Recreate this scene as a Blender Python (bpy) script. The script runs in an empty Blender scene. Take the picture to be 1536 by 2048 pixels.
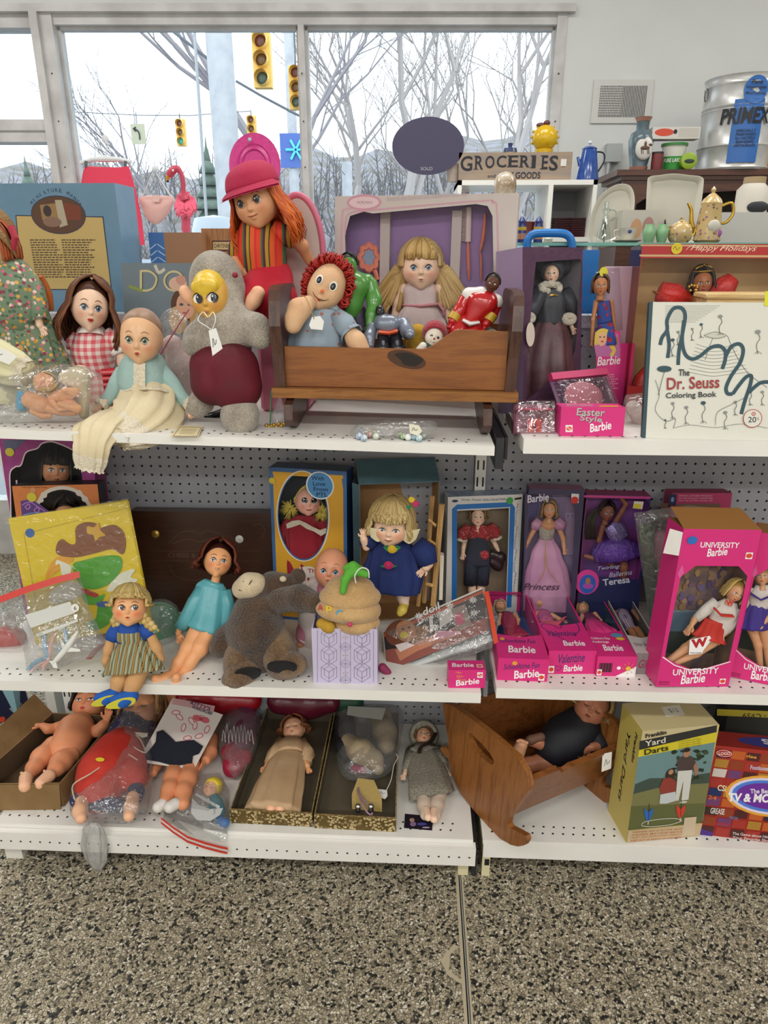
import bpy,math,random
import numpy as np
from mathutils import Vector,Matrix
from math import sin,cos,pi,radians as rad,sqrt,atan2,hypot
C=bpy.context.scene.collection
SC=bpy.context.scene
random.seed(7)
# -- camera, world, lights, exposure
F=1410.0
CAMZ,PITCH,YAW=1.49,rad(20.0),rad(2.6)
cam=bpy.data.cameras.new('camera');cam_o=bpy.data.objects.new('camera',cam);C.objects.link(cam_o)
cam.sensor_fit='VERTICAL';cam.sensor_height=36.0;cam.lens=36.0*F/2048
cam.clip_start=.05;cam.clip_end=400
cam_o.location=(0,0,CAMZ);cam_o.rotation_euler=(pi/2-PITCH,0,YAW)
SC.camera=cam_o
SC.view_settings.view_transform='Standard';SC.view_settings.look='None'
SC.view_settings.gamma=1;SC.view_settings.use_curve_mapping=0
SC.view_settings.exposure=0
wd=bpy.data.worlds.new('overcast_sky');SC.world=wd;wd.use_nodes=1
wd.node_tree.nodes['Background'].inputs[0].default_value=(.93,.97,1.0,1)
wd.node_tree.nodes['Background'].inputs[1].default_value=3.0
SC.cycles.max_bounces=7;SC.cycles.transparent_max_bounces=24
SC.cycles.diffuse_bounces=4;SC.cycles.glossy_bounces=3
SC.cycles.caustics_reflective=0;SC.cycles.caustics_refractive=0
SC.cycles.sample_clamp_indirect=6
LAMP=25.5
CEIL=3.1
FIXTURES=[(x,y)for y in(-2.7,-.6,2.1)for x in(-1.9,0.1,2.1)]  # all out of view; row nearest the window added to brighten the back wall
# -- pixels to places
def R3():return Matrix.Rotation(YAW,3,'Z')@Matrix.Rotation(pi/2-PITCH,3,'X')
_R=R3();_Ri=_R.transposed();_E=Vector((0,0,CAMZ))
def ray(px,py):return _R@Vector(((px-768)/F,-(py-1024)/F,-1.0))
def at(px,py,Y,s=0):
 d=ray(px,py);t=Y/(d.y-s*d.x);return _E+d*t
def onz(px,py,z):
 d=ray(px,py);t=(z-CAMZ)/d.z;return _E+d*t
def onpl(px,py,p0,n):
 d=ray(px,py);return _E+d*((p0-_E).dot(n)/d.dot(n))
def depth(p):return-(_Ri@(Vector(p)-_E)).z
def m_px(p):return depth(p)/F
def proj(p):
 c=_Ri@(Vector(p)-_E);return(768+F*c.x/-c.z,1024-F*c.y/-c.z)
# -- materials
def LK(n,a,b):return n.links.new(a,b)
def lin(c):
 if isinstance(c,str):
  c=c.lstrip('#');c=[int(c[i:i+2],16)/255 for i in(0,2,4)]
 return tuple(x/12.92 if x<=.04045 else((x+.055)/1.055)**2.4 for x in c[:3])
_M={}
def mat(key,col='',rough=.5,metal=0.,bump=None,var=None,emit=0,sheen=0,coat=0,spec=.5,sss=0):
 if key in _M:return _M[key]
 m=bpy.data.materials.new(key);m.use_nodes=1;nt=m.node_tree
 b=nt.nodes['Principled BSDF'];c=(*lin(col),1)
 b.inputs['Base Color'].default_value=c;b.inputs['Roughness'].default_value=rough
 b.inputs['Metallic'].default_value=metal;b.inputs['Specular IOR Level'].default_value=spec
 if sheen:b.inputs['Sheen Weight'].default_value=sheen
 if coat:b.inputs['Coat Weight'].default_value=coat;b.inputs['Coat Roughness'].default_value=.08
 if emit:b.inputs['Emission Color'].default_value=c;b.inputs['Emission Strength'].default_value=emit
 tc=None
 def coords(stretch=None):
  nonlocal tc
  tc=tc or nt.nodes.new('ShaderNodeTexCoord')
  if not stretch:return tc.outputs['Object']
  mp=nt.nodes.new('ShaderNodeMapping');mp.inputs['Scale'].default_value=stretch
  LK(nt,tc.outputs['Object'],mp.inputs[0]);return mp.outputs[0]
 if var:
  n=nt.nodes.new('ShaderNodeTexNoise');n.inputs['Scale'].default_value=var[0];n.inputs['Detail'].default_value=5
  LK(nt,coords(var[2]if len(var)>2 else None),n.inputs['Vector'])
  r=nt.nodes.new('ShaderNodeValToRGB');r.color_ramp.elements[0].position=.35;r.color_ramp.elements[1].position=.65
  r.color_ramp.elements[0].color=c;r.color_ramp.elements[1].color=(*lin(var[1]),1)
  LK(nt,n.outputs[0],r.inputs[0]);LK(nt,r.outputs[0],b.inputs['Base Color'])
 if bump:
  n=nt.nodes.new('ShaderNodeTexNoise');n.inputs['Scale'].default_value=bump[0];n.inputs['Detail'].default_value=3
  LK(nt,coords(bump[2]if len(bump)>2 else None),n.inputs['Vector'])
  bp=nt.nodes.new('ShaderNodeBump');bp.inputs['Strength'].default_value=bump[1];bp.inputs['Distance'].default_value=.004
  LK(nt,n.outputs[0],bp.inputs['Height']);LK(nt,bp.outputs[0],b.inputs['Normal'])
 _M[key]=m;return m
def c_(hexcol,rough=.5,**k):return mat('paint_'+hexcol+'_%d'%(rough*100)+''.join(sorted(k)),hexcol,rough,**k)
def clear(key,gloss=.1,rough=.08,tint='ffffff',bump=None,milk=0):
 if key in _M:return _M[key]
 m=bpy.data.materials.new(key);m.use_nodes=1;nt=m.node_tree;N=nt.nodes;N.clear();L=nt.links.new
 out=N.new('ShaderNodeOutputMaterial');tr=N.new('ShaderNodeBsdfTransparent');gl=N.new('ShaderNodeBsdfGlossy')
 tr.inputs[0].default_value=(*lin(tint),1);gl.inputs['Roughness'].default_value=rough
 mx=N.new('ShaderNodeMixShader');lw=N.new('ShaderNodeLayerWeight');lw.inputs[0].default_value=.35
 pw=N.new('ShaderNodeMath');pw.operation='POWER';pw.inputs[1].default_value=4;L(lw.outputs['Facing'],pw.inputs[0]);lw.inputs[0].default_value=.5
 ma=N.new('ShaderNodeMath');ma.operation='MULTIPLY_ADD';ma.inputs[1].default_value=.6;ma.inputs[2].default_value=gloss;ma.use_clamp=1
 L(pw.outputs[0],ma.inputs[0]);L(ma.outputs[0],mx.inputs[0])
 base=tr
 if milk:
  df=N.new('ShaderNodeBsdfDiffuse');df.inputs[0].default_value=(.9,.9,.9,1);m2=N.new('ShaderNodeMixShader')
  m2.inputs[0].default_value=milk;L(tr.outputs[0],m2.inputs[1]);L(df.outputs[0],m2.inputs[2]);base=m2
 L(base.outputs[0],mx.inputs[1]);L(gl.outputs[0],mx.inputs[2]);L(mx.outputs[0],out.inputs[0])
 if bump:
  tc=N.new('ShaderNodeTexCoord');n=N.new('ShaderNodeTexNoise');n.inputs['Scale'].default_value=bump[0];n.inputs['Distortion'].default_value=.8
  L(tc.outputs['Object'],n.inputs['Vector']);bp=N.new('ShaderNodeBump');bp.inputs['Strength'].default_value=bump[1];bp.inputs['Distance'].default_value=.01
  L(n.outputs[0],bp.inputs['Height']);L(bp.outputs[0],gl.inputs['Normal']);L(bp.outputs[0],lw.inputs['Normal'])
 _M[key]=m;return m
def ndm(key,build):
 if key in _M:return _M[key]
 m=bpy.data.materials.new(key);m.use_nodes=1;nt=m.node_tree
 tc=nt.nodes.new('ShaderNodeTexCoord');build(nt,nt.nodes['Principled BSDF'],tc);_M[key]=m;return m
def ramp(nt,fac,stops,interp='LINEAR'):
 r=nt.nodes.new('ShaderNodeValToRGB');r.color_ramp.interpolation=interp;e=r.color_ramp.elements
 while len(e)<len(stops):e.new(.5)
 for k,(p,c)in enumerate(stops):e[k].position=p;e[k].color=(*lin(c),1)
 LK(nt,fac,r.inputs[0]);return r.outputs[0]
def noise(nt,vec,scale,detail=4,stretch=None,dist=0):
 if stretch:
  mp=nt.nodes.new('ShaderNodeMapping');mp.inputs['Scale'].default_value=stretch;LK(nt,vec,mp.inputs[0]);vec=mp.outputs[0]
 n=nt.nodes.new('ShaderNodeTexNoise');n.inputs['Scale'].default_value=scale;n.inputs['Detail'].default_value=detail
 n.inputs['Distortion'].default_value=dist;LK(nt,vec,n.inputs['Vector']);return n.outputs[0]
def bumpn(nt,b,h,strength=.3,dist=.003):
 bp=nt.nodes.new('ShaderNodeBump');bp.inputs['Strength'].default_value=strength;bp.inputs['Distance'].default_value=dist
 LK(nt,h,bp.inputs['Height']);LK(nt,bp.outputs[0],b.inputs['Normal'])
def wood(key,c1,c2,axis='X',scale=1.0,rough=.35,ring=14):
 def f(nt,b,tc):
  st={'X':(1.2,ring,ring),'Z':(ring,ring,1.2),'Y':(ring,1.2,ring)}[axis]
  n=noise(nt,tc.outputs['Object'],5*scale,6,st,.6)
  n2=noise(nt,tc.outputs['Object'],40*scale,3,tuple(x*.6 for x in st))
  mx=nt.nodes.new('ShaderNodeMath');mx.operation='MULTIPLY_ADD';mx.inputs[1].default_value=.3
  LK(nt,n2,mx.inputs[0]);LK(nt,n,mx.inputs[2])
  LK(nt,ramp(nt,mx.outputs[0],[(.45,c1),(.62,c2),(.8,c1)]),b.inputs['Base Color'])
  b.inputs['Roughness'].default_value=rough;bumpn(nt,b,n2,.08,.001)
 return ndm(key,f)
def stp(key,cols,axis='X',width=.01,rough=.8,soft=0):
 def f(nt,b,tc):
  sp=nt.nodes.new('ShaderNodeSeparateXYZ');LK(nt,tc.outputs['Object'],sp.inputs[0])
  a=nt.nodes.new('ShaderNodeMath');a.operation='DIVIDE';a.inputs[1].default_value=width;LK(nt,sp.outputs['XYZ'.index(axis)],a.inputs[0])
  fr=nt.nodes.new('ShaderNodeMath');fr.operation='FRACT';LK(nt,a.outputs[0],fr.inputs[0])
  t=0;st=[]
  for s,c in cols:st.append((t,c));t+=s
  LK(nt,ramp(nt,fr.outputs[0],st,'CONSTANT'),b.inputs['Base Color']);b.inputs['Roughness'].default_value=rough
 return ndm(key,f)
def spots(key,base='',cols=(),scale=60,size=.3,rough=.8,bump=None):
 def f(nt,b,tc):
  v=nt.nodes.new('ShaderNodeTexVoronoi');v.inputs['Scale'].default_value=scale;LK(nt,tc.outputs['Object'],v.inputs['Vector'])
  lt=nt.nodes.new('ShaderNodeMath');lt.operation='LESS_THAN';lt.inputs[1].default_value=size;LK(nt,v.outputs['Distance'],lt.inputs[0])
  sp=nt.nodes.new('ShaderNodeSeparateColor');LK(nt,v.outputs['Color'],sp.inputs[0])
  k=len(cols);col=ramp(nt,sp.outputs[0],[(i/k,c)for i,c in enumerate(cols)],'CONSTANT')
  mx=nt.nodes.new('ShaderNodeMix');mx.data_type='RGBA';LK(nt,lt.outputs[0],mx.inputs[0]);mx.inputs[6].default_value=(*lin(base),1)
  LK(nt,col,mx.inputs[7]);LK(nt,mx.outputs[2],b.inputs['Base Color']);b.inputs['Roughness'].default_value=rough
 return ndm(key,f)
def fur(key,c1='',c2='',scale=220,strength=.9,stretch=None):
 def f(nt,b,tc):
  n=noise(nt,tc.outputs['Object'],scale,5,stretch,.5);n2=noise(nt,tc.outputs['Object'],18,3)
  ad=nt.nodes.new('ShaderNodeMath');ad.operation='MULTIPLY_ADD';ad.inputs[1].default_value=.6;LK(nt,n2,ad.inputs[0])
  hf=nt.nodes.new('ShaderNodeMath');hf.operation='MULTIPLY';hf.inputs[1].default_value=.5;LK(nt,n,hf.inputs[0]);LK(nt,hf.outputs[0],ad.inputs[2])
  LK(nt,ramp(nt,ad.outputs[0],[(.42,c1),(.66,c2)]),b.inputs['Base Color']);b.inputs['Roughness'].default_value=.95
  b.inputs['Sheen Weight'].default_value=.4;bumpn(nt,b,n,strength,.006)
 return ndm(key,f)
def hmt(key,c1='',c2=''):
 def f(nt,b,tc):
  g=nt.nodes.new('ShaderNodeNewGeometry')
  LK(nt,ramp(nt,g.outputs['Random Per Island'],[(0,c1),(1,c2)]),b.inputs['Base Color'])
  b.inputs['Roughness'].default_value=.42;b.inputs['Specular IOR Level'].default_value=.35
  n=noise(nt,tc.outputs['Object'],700,2,(1,1,.12));bumpn(nt,b,n,.35,.002)
 return ndm(key,f)
# -- things and parts
_S={}
def thg(name,label,cat,M=None,group=None):
 o=bpy.data.objects.new(name,None);C.objects.link(o);o.empty_display_size=.02
 if M is None:M=Matrix.Identity(4)
 elif not isinstance(M,Matrix):M=Matrix.Translation(Vector(M))
 o.matrix_world=M;_S[o.name]=M.copy()
 o['label']=label;o['category']=cat
 if group:o['group']=group
 return o
def rootM(o):
 while o.parent:o=o.parent
 return _S.get(o.name,Matrix.Identity(4))
class MB:
 def __init__(s,world=0):s.v=[];s.f=[];s.m=[];s.world=world;s.cur=0;s.mats=[]
 def use(s,m):
  if m not in s.mats:s.mats.append(m)
  s.cur=s.mats.index(m);return s
 def add(s,vs,fs,M=None):
  n=len(s.v)
  s.v+=[tuple(M@Vector(v))for v in vs]if M is not None else[tuple(v)for v in vs]
  s.f+=[tuple(i+n for i in f)for f in fs];s.m+=[s.cur]*len(fs);return s
 def box(s,lo,hi,M=None,bev=0):
  (a,b,c),(d,e,f)=lo,hi
  if bev:return s.rbox(lo,hi,bev,M)
  return s.add([(a,b,c),(d,b,c),(d,e,c),(a,e,c),(a,b,f),(d,b,f),(d,e,f),(a,e,f)],[(3,2,1,0),(4,5,6,7),(0,1,5,4),(1,2,6,5),(2,3,7,6),(3,0,4,7)],M)
 def rbox(s,lo,hi,r,M=None):
  lo,hi=Vector(lo),Vector(hi);r=min(r,*[(hi[i]-lo[i])*.49 for i in range(3)]);vs=[];idx={}
  for x in(0,1):
   for y in(0,1):
    for z in(0,1):
     c=[(lo,hi)[q][i]for i,q in enumerate((x,y,z))];sg=[1-2*q for q in(x,y,z)]
     for ax in range(3):
      p=[c[i]+(0 if i==ax else sg[i]*r)for i in range(3)];idx[x,y,z,ax]=len(vs);vs.append(p)
  fs=[]
  for ax in range(3):
   o1,o2=[(1,2),(2,0),(0,1)][ax]
   for q in(0,1):
    ring=[]
    for u,w in((0,0),(1,0),(1,1),(0,1)):
     k=[0,0,0];k[ax]=q;k[o1]=u;k[o2]=w;ring.append(idx[(*k,ax)])
    fs.append(ring if q else ring[::-1])
  for ax in range(3):
   o1,o2=[(1,2),(2,0),(0,1)][ax]
   for u in(0,1):
    for w in(0,1):
     k0=[0,0,0];k0[o1]=u;k0[o2]=w;k1=list(k0);k1[ax]=1
     q=[idx[(*k0,o1)],idx[(*k1,o1)],idx[(*k1,o2)],idx[(*k0,o2)]]
     fs.append(q if u!=w else q[::-1])
  for x in(0,1):
   for y in(0,1):
    for z in(0,1):
     t=[idx[x,y,z,a]for a in range(3)];fs.append(t if(x+y+z)%2==1 else t[::-1])
  return s.add(vs,fs,M)
 def tube(s,pts,rr,n=8,cap=1,flat=1.0,up=None,closed=0):
  pts=[Vector(p)for p in pts];k=len(pts)
  if not hasattr(rr,'__len__'):rr=[rr]*k
  vs=[];ref=Vector(up)if up else None;fs=[];X=None
  for i,p in enumerate(pts):
   if closed:t=pts[(i+1)%k]-pts[i-1]
   else:t=pts[min(i+1,k-1)]-pts[max(i-1,0)]
   t=t.normalized()if t.length>1e-9 else Vector((0,0,1))
   if ref is not None:X=ref.cross(t)
   elif X is None:X=Vector((0,0,1)).cross(t)if abs(t.z)<.9 else Vector((1,0,0)).cross(t)
   else:X=X-t*X.dot(t)
   X=X.normalized()if X.length>1e-9 else Vector((1,0,0));Yv=t.cross(X)
   for j in range(n):
    a=2*pi*j/n;vs.append(p+X*(cos(a)*rr[i])+Yv*(sin(a)*rr[i]*flat))
  for i in range(k if closed else k-1):
   for j in range(n):
    a,b=i*n+j,i*n+(j+1)%n;c,d=((i+1)%k)*n+(j+1)%n,((i+1)%k)*n+j
    fs.append((a,b,c,d))
  if cap and not closed:fs.append(tuple(range(n))[::-1]);fs.append(tuple(range((k-1)*n,k*n)))
  return s.add(vs,fs)
 def lathe(s,prof,M=None,n=28,sx=1,sy=1,cap=1):
  vs=[];fs=[]
  for r,z in prof:
   for j in range(n):a=2*pi*j/n;vs.append((r*cos(a)*sx,r*sin(a)*sy,z))
  for i in range(len(prof)-1):
   for j in range(n):fs.append((i*n+j,i*n+(j+1)%n,(i+1)*n+(j+1)%n,(i+1)*n+j))
  if cap:fs.append(tuple(range(n))[::-1]);fs.append(tuple(range((len(prof)-1)*n,len(prof)*n)))
  return s.add(vs,fs,M)
 def ball(s,c,r,n=14,M=None):
  rx,ry,rz=r if hasattr(r,'__len__')else(r,r,r);m=n//2+2
  prof=[(max(1e-5,sin(pi*i/(m-1))),-cos(pi*i/(m-1)))for i in range(m)]
  T=Matrix.Translation(Vector(c))@Matrix.Diagonal((rx,ry,rz,1))
  return s.lathe(prof,(M@T)if M is not None else T,n,cap=0)
 def poly(s,pts,thick,axis_out,M=None):
  k=len(pts);o=Vector(axis_out)*thick;vs=[Vector(p)for p in pts]+[Vector(p)+o for p in pts]
  return s.add(vs,[tuple(range(k))[::-1],tuple(range(k,2*k))]+[(i,(i+1)%k,k+(i+1)%k,k+i)for i in range(k)],M)
 def loft(s,rings,cap=1):
  n=len(rings[0]);vs=[p for r in rings for p in r];fs=[]
  for i in range(len(rings)-1):
   for j in range(n):fs.append((i*n+j,i*n+(j+1)%n,(i+1)*n+(j+1)%n,(i+1)*n+j))
  if cap:fs.append(tuple(range(n))[::-1]);fs.append(tuple(range((len(rings)-1)*n,len(rings)*n)))
  return s.add(vs,fs)
 def sheet(s,grid):
  n=len(grid[0]);vs=[p for r in grid for p in r]
  return s.add(vs,[(i*n+j,i*n+j+1,(i+1)*n+j+1,(i+1)*n+j)for i in range(len(grid)-1)for j in range(n-1)])
 def obj(s,name,parent=None,m=None,smt=1,kind=None,label=None,cat=None,group=None,sharp=40):
  me=bpy.data.meshes.new(name);vs=s.v
  if parent is not None and s.world:
   Mi=rootM(parent).inverted();vs=[tuple(Mi@Vector(v))for v in vs]
  me.from_pydata(vs,[],s.f);me.validate();me.update()
  mats=s.mats or[m]
  for q in mats:me.materials.append(q)
  if len(mats)>1 and len(me.polygons)==len(s.m):me.polygons.foreach_set('material_index',s.m)
  if smt:
   me.polygons.foreach_set('use_smooth',[1]*len(me.polygons))
   if sharp:me.set_sharp_from_angle(angle=rad(sharp))
  o=bpy.data.objects.new(name,me);C.objects.link(o)
  if parent is not None:o.parent=parent
  if kind:o['kind']=kind
  if label:o['label']=label
  if cat:o['category']=cat
  if group:o['group']=group
  return o
def frM(o,x,y,z):
 M=Matrix.Identity(4)
 for i,c in enumerate((x,y,z,o)):
  for r in range(3):M[r][i]=c[r]
 return M
# -- lettering and printed art
_T={}
def text2d(sx,bold=0,shear=0,space=1.0):
 k=(sx,bold,shear,space)
 if k not in _T:
  cu=bpy.data.curves.new('lettering','FONT');cu.body=sx;cu.size=1;cu.offset=bold;cu.shear=shear;cu.space_character=space
  cu.fill_mode='FRONT';cu.resolution_u=3;cu.align_x='LEFT'
  ob=bpy.data.objects.new('lettering',cu);me=ob.to_mesh()
  vs=[(v.co.x,v.co.y)for v in me.vertices];fs=[tuple(p.vertices)for p in me.polygons];ob.to_mesh_clear()
  bpy.data.objects.remove(ob);bpy.data.curves.remove(cu)
  x0=min(v[0]for v in vs);x1=max(v[0]for v in vs);y0=min(v[1]for v in vs);y1=max(v[1]for v in vs)
  _T[k]=([((x-x0)/(x1-x0),(y-y0)/(y1-y0))for x,y in vs],fs)
 return _T[k]
class Art:
 def __init__(s,M,w,h):s.M=M;s.w=w;s.h=h;s.mb=MB();s.lift=.0003
 def _p(s,pts):return[s.M@Vector((x*s.w,y*s.h,s.lift))for x,y in pts]
 def poly(s,pts,m):
  s.lift+=.00003;s.mb.use(m).add(s._p(pts),[tuple(range(len(pts)))]);return s
 def rect(s,x,y,w,h,m):return s.poly([(x,y),(x+w,y),(x+w,y+h),(x,y+h)],m)
 def rrect(s,x,y,w,h,r,m):
  ar=s.w/s.h;pts=[]
  for cx,cy,a0 in((x+w-r,y+h-r*ar,0),(x+r,y+h-r*ar,90),(x+r,y+r*ar,180),(x+w-r,y+r*ar,270)):
   for k in range(6):a=rad(a0+18*k);pts.append((cx+r*cos(a),cy+r*ar*sin(a)))
  return s.poly(pts,m)
 def ell(s,cx,cy,rx,ry,m,n=28):return s.poly([(cx+rx*cos(2*pi*k/n),cy+ry*sin(2*pi*k/n))for k in range(n)],m)
 def dot(s,cx,cy,r,m):return s.ell(cx,cy,r,r*s.w/s.h,m)
 def line(s,pts,wd,m,taper=0):
  s.lift+=.00003;ar=s.w/s.h;L=[];Rr=[];k=len(pts)
  for i,(x,y)in enumerate(pts):
   a=pts[max(i-1,0)];b=pts[min(i+1,k-1)];dx=b[0]-a[0];dy=(b[1]-a[1])/ar;l=hypot(dx,dy)or 1
   q=wd/2*(1 if not taper else max(.15,sin(pi*(i+.5)/k)))
   L.append((x-dy/l*q,y+dx/l*q*ar));Rr.append((x+dy/l*q,y-dx/l*q*ar))
  n=len(L);s.mb.use(m).add(s._p(L+Rr),[(i,n+i,n+i+1,i+1)for i in range(n-1)]);return s
 def curve(s,pts,wd,m,per=8):
  out=[];k=len(pts)
  for i in range(k-1):
   p0,p1,p2,p3=(pts[max(i-1,0)],pts[i],pts[i+1],pts[min(i+2,k-1)])
   for q in range(per):
    t=q/per
    out.append(tuple(.5*(2*p1[j]+(p2[j]-p0[j])*t+(2*p0[j]-5*p1[j]+4*p2[j]-p3[j])*t*t+(3*p1[j]-p0[j]-3*p2[j]+p3[j])*t**3)for j in(0,1)))
  return s.line(out+[pts[-1]],wd,m)
 def text(s,tx,x,y,w,h,m,bold=0,shear=0,rot=0,arc=0,space=1.0):
  s.lift+=.00003;vs,fs=text2d(tx,bold,shear,space);ar=s.w/s.h;P=[]
  for a,b in vs:
   dx,dy=a*w,b*h+arc*(1-(2*a-1)**2)
   if rot:c,n=cos(rad(rot)),sin(rad(rot));dx,dy=dx*c-dy/ar*n,(dx*n+dy/ar*c)*ar
   P.append((x+dx,y+dy))
  s.mb.use(m).add(s._p(P),fs);return s
 def lines(s,x,y,w,h,n,m,seed=1,fill=.55):
  rg=random.Random(seed);s.lift+=.00003;s.mb.use(m)
  for k in range(n):
   yy=y+h*(1-(k+1)/n);xx=x
   end=x+w*rg.uniform(.7,1)
   while xx<end:
    ww=w*rg.uniform(.05,.13);q=s._p([(xx,yy),(min(xx+ww,end),yy),(min(xx+ww,end),yy+h/n*fill),(xx,yy+h/n*fill)]);s.mb.add(q,[(0,1,2,3)]);xx+=ww+w*.025
  return s
 def done(s,name,parent):return s.mb.obj(name,parent,smt=0)
def sticker(parent,M,w,h,cx,cy,r,col,scrawl=1,name='price_sticker'):
 a=Art(M,w,h);a.lift=.004;a.dot(cx,cy,r,c_(col,.6))
 if scrawl:a.curve([(cx-r*.5,cy),(cx-r*.2,cy+r*.4),(cx,cy-r*.3),(cx+r*.4,cy+r*.3)],r*.12,c_('4a4a30',.8),4)
 return a.done(name,parent)
# -- sculpting: smooth unions meshed with surface nets
class Scu:
 def __init__(s):s.p=[]
 def ell(s,c,r,k=.3,rot=None,cut=0):
  r=np.array(r if hasattr(r,'__len__')else(r,r,r),float);c=np.array(c,float)
  Rm=None if rot is None else np.array(rot.to_3x3().transposed()if hasattr(rot,'to_3x3')else rot.transposed())
  mn=r.min();big=r.max()
  def f(P):
   q=P-c
   if Rm is not None:q=q@Rm.T
   l=np.sqrt(((q/r)**2).sum(-1));g=np.sqrt(((q/r**2)**2).sum(-1))+1e-9
   return np.where(l<.3,(l-1)*mn,l*(l-1)/g)
  s.p.append((f,c-big,c+big,k*mn,cut));return s
 def cap(s,a,b,ra,rb=None,k=.6):
  a,b=np.array(a,float),np.array(b,float);rb=ra if rb is None else rb;d=b-a;dd=float(d@d)+1e-12
  def f(P):
   t=np.clip(((P-a)@d)/dd,0,1);q=P-a-t[...,None]*d
   return np.sqrt((q**2).sum(-1))-(ra+(rb-ra)*t)
  m=max(ra,rb);s.p.append((f,np.minimum(a,b)-m,np.maximum(a,b)+m,k*min(ra,rb),0));return s
 def chain(s,pts,rr,k=.6):
  for i in range(len(pts)-1):s.cap(pts[i],pts[i+1],rr[i],rr[i+1],k)
  return s
 def cp(s,P,L,k=.6):a,b=P.pts(L);return s.chain(a,b,k)
 def plane(s,p,n,k=.002):
  p,n=np.array(p,float),np.array(Vector(n).normalized(),float)
  s.p.append((lambda P:-((P-p)@n),None,None,k,1));return s
 def val(s,P):
  D=None
  for f,lo,hi,k,cut in s.p:
   d=f(P)
   if cut:
    if D is None:continue
    h=np.clip(.5-.5*(D+d)/k,0,1);D=D+(-d-D)*h+k*h*(1-h)
   elif D is None:D=d
   else:h=np.clip(.5+.5*(D-d)/k,0,1);D=D+(d-D)*h-k*h*(1-h)
  return D
 def mesh(s,res,maxn=2.2e6):
  ex=2.5*res+.3*max(q[3]for q in s.p if not q[4]);lo=np.min([q[1]for q in s.p if q[1]is not None and not q[4]],0)-ex;hi=np.max([q[2]for q in s.p if q[2]is not None and not q[4]],0)+ex
  vol=np.prod((hi-lo)/res)
  if vol>maxn:res*=(vol/maxn)**(1/3)
  n=np.maximum(4,np.ceil((hi-lo)/res).astype(int)+1)
  ax=[lo[i]+np.arange(n[i])*res for i in range(3)];D=np.full(tuple(n),1e3)
  for f,plo,phi,k,cut in s.p:
   if plo is None:sl=tuple(slice(0,n[i])for i in range(3))
   else:
    pad=k*1.2+2*res;i0=np.clip(np.floor((plo-pad-lo)/res).astype(int),0,n-1);i1=np.clip(np.ceil((phi+pad-lo)/res).astype(int)+1,1,n)
    sl=tuple(slice(i0[i],i1[i])for i in range(3))
    if any(q.stop<=q.start for q in sl):continue
   G=np.stack(np.meshgrid(*[ax[i][sl[i]]for i in range(3)],indexing='ij'),-1);d=f(G);A=D[sl]
   if cut:h=np.clip(.5-.5*(A+d)/k,0,1);D[sl]=A+(-d-A)*h+k*h*(1-h)
   else:h=np.clip(.5+.5*(A-d)/k,0,1);D[sl]=np.where(A>500,d,A+(d-A)*h-k*h*(1-h))
  return nets(D,lo,res)
 def obj(s,name,parent,m,res=.002,world=1,**kw):
  V,Fc=s.mesh(res);mb=MB(world);mb.v=[tuple(v)for v in V];mb.f=[tuple(f)for f in Fc];mb.m=[0]*len(mb.f)
  return mb.obj(name,parent,m,sharp=0,**kw)
def nets(D,lo,res):
 S=D<0;n=np.array(D.shape)-1
 cnt=np.zeros(tuple(n),np.int8)
 for a in(0,1):
  for b in(0,1):
   for c in(0,1):cnt+=S[a:n[0]+a,b:n[1]+b,c:n[2]+c]
 I=np.argwhere((cnt>0)&(cnt<8));acc=np.zeros((len(I),3));num=np.zeros(len(I))
 cs=[(a,b,c)for a in(0,1)for b in(0,1)for c in(0,1)]
 for a in cs:
  for b in cs:
   if sum(b)-sum(a)==1 and all(y>=x for x,y in zip(a,b)):
    da=D[I[:,0]+a[0],I[:,1]+a[1],I[:,2]+a[2]];db=D[I[:,0]+b[0],I[:,1]+b[1],I[:,2]+b[2]]
    x=(da<0)!=(db<0);t=np.where(x,da/np.where(x,da-db,1),0)
    acc+=x[:,None]*(np.array(a)+t[:,None]*(np.array(b)-np.array(a)));num+=x
 V=lo+(I+acc/np.maximum(num,1)[:,None])*res
 idx=np.full(tuple(n),-1,int);idx[I[:,0],I[:,1],I[:,2]]=np.arange(len(I));out=[]
 for axn in range(3):
  u,w=(axn+1)%3,(axn+2)%3
  A=np.swapaxes(S,0,axn)if axn else S
  sa=np.take(S,range(0,n[axn]),axn);sb=np.take(S,range(1,n[axn]+1),axn)
  E=np.argwhere(sa!=sb);E=E[(E[:,u]>0)&(E[:,w]>0)&(E[:,u]<n[u])&(E[:,w]<n[w])]
  if not len(E):continue
  q=[]
  for du,dw in((1,1),(0,1),(0,0),(1,0)):
   K=E.copy();K[:,u]-=du;K[:,w]-=dw;q.append(idx[K[:,0],K[:,1],K[:,2]])
  q=np.stack(q,1);fl=sa[E[:,0],E[:,1],E[:,2]];q[~fl]=q[~fl][:,::-1];out.append(q[(q>=0).all(1)])
 return V,(np.concatenate(out)if out else np.zeros((0,4),int))
def WU(m):return MB(1).use(m)
def LU(m):return MB().use(m)
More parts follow.
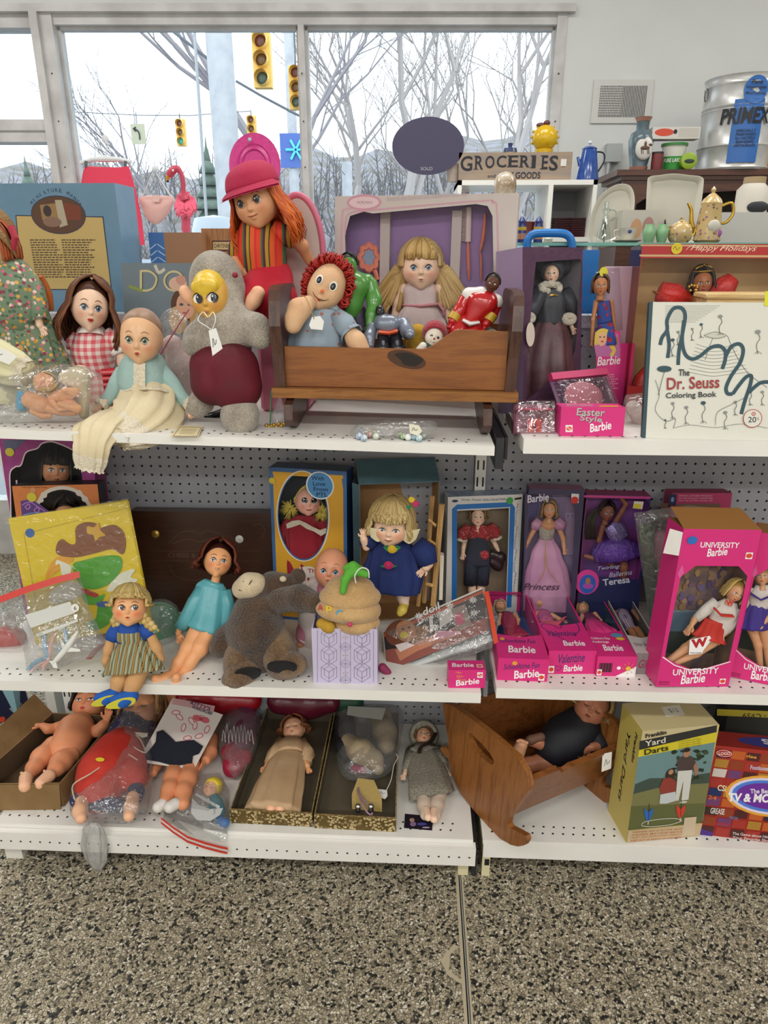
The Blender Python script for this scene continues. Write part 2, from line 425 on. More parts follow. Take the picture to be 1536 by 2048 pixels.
# -- the room
def stc(name,mb,m=None,smt=0):return mb.obj(name,None,m,smt=smt,kind='structure')
def _terr(nt,b,tc):
 L=nt.links.new;v=nt.nodes.new('ShaderNodeTexVoronoi');v.inputs['Scale'].default_value=165
 nz=noise(nt,tc.outputs['Object'],40,2);vm=nt.nodes.new('ShaderNodeVectorMath');vm.operation='MULTIPLY_ADD';vm.inputs[1].default_value=(.02,.02,.02)
 L(nz,vm.inputs[0]);L(tc.outputs['Object'],vm.inputs[2]);L(vm.outputs[0],v.inputs['Vector'])
 sp=nt.nodes.new('ShaderNodeSeparateColor');L(v.outputs['Color'],sp.inputs[0])
 chip=ramp(nt,sp.outputs[0],[(0,'1a1c1d'),(.1,'3a3a36'),(.15,'7a7262'),(.27,'9c917a'),(.5,'b0a48b'),(.72,'beb39c'),(.9,'d2cab8')],'CONSTANT')
 ve=nt.nodes.new('ShaderNodeTexVoronoi');ve.feature='DISTANCE_TO_EDGE';ve.inputs['Scale'].default_value=165;L(vm.outputs[0],ve.inputs['Vector'])
 ed=ramp(nt,ve.outputs['Distance'],[(.03,'000000'),(.11,'ffffff')])
 mx=nt.nodes.new('ShaderNodeMix');mx.data_type='RGBA';L(ed,mx.inputs[0]);mx.inputs[6].default_value=(*lin('423e34'),1);L(chip,mx.inputs[7])
 L(mx.outputs[2],b.inputs['Base Color']);b.inputs['Roughness'].default_value=.55;b.inputs['Specular IOR Level'].default_value=.3
M_FLOOR=ndm('terrazzo',_terr)
M_WALL=mat('painted_plaster','d3d5d4',.7,bump=(35,.06),var=(3,'cdcfce'))
M_FRAMEW=mat('window_paint','c9c7c6',.5,var=(9,'b3b0ae'),bump=(30,.1))
M_WHITE=mat('white_enamel','eceae4',.35,var=(6,'e6e4de'))
M_DARK=c_('15151a',.6)
XL,XR,YB,YF=-3.2,3.4,-3.6,3.45
WS=.0454
def wy(x):return YF+WS*x
stc('floor',LU(M_FLOOR).box((XL,YB,-.1),(XR,YF+.2,0)))
def jt(px):return onz(*px,0)
j0,j1=onz(919,1745,0),onz(939,2047,0);jd=(j1-j0).normalized();jn=Vector((-jd.y,jd.x,0))
jm=MB()
for off,wd_,cc in((0,.0035,'8a8a86'),(-.006,.005,'b3a78e'),(.005,.003,'b3a78e')):
 a,b=j0-jd*.4+jn*off,j0+jd*2.5+jn*off
 jm.use(c_(cc,.6)).add([a-jn*wd_+Vector((0,0,.0006)),a+jn*wd_+Vector((0,0,.0006)),b+jn*wd_+Vector((0,0,.0006)),b-jn*wd_+Vector((0,0,.0006))],[(0,1,2,3)])
jm.use(c_('b3a78e',.6)).add([onz(x,y,.0007)for x,y in((908,1888),(880,1920),(897,1952),(922,1968),(926,1962),(898,1940),(900,1910),(918,1893))],[tuple(range(8))])
stc('trim_floor_joint',jm)
def wp(px,py,dy=0):p=at(px,py,YF+dy,WS);return p
Wl,Wt=wp(80,27).x,wp(600,27).z;Wr=wp(1134,40).x;Wb=.62
Dr=wp(66,40).x
def wlb(mb,x0,x1,z0,z1,y0=0,y1=.16):
 return mb.add([(x0,wy(x0)+y0,z0),(x1,wy(x1)+y0,z0),(x1,wy(x1)+y1,z0),(x0,wy(x0)+y1,z0),(x0,wy(x0)+y0,z1),(x1,wy(x1)+y0,z1),(x1,wy(x1)+y1,z1),(x0,wy(x0)+y1,z1)],[(3,2,1,0),(4,5,6,7),(0,1,5,4),(1,2,6,5),(2,3,7,6),(3,0,4,7)])
w=LU(M_WALL)
wlb(w,Wr,XR,0,CEIL);wlb(w,XL,Wr,Wt+.012,CEIL);wlb(w,Wl-.12,Wr,0,Wb)
stc('wall_back',w)
stc('wall_left',LU(M_WALL).box((XL-.12,YB,0),(XL,YF,CEIL)))
stc('wall_right',LU(M_WALL).box((XR,YB,0),(XR+.12,YF+.3,CEIL)))
stc('wall_front',LU(M_WALL).box((XL,YB-.12,0),(XR,YB,CEIL)))
stc('ceiling',LU(mat('ceiling_tile','e4e3de',.8,bump=(90,.1))).box((XL-.12,YB-.12,CEIL),(XR+.12,YF+.35,CEIL+.1)))
fr=LU(M_FRAMEW)
gl,gr=wp(108,200).x+.03,wp(1109,120).x
gt,gb=wp(400,49).z,Wb+.06
mxl,mxr=wp(597,100).x,wp(609,100).x
gl=wp(107,50).x
wlb(fr,Wl,gl,Wb,Wt,-.012,.09);wlb(fr,gr,Wr,Wb,Wt,-.008,.09)
wlb(fr,gl,gr,gt,Wt,0,.09);wlb(fr,gl,gr,Wb,gb,0,.09)
wlb(fr,mxl,mxr,gb,gt,-.004,.09)
for x0,x1 in((gl,mxl),(mxr,gr)):
 wlb(fr,x0,x0+.012,gb,gt,.03,.07);wlb(fr,x1-.012,x1,gb,gt,.03,.07);wlb(fr,x0,x1,gt-.012,gt,.03,.07)
fr.use(c_('3b3436',.7))
for k in range(9):
 zz=gb+.1+k*(gt-gb-.1)/9
 for xx in(Wl+.02,mxl+(mxr-mxl)*.5,(gr+Wr)/2):
  fr.ball((xx,wy(xx)-.012,zz),.0035,6)
win=stc('window_1',fr)
pg=MB();gm=clear('window_glass',0,.02,'f4fafc')
for x0,x1 in((gl,mxl),(mxr,gr)):
 wlb(pg,x0,x1,gb,gt,.048,.052)
pg.obj('window_pane',win,gm,smt=0)
tr=LU(M_FRAMEW);wlb(tr,XL,Wr+.03,Wt,Wt+.028,-.03,0);stc('trim_1',tr)
d=LU(M_FRAMEW);dl=Dr-1.05
wlb(d,Dr,Wl,0,Wt,-.035,.12)
wlb(d,dl,Dr,Wt-.05,Wt,0,.09)
wlb(d,dl-.1,dl,0,Wt,0,.09);wlb(d,dl,Dr,wp(30,285).z,wp(30,240).z,-.02,.08);wlb(d,dl,Dr,0,.3,0,.09)
wlb(d,XL,dl-.1,0,Wt,0,.16)
d.use(c_('8d8c8e'));wlb(d,dl,Dr,wp(30,262).z-.006,wp(30,262).z,-.024,0)
ds=stc('window_2',d);dp=MB();wlb(dp,dl,Dr,.3,Wt-.05,.046,.05);dp.obj('window_pane',ds,gm,smt=0)
for k,(x,y)in enumerate(FIXTURES):
 t=thg('ceiling_light','unseen white fluorescent ceiling fixture over the shop floor','light',(x,y,CEIL),'fluorescent ceiling fixtures')
 h=LU(M_WHITE).box((-.62,-.17,-.07),(.62,.17,-.001));h.obj('housing',t,smt=0)
 L=bpy.data.lights.new('tube_light','AREA');L.shape='RECTANGLE';L.size=1.2;L.size_y=.3;L.energy=LAMP*(1.7 if y<-2 else .75 if y>1 else .9);L.color=(1,.98,.945)
 lo=bpy.data.objects.new('tube_light',L);C.objects.link(lo);lo.parent=t;lo.location=(0,0,-.08)
# -- the gondola shelving
YP,YD=1.84,1.385
XD=.172
XLE,XRE=-1.075,1.40
ZT,ZTR,ZM,ZMR,ZB=1.135,1.145,.547,.562,.122
ROLL=.0238
def ztop(x):return ZT-(x+.1)*ROLL
def perf(name,x0,x1,z0,z1,YP=YP):
 pitch=.0254;mb=LU(mat('pegboard_grey','9fa0a6',.45));hr=.0036
 nx,nz=int((x1-x0)/pitch),int((z1-z0)/pitch);ox,oz=x0+((x1-x0)-nx*pitch)/2,z0+((z1-z0)-nz*pitch)/2
 mb.box((x0,YP,z0),(ox,YP+.004,z1));mb.box((ox+nx*pitch,YP,z0),(x1,YP+.004,z1));mb.box((ox,YP,z0),(ox+nx*pitch,YP+.004,oz));mb.box((ox,YP,oz+nz*pitch),(ox+nx*pitch,YP+.004,z1))
 sq=[(-.5,-.5),(0,-.5),(.5,-.5),(.5,0),(.5,.5),(0,.5),(-.5,.5),(-.5,0)]
 for i in range(nx):
  for j in range(nz):
   cx,cz=ox+(i+.5)*pitch,oz+(j+.5)*pitch
   vs=[(cx+a*pitch,YP,cz+b*pitch)for a,b in sq]+[(cx+hr*cos(rad(225+45*k)),YP,cz+hr*sin(rad(225+45*k)))for k in range(8)]+[(cx+hr*cos(rad(225+45*k)),YP+.004,cz+hr*sin(rad(225+45*k)))for k in range(8)]
   mb.add(vs,[(k,(k+1)%8,8+(k+1)%8,8+k)for k in range(8)]+[(8+k,8+(k+1)%8,16+(k+1)%8,16+k)for k in range(8)])
 return mb
ZRAIL=1.35
gond=thg('gondola_frame','white upright frame with grey perforated back panels behind the doll shelves','shelving',(0,YP,0))
SHELF={}
def gp(mb,name,par=None,**k):mb.world=1;return mb.obj(name,par or gond,smt=0,**k)
p=gp(perf('pegboard',XLE+.02,XD-.012,.06,ZRAIL-.03),'back_panel');p=gp(perf('pegboard',XD+.02,XRE,.06,ZRAIL-.03),'back_panel')
gp(perf('pegboard',XLE+.03,XD-.008,.06,ZRAIL-.03,YP+.042),'rear_panel');gp(perf('pegboard',XD+.024,XRE,.06,ZRAIL-.03,YP+.042),'rear_panel')
gp(LU(mat('rail_grey','b4b4ba',.4)).box((XLE,YP-.012,ZRAIL-.03),(XRE,YP+.05,ZRAIL)),'top_rail')
def upright(x):
 mb=LU(M_WHITE).box((x-.014,YP-.022,.02),(x+.014,YP+.03,ZRAIL-.01)).use(M_DARK)
 for k in range(24):
  zz=.2+k*.047
  for s in(-.0075,.0075):mb.box((x+s-.0022,YP-.0226,zz),(x+s+.0022,YP-.0215,zz+.026))
 gp(mb,'upright')
upright(XLE+.006);upright(XD+.004);upright(XRE-.02)
def shelf(lab,x0,x1,z,lip,y0=YD,roll=0,holes='v',thick=.02,rows=2,ring=1):
 mb=LU(M_WHITE);zz=lambda x:z(x)if callable(z)else z
 def bx(xa,xb,ya,yb,za,zb):mb.add([(xa,ya,zz(xa)+za),(xb,ya,zz(xb)+za),(xb,yb,zz(xb)+za),(xa,yb,zz(xa)+za),(xa,ya,zz(xa)+zb),(xb,ya,zz(xb)+zb),(xb,yb,zz(xb)+zb),(xa,yb,zz(xa)+zb)],[(3,2,1,0),(4,5,6,7),(0,1,5,4),(1,2,6,5),(2,3,7,6),(3,0,4,7)])
 bx(x0,x1,y0+.003,YP-.004,-.004,0);bx(x0,x1,y0,y0+.003,-lip,0);bx(x0,x1,y0+.003,y0+.02,-lip,-lip+.002)
 bx(x0,x0+.002,y0+.003,YP-.004,-lip,-.004);bx(x1-.002,x1,y0+.003,YP-.004,-lip,-.004)
 mb.use(M_DARK);n=int((x1-x0-.03)/.0254)
 for r in range(rows):
  for i in range(n):
   x=x0+.025+i*.0254+(r%2)*.006;y=y0+.028+r*.022;h=zz(x)+.0005
   mb.add([(x-.0034,y-.0015,h),(x+.001,y-.0032,h),(x+.0034,y+.0015,h),(x-.001,y+.0032,h)],[(0,1,2,3)])
 zm=zz((x0+x1)/2);t=thg('steel_shelf',lab,'shelf',((x0+x1)/2,YP,zm));SHELF[lab]=t;gp(mb,'shelf_deck',t);return t
sA=shelf('white steel shelf under the wooden cradle and gowned baby doll',XLE+.012,XD-.012,ztop,.019)
sB=shelf('white steel shelf under the Easter box and colouring book',XD+.045,XRE,ZTR,.030,rows=1)
sC=shelf('white steel shelf under the brown bear and lavender box',XLE+.012,XD-.012,ZM,.027)
sD=shelf('white steel shelf under the row of pink boxed dolls',XD+.022,XRE,ZMR,.027)
sE=shelf('lowest white steel shelf under the gold flowered boxes',XLE+.012,XD-.012,ZB,.012,y0=YD-.005)
sG=shelf('lowest white steel shelf under the oak cradle and game boxes',XD+.012,XRE,ZB,.012,y0=YD-.005)
def kick(x0,x1,z0,z1,y,dots,par):
 mb=LU(M_WHITE).box((x0,y,z0),(x1,y+.003,z1)).box((x0,y+.003,z1-.003),(x1,y+.022,z1))
 if dots:
  mb.use(M_DARK);h=(z0+z1)/2
  for i in range(int((x1-x0)/.0254)):
   x=x0+.02+i*.0254;mb.add([(x-.0034,y-.0005,h),(x,y-.0005,h-.003),(x+.0034,y-.0005,h),(x,y-.0005,h+.003)],[(0,1,2,3)])
 gp(mb,'kick_plate',par)
kick(XLE+.012,XD-.006,.054,.109,YD-.022,1,sE);kick(XD+.014,XRE,.068,.1215,YD-.006,0,sG)
def foot(x,w,c,par):
 mb=LU(c_(c,.5)).box((x,YD+0,0),(x+w,YP,.1)).use(M_DARK).box((x-.0005,YD+.012,.03),(x+.001,YD+.02,.06)).box((x+w*.3,YD-.0006,.036),(x+w*.9,YD,.056));gp(mb,'foot',par)
foot(XLE+.018,.045,'dedcd4',sE);foot(XD-.046,.026,'d8cfa8',sE);foot(XD-.012,.012,'2a2a2c',sE);foot(XD+.014,.02,'d8cfa8',sG);foot(XRE-.04,.03,'d8cfa8',sG)
gp(LU(c_('2c2c30',.4)).box((XD-.005,YD+.04,ZTR-.075),(XD+.012,YP,ZTR-.008)).box((XD+.016,YD+.06,ZTR-.06),(XD+.022,YP,ZTR-.012)),'shelf_bracket',sB)
gp(LU(c_('8f8f94',.4)).box((XD+0,YD+.06,ZM-.05),(XD+.01,YP,ZM-.006)),'shelf_bracket',sC)
# -- dolls: heads, hair, limbs, clothes
SKIN={}
def skin(key,col,rough=.38,blush=None):
 def f(nt,b,tc):
  at_=nt.nodes.new('ShaderNodeAttribute');at_.attribute_name='rouge';mx=nt.nodes.new('ShaderNodeMix');mx.data_type='RGBA'
  LK(nt,at_.outputs['Fac'],mx.inputs[0]);mx.inputs[6].default_value=(*lin(col),1);mx.inputs[7].default_value=(*lin(blush or col),1)
  LK(nt,mx.outputs[2],b.inputs['Base Color']);b.inputs['Roughness'].default_value=rough;b.inputs['Specular IOR Level'].default_value=.35
  b.inputs['Subsurface Weight'].default_value=0
 return ndm('skin_'+key,f)
SKP=skin('peach','eeb894',.4,'d98a70');SKL=skin('pale','efcbb0',.38,'df9a80');SKT=skin('tan','d4966c',.4,'c07050')
SKO=skin('orange','eaa876',.42,'d27a52');SK_BROWN=skin('brown','9a6446',.4,'8a5038');SKC=skin('porcelain','e6c0a2',.25,'dc9478');SKF=skin('fashion','d8a078',.35,'d08468')
def head_sdf(style):
 s=Scu();B=dict(cheek=.36,cz=-.38,chin=.22,chz=-.78,jaw=.68,face=.72,nose=.10,ear=1)
 if style=='fashion':B.update(cheek=.24,cz=-.3,chin=.17,chz=-.92,jaw=.54,face=.8,nose=.085)
 if style=='child':B.update(cheek=.33,cz=-.36,chin=.2,chz=-.84,jaw=.62,face=.76,nose=.09)
 s.ell((0,-.1,.14),(.84,.9,.86),.5);s.ell((0,.14,-.26),(B['face'],.70,.70),.6)
 for x in(-1,1):
  s.ell((x*.36,.44,B['cz']),B['cheek'],.9)
  s.ell((x*.83,-.06,-.16),(.09,.17,.23),.5)
 s.ell((0,.5,B['chz']),B['chin'],.9);s.ell((0,.3,-.62),(B['jaw']*.72,.45,.3),.7)
 s.ell((0,.80,-.10),(.08,.12,.22),.9);s.ell((0,.90,-.27),(B['nose']*1.1,B['nose']*1.1,B['nose']),.7)
 for x in(-1,1):s.ell((x*.09,.85,-.29),B['nose']*.7,.7)
 for x in(-1,1):s.ell((x*.33,.98,-.06),(.2,.2,.15),.9,cut=1)
 s.ell((0,.83,-.53),(.13,.1,.045),.9);s.ell((0,.80,-.62),(.11,.1,.05),.9)
 return s
_HD={}
def head_data(style):
 if style not in _HD:
  s=head_sdf(style);V,Fc=s.mesh(.042);n=len(V)
  def rouge(x,z):return np.exp(-(((abs(V[:,0])-x)/.22)**2+((V[:,2]-z)/.2)**2))*(V[:,1]>.2)
  _HD[style]=(s,V,Fc,np.clip(rouge(.46,-.36)*.8,0,1))
 return _HD[style]
class Head:
 def __init__(s,parent,c,r,fwd,up,style='child',skin=SKP,name='head',wid=1.0):
  s.par=parent;s.r=r;s.st=style;Y=Vector(fwd).normalized();Z=Vector(up);Z=(Z-Y*Z.dot(Y)).normalized();X=Y.cross(Z)
  s.c=Vector(c);s.M=frM(s.c,X*r*wid,Y*r,Z*r);s.s,V,Fc,rg=head_data(style)
  mb=MB(1);mb.add([s.M@Vector(v)for v in V],[tuple(f)for f in Fc]);s.o=mb.obj(name,parent,skin,sharp=0)
  a=s.o.data.attributes.new('rouge','FLOAT','POINT')
  if len(a.data)==len(rg):a.data.foreach_set('value',rg.astype(np.float32))
 def surf(s,x,z):
  y=np.linspace(1.3,-.3,81);P=np.stack([np.full(81,x),y,np.full(81,z)],-1);d=s.s.val(P);k=np.argmax(d<0)
  if d[k]>=0:return .3
  return y[k]+(d[k]/(d[k-1]-d[k]))*(y[k]-y[k-1])if k else y[k]
 def patch(s,mb,m,pts,lift=.012,dome=0,cen=None):
  mb.use(m);cx,cz=cen or(sum(p[0]for p in pts)/len(pts),sum(p[1]for p in pts)/len(pts));vs=[];fs=[];n=len(pts)
  for k,(q)in enumerate((1.0,.55)):
   for x,z in pts:
    a,b=cx+(x-cx)*q,cz+(z-cz)*q;vs.append(s.M@Vector((a,s.surf(a,b)+lift+dome*(1-q*q),b)))
  vs.append(s.M@Vector((cx,s.surf(cx,cz)+lift+dome,cz)))
  for i in range(n):j=(i+1)%n;fs+=[(i,j,n+j,n+i),(n+i,n+j,2*n)]
  mb.add(vs,fs)
 def ellp(s,mb,m,cx,cz,rx,rz,lift=.012,dome=0,n=16,rot=0):
  c,q=cos(rot),sin(rot);s.patch(mb,m,[(cx+rx*cos(2*pi*k/n)*c-rz*sin(2*pi*k/n)*q,cz+rx*cos(2*pi*k/n)*q+rz*sin(2*pi*k/n)*c)for k in range(n)],lift,dome,(cx,cz))
 def stroke(s,mb,m,pts,w,lift=.015):
  mb.use(m);P=[s.M@Vector((x,s.surf(x,z)+lift,z))for x,z in pts];k=len(P)
  mb.tube(P,[w*s.r*max(.35,sin(pi*(i+.6)/(k+.2)))for i in range(k)],5)
 def face(s,eye='5a7a94',ex=.33,ez=-.06,ew=.17,eh=.12,lip='b5342c',lw=.16,lh=.07,lz=-.56,brow='6b4a34',bz=.2,lash=1,look=(0,0),white='f4efe9',closed=0,smile=0,pupil=.5,painted=0):
  wh,ir,pu=c_(white,.2),c_(eye,.2,coat=.8),c_('0c0a0c',.15,coat=.8)
  for x in(-1,1):
   mb=MB(1)
   if closed:
    s.stroke(mb,c_('3a2a22',.7),[(x*ex+ew*.9*t,ez-.05-.05*(1-t*t))for t in(-1,-.5,0,.5,1)],.03)
   else:
    s.ellp(mb,wh,x*ex,ez,ew,eh,.012,.05)
    q=eh*(.98 if not painted else .85);ix,iz=x*ex+look[0]*(ew-q*.8),ez+look[1]*(eh*.3)
    s.ellp(mb,ir,ix,iz,q*.9,q*.96,.055,.03,14);s.ellp(mb,pu,ix,iz,q*pupil,q*pupil*1.05,.088,.015,12)
    s.ellp(mb,c_('ffffff',.2),ix+q*.3,iz+q*.38,q*.2,q*.2,.108,.01,8)  # white dot paints a catchlight on the iris
    if lash:
     s.stroke(mb,c_('2a1c18',.6),[(x*ex+ew*1.12*t,ez+eh*1.05*(1-t*t)*.98+eh*.12*x*t)for t in(-1,-.6,-.2,.2,.6,1)],.028,.05)
   mb.obj('eye',s.o)
   if brow:
    b=MB(1);s.stroke(b,c_(brow,.7),[(x*ex+ew*1.05*t*x,bz+.08*(1-(t-.1)**2)-(.03*t))for t in(-1,-.5,0,.5,1)],.02);b.obj('eyebrow',s.o)
  if lip:
   b=MB(1);P=[(-1,.1+smile),(-.6,.6),(-.25,.85),(0,.6),(.25,.85),(.6,.6),(1,.1+smile),(.6,-.7),(0,-1.0),(-.6,-.7)]
   s.patch(b,c_(lip,.35),[(p[0]*lw,lz+p[1]*lh)for p in P],.014,.02)
   if smile:s.stroke(b,c_('7a2a24',.6),[(lw*1.1*t,lz+lh*(.1+.9*smile*t*t))for t in(-1,-.5,0,.5,1)],.012,.03)
   b.obj('mouth',s.o)
  return s
 def hair(s,m,L=1.0,n=130,part='center',vol=0,curl=0,down=None,bangs=0,wid=.075,az0=52,start=0,name='hair',seed=3,flare=0,cap=1,capz=-.15,taper=.45,back=None,fringe_z=.3,side=0):
  rg=random.Random(seed);mb=WU(m);Mi3=s.M.to_3x3();dn=Vector((0,0,-1))if down is None else(s.M.to_3x3().inverted()@Vector(down)).normalized()
  if cap:
   q=Scu();q.ell((0,-.1,.14),(.88,.94,.91),.5)
   if L>.2:q.ell((0,-.35,-.25),(.8,.62,.7),.6)
   q.plane((0,.5,.52 if not bangs else .4),(0,1,-.55),.08);V,Fc=q.mesh(.07);mb.add([s.M@Vector(v)for v in V],[tuple(f)for f in Fc])
  def skull(az,po,k):return Vector((.93*k*sin(po)*sin(az),-.1+.99*k*sin(po)*cos(az),.14+.97*k*cos(po)))
  for i in range(n):
   side_=1 if i%2 else-1;fr=bangs and rg.random()<.3
   if fr:az=rad(rg.uniform(-az0*.95,az0*.95));end=rad(62+rg.uniform(-3,4));tail=(.50-fringe_z)+rg.uniform(-.04,.04)
   else:az=rad(rg.uniform(az0,180))*side_;end=rad(96);tail=L*rg.uniform(.82,1.08)
   fw_=not fr and i%4==0;az1=az
   if fw_:az1=rad(rg.uniform(az0,az0+22))*side_;az=rad(rg.uniform(0,az0))*side_
   k=1.0+rg.uniform(0,.07)+vol*.5;pts=[];x0=side if part=='side' else 0
   a0=rad(rg.uniform(0,180))*side_
   for t in range(6):
    u=t/5;po=.05+(end-.05)*u;aa=az if u>.3 or fw_ else az*(.5+u/.6)
    if fw_:g_=min(1,max(0,(u-.2)/.5));aa=az+(az1-az)*g_*g_*(3-2*g_)
    p=skull(aa,po,k);pts.append(p+Vector((x0*(1-u),0,0)))
   az=az1;d=(pts[-1]-pts[-2]).normalized();p=pts[-1].copy();ns=6;ph=rg.uniform(0,6.3);st=tail/ns
   for t in range(ns):
    u=(t+1)/ns;d=(d*.55+dn*.6+Vector((sin(az),cos(az)*.6,0))*flare*(1 if u<.55 else-.6)).normalized()
    if t==0:out=Vector((sin(az),cos(az),0))*vol*.25
    p=p+d*st;o=Vector((cos(ph+u*9),sin(ph+u*9),0))*curl*u+out
    pts.append(p+o)
   rr=[wid*s.r*(.6+.6*min(1,j/4))for j in range(len(pts))];kk=len(pts)
   for j in range(kk):rr[j]*=1 if j<kk-4 else 1-(1-taper)*(j-kk+5)/4
   W=[s.M@q_ for q_ in pts];mb.tube(W,rr,5,flat=.55)
  return mb.obj(name,s.o if name=='hair' and 0 else s.par,m,sharp=0)
class Px:
 def __init__(s,Y=None,z=None,pl=None):s.Y=Y;s.z=z;s.pl=pl
 def __call__(s,px,py,o=0):
  if s.pl:return onpl(px,py,s.pl[0]+s.pl[1]*o,s.pl[1])
  return at(px,py,s.Y-o)if s.z is None else onz(px,py,s.z+o)
 def r(s,px,py,rp,o=0):return rp*m_px(s(px,py,o))
 def pts(s,L):return[s(*q[:2],q[3]if len(q)>3 else 0)for q in L],[s.r(q[0],q[1],q[2],q[3]if len(q)>3 else 0)for q in L]
def hand(sc,w,d,nrm,size,spread=.5,curl=.35,thumb=1):
 d=Vector(d).normalized();nrm=(Vector(nrm)-d*Vector(nrm).dot(d)).normalized();sd=d.cross(nrm);w=Vector(w)
 pc=w+d*size*.42;R=Matrix((sd,d,nrm)).transposed();sc.ell(pc,(size*.30,size*.40,size*.17),.6,rot=R)
 for k,(o,ln)in enumerate(((-.24,.40),(-.08,.47),(.09,.44),(.24,.33))):
  a=pc+sd*o*size+d*size*.28;dd=(d+sd*o*spread).normalized()
  b=a+dd*size*ln*.5;e=b+(dd+nrm*curl).normalized()*size*ln*.5
  sc.chain([a,b,e],[size*.088,size*.082,size*.066],.25)
 a=w+d*size*.25-sd*thumb*size*.2;b=a+(d*.6-sd*thumb*.8+nrm*.2).normalized()*size*.3;e=b+(d-sd*thumb*.25+nrm*.3).normalized()*size*.22
 sc.chain([a,b,e],[size*.11,size*.1,size*.08],.3)
def arm(par,P,m,L,hand_px=None,nrm=(0,-1,0),thumb=1,name='arm',res=.0014,curl=.35,hd=None):
 pts,rr=P.pts(L);s=Scu();s.chain(pts,rr,.8)
 if hand_px:
  sz=P.r(L[-1][0],L[-1][1],hand_px,L[-1][3]if len(L[-1])>3 else 0);hand(s,pts[-1],hd or(pts[-1]-pts[-2]),nrm,sz,thumb=thumb,curl=curl)
 return s.obj(name,par,m,res)
def leg(par,P,m,L,foot=None,fr=None,name='leg',res=.0016,toes=0):
 pts,rr=P.pts(L);s=Scu();s.chain(pts,rr,.8)
 if foot:
  f,fq=P.pts(foot);s.chain(f,fq,.7)
 return s.obj(name,par,m,res)
def body(par,P,m,L,name='torso',res=.002,extra=None,flat=1):
 pts,rr=P.pts(L);s=Scu();s.chain(pts,rr,.8)
 if extra:extra(s)
 return s.obj(name,par,m,res)
def ring(c,X,Y,rx,ry,n=40,folds=0,amp=0,ph=0,jit=0,rg=None):
 out=[]
 for j in range(n):
  a=2*pi*j/n;q=1+amp*sin(folds*a+ph)+amp*.45*sin((folds*1.7//1)*a+1.3+ph)+(rg.uniform(-jit,jit)if rg else 0)
  out.append(c+X*(cos(a)*rx*q)+Y*(sin(a)*ry*q))
 return out
def skirt(par,a,b,X,r0,r1,m,name='skirt',flat=.6,folds=12,amp=.08,steps=8,n=72,power=1.0,hem=None,shape=None,Yd=None,cap=1,flat1=None):
 a,b=Vector(a),Vector(b);ax=(b-a).normalized();X=Vector(X);X=(X-ax*X.dot(ax)).normalized();Yv=ax.cross(X)
 rings=[];mb=WU(m)
 for i in range(steps+1):
  t=i/steps;q=shape(t)if shape else t**power;r=r0+(r1-r0)*q;fl=flat+((flat1 if flat1 is not None else flat)-flat)*t
  rings.append(ring(a+(b-a)*t,X,Yv,r,r*fl,n,folds,amp*min(1,t*1.3)))
 mb.loft(rings)
 o=mb.obj(name,par,m,sharp=0)
 if hem:
  h=WU(hem[0]);k=hem[1];rr=[]
  for t in(1-k,1,1.012):q=1.02;r=(r0+(r1-r0)*(shape(min(t,1))if shape else min(t,1)**power))*q;fl=flat+((flat1 if flat1 is not None else flat)-flat)*min(t,1);rr.append(ring(a+(b-a)*t,X,Yv,r,r*fl,n,folds,amp*min(1,t*1.3)))
  h.loft(rr,cap=0);h.obj('hem',par,hem[0],sharp=0)
 return o
def slv(par,P,m,L,name='sleeve',n=20,folds=5,amp=.05,cuff=None):
 pts,rr=P.pts(L);mb=WU(m);rings=[];k=len(pts)
 for i in range(k):
  t=(pts[min(i+1,k-1)]-pts[max(i-1,0)]).normalized();X=t.cross(Vector((0,1,.1))).normalized();rings.append(ring(pts[i],X,t.cross(X),rr[i],rr[i]*.85,n,folds,amp,i))
 mb.loft(rings);o=mb.obj(name,par,m,sharp=0)
 if cuff:
  c=WU(cuff[0]);t=(pts[-1]-pts[-2]).normalized();X=t.cross(Vector((0,1,.1))).normalized();Yv=t.cross(X);r=rr[-1]
  c.loft([ring(pts[-1]+t*r*d,X,Yv,r*q,r*q*.85,24,7,.06)for d,q in((-.15,1.0),(.1,1.12),(.1+cuff[1],1.25),(.06+cuff[1],1.1))],cap=0);c.obj('cuff',o,cuff[0],sharp=0)
 return o
def collar(par,c,ax,X,r,h,m,flat=.8,name='collar',folds=8,amp=.05,out=1.5):
 mb=WU(m);ax=Vector(ax).normalized();X=Vector(X);X=(X-ax*X.dot(ax)).normalized();Yv=ax.cross(X);c=Vector(c)
 mb.loft([ring(c+ax*h*d,X,Yv,r*q,r*q*flat,48,folds,amp*k)for d,q,k in((.5,.85,0),(.35,1.0,.2),(-.2,out*.9,1),(-.55,out,1),(-.6,out*.98,1))],cap=0)
 return mb.obj(name,par,m,sharp=0)
def toward(c,px=None,off=(0,0,0)):
 d=(_E-Vector(c)).normalized();return(d+Vector(off)).normalized()
CAMX=_R@Vector((1,0,0));CAMY=_R@Vector((0,1,0));CAMZV=_R@Vector((0,0,1))
def tld(deg):a=rad(deg);return CAMX*sin(a)+CAMY*cos(a)
def dns(L,per=5):
 out=[];k=len(L)
 for i in range(k):
  p=[L[(i+j-1)%k]for j in range(4)]
  for q in range(per):
   t=q/per;out.append(tuple(.5*(2*p[1][j]+(p[2][j]-p[0][j])*t+(2*p[0][j]-5*p[1][j]+4*p[2][j]-p[3][j])*t*t+(3*p[1][j]-p[0][j]-3*p[2][j]+p[3][j])*t**3)for j in range(3)))
 return out
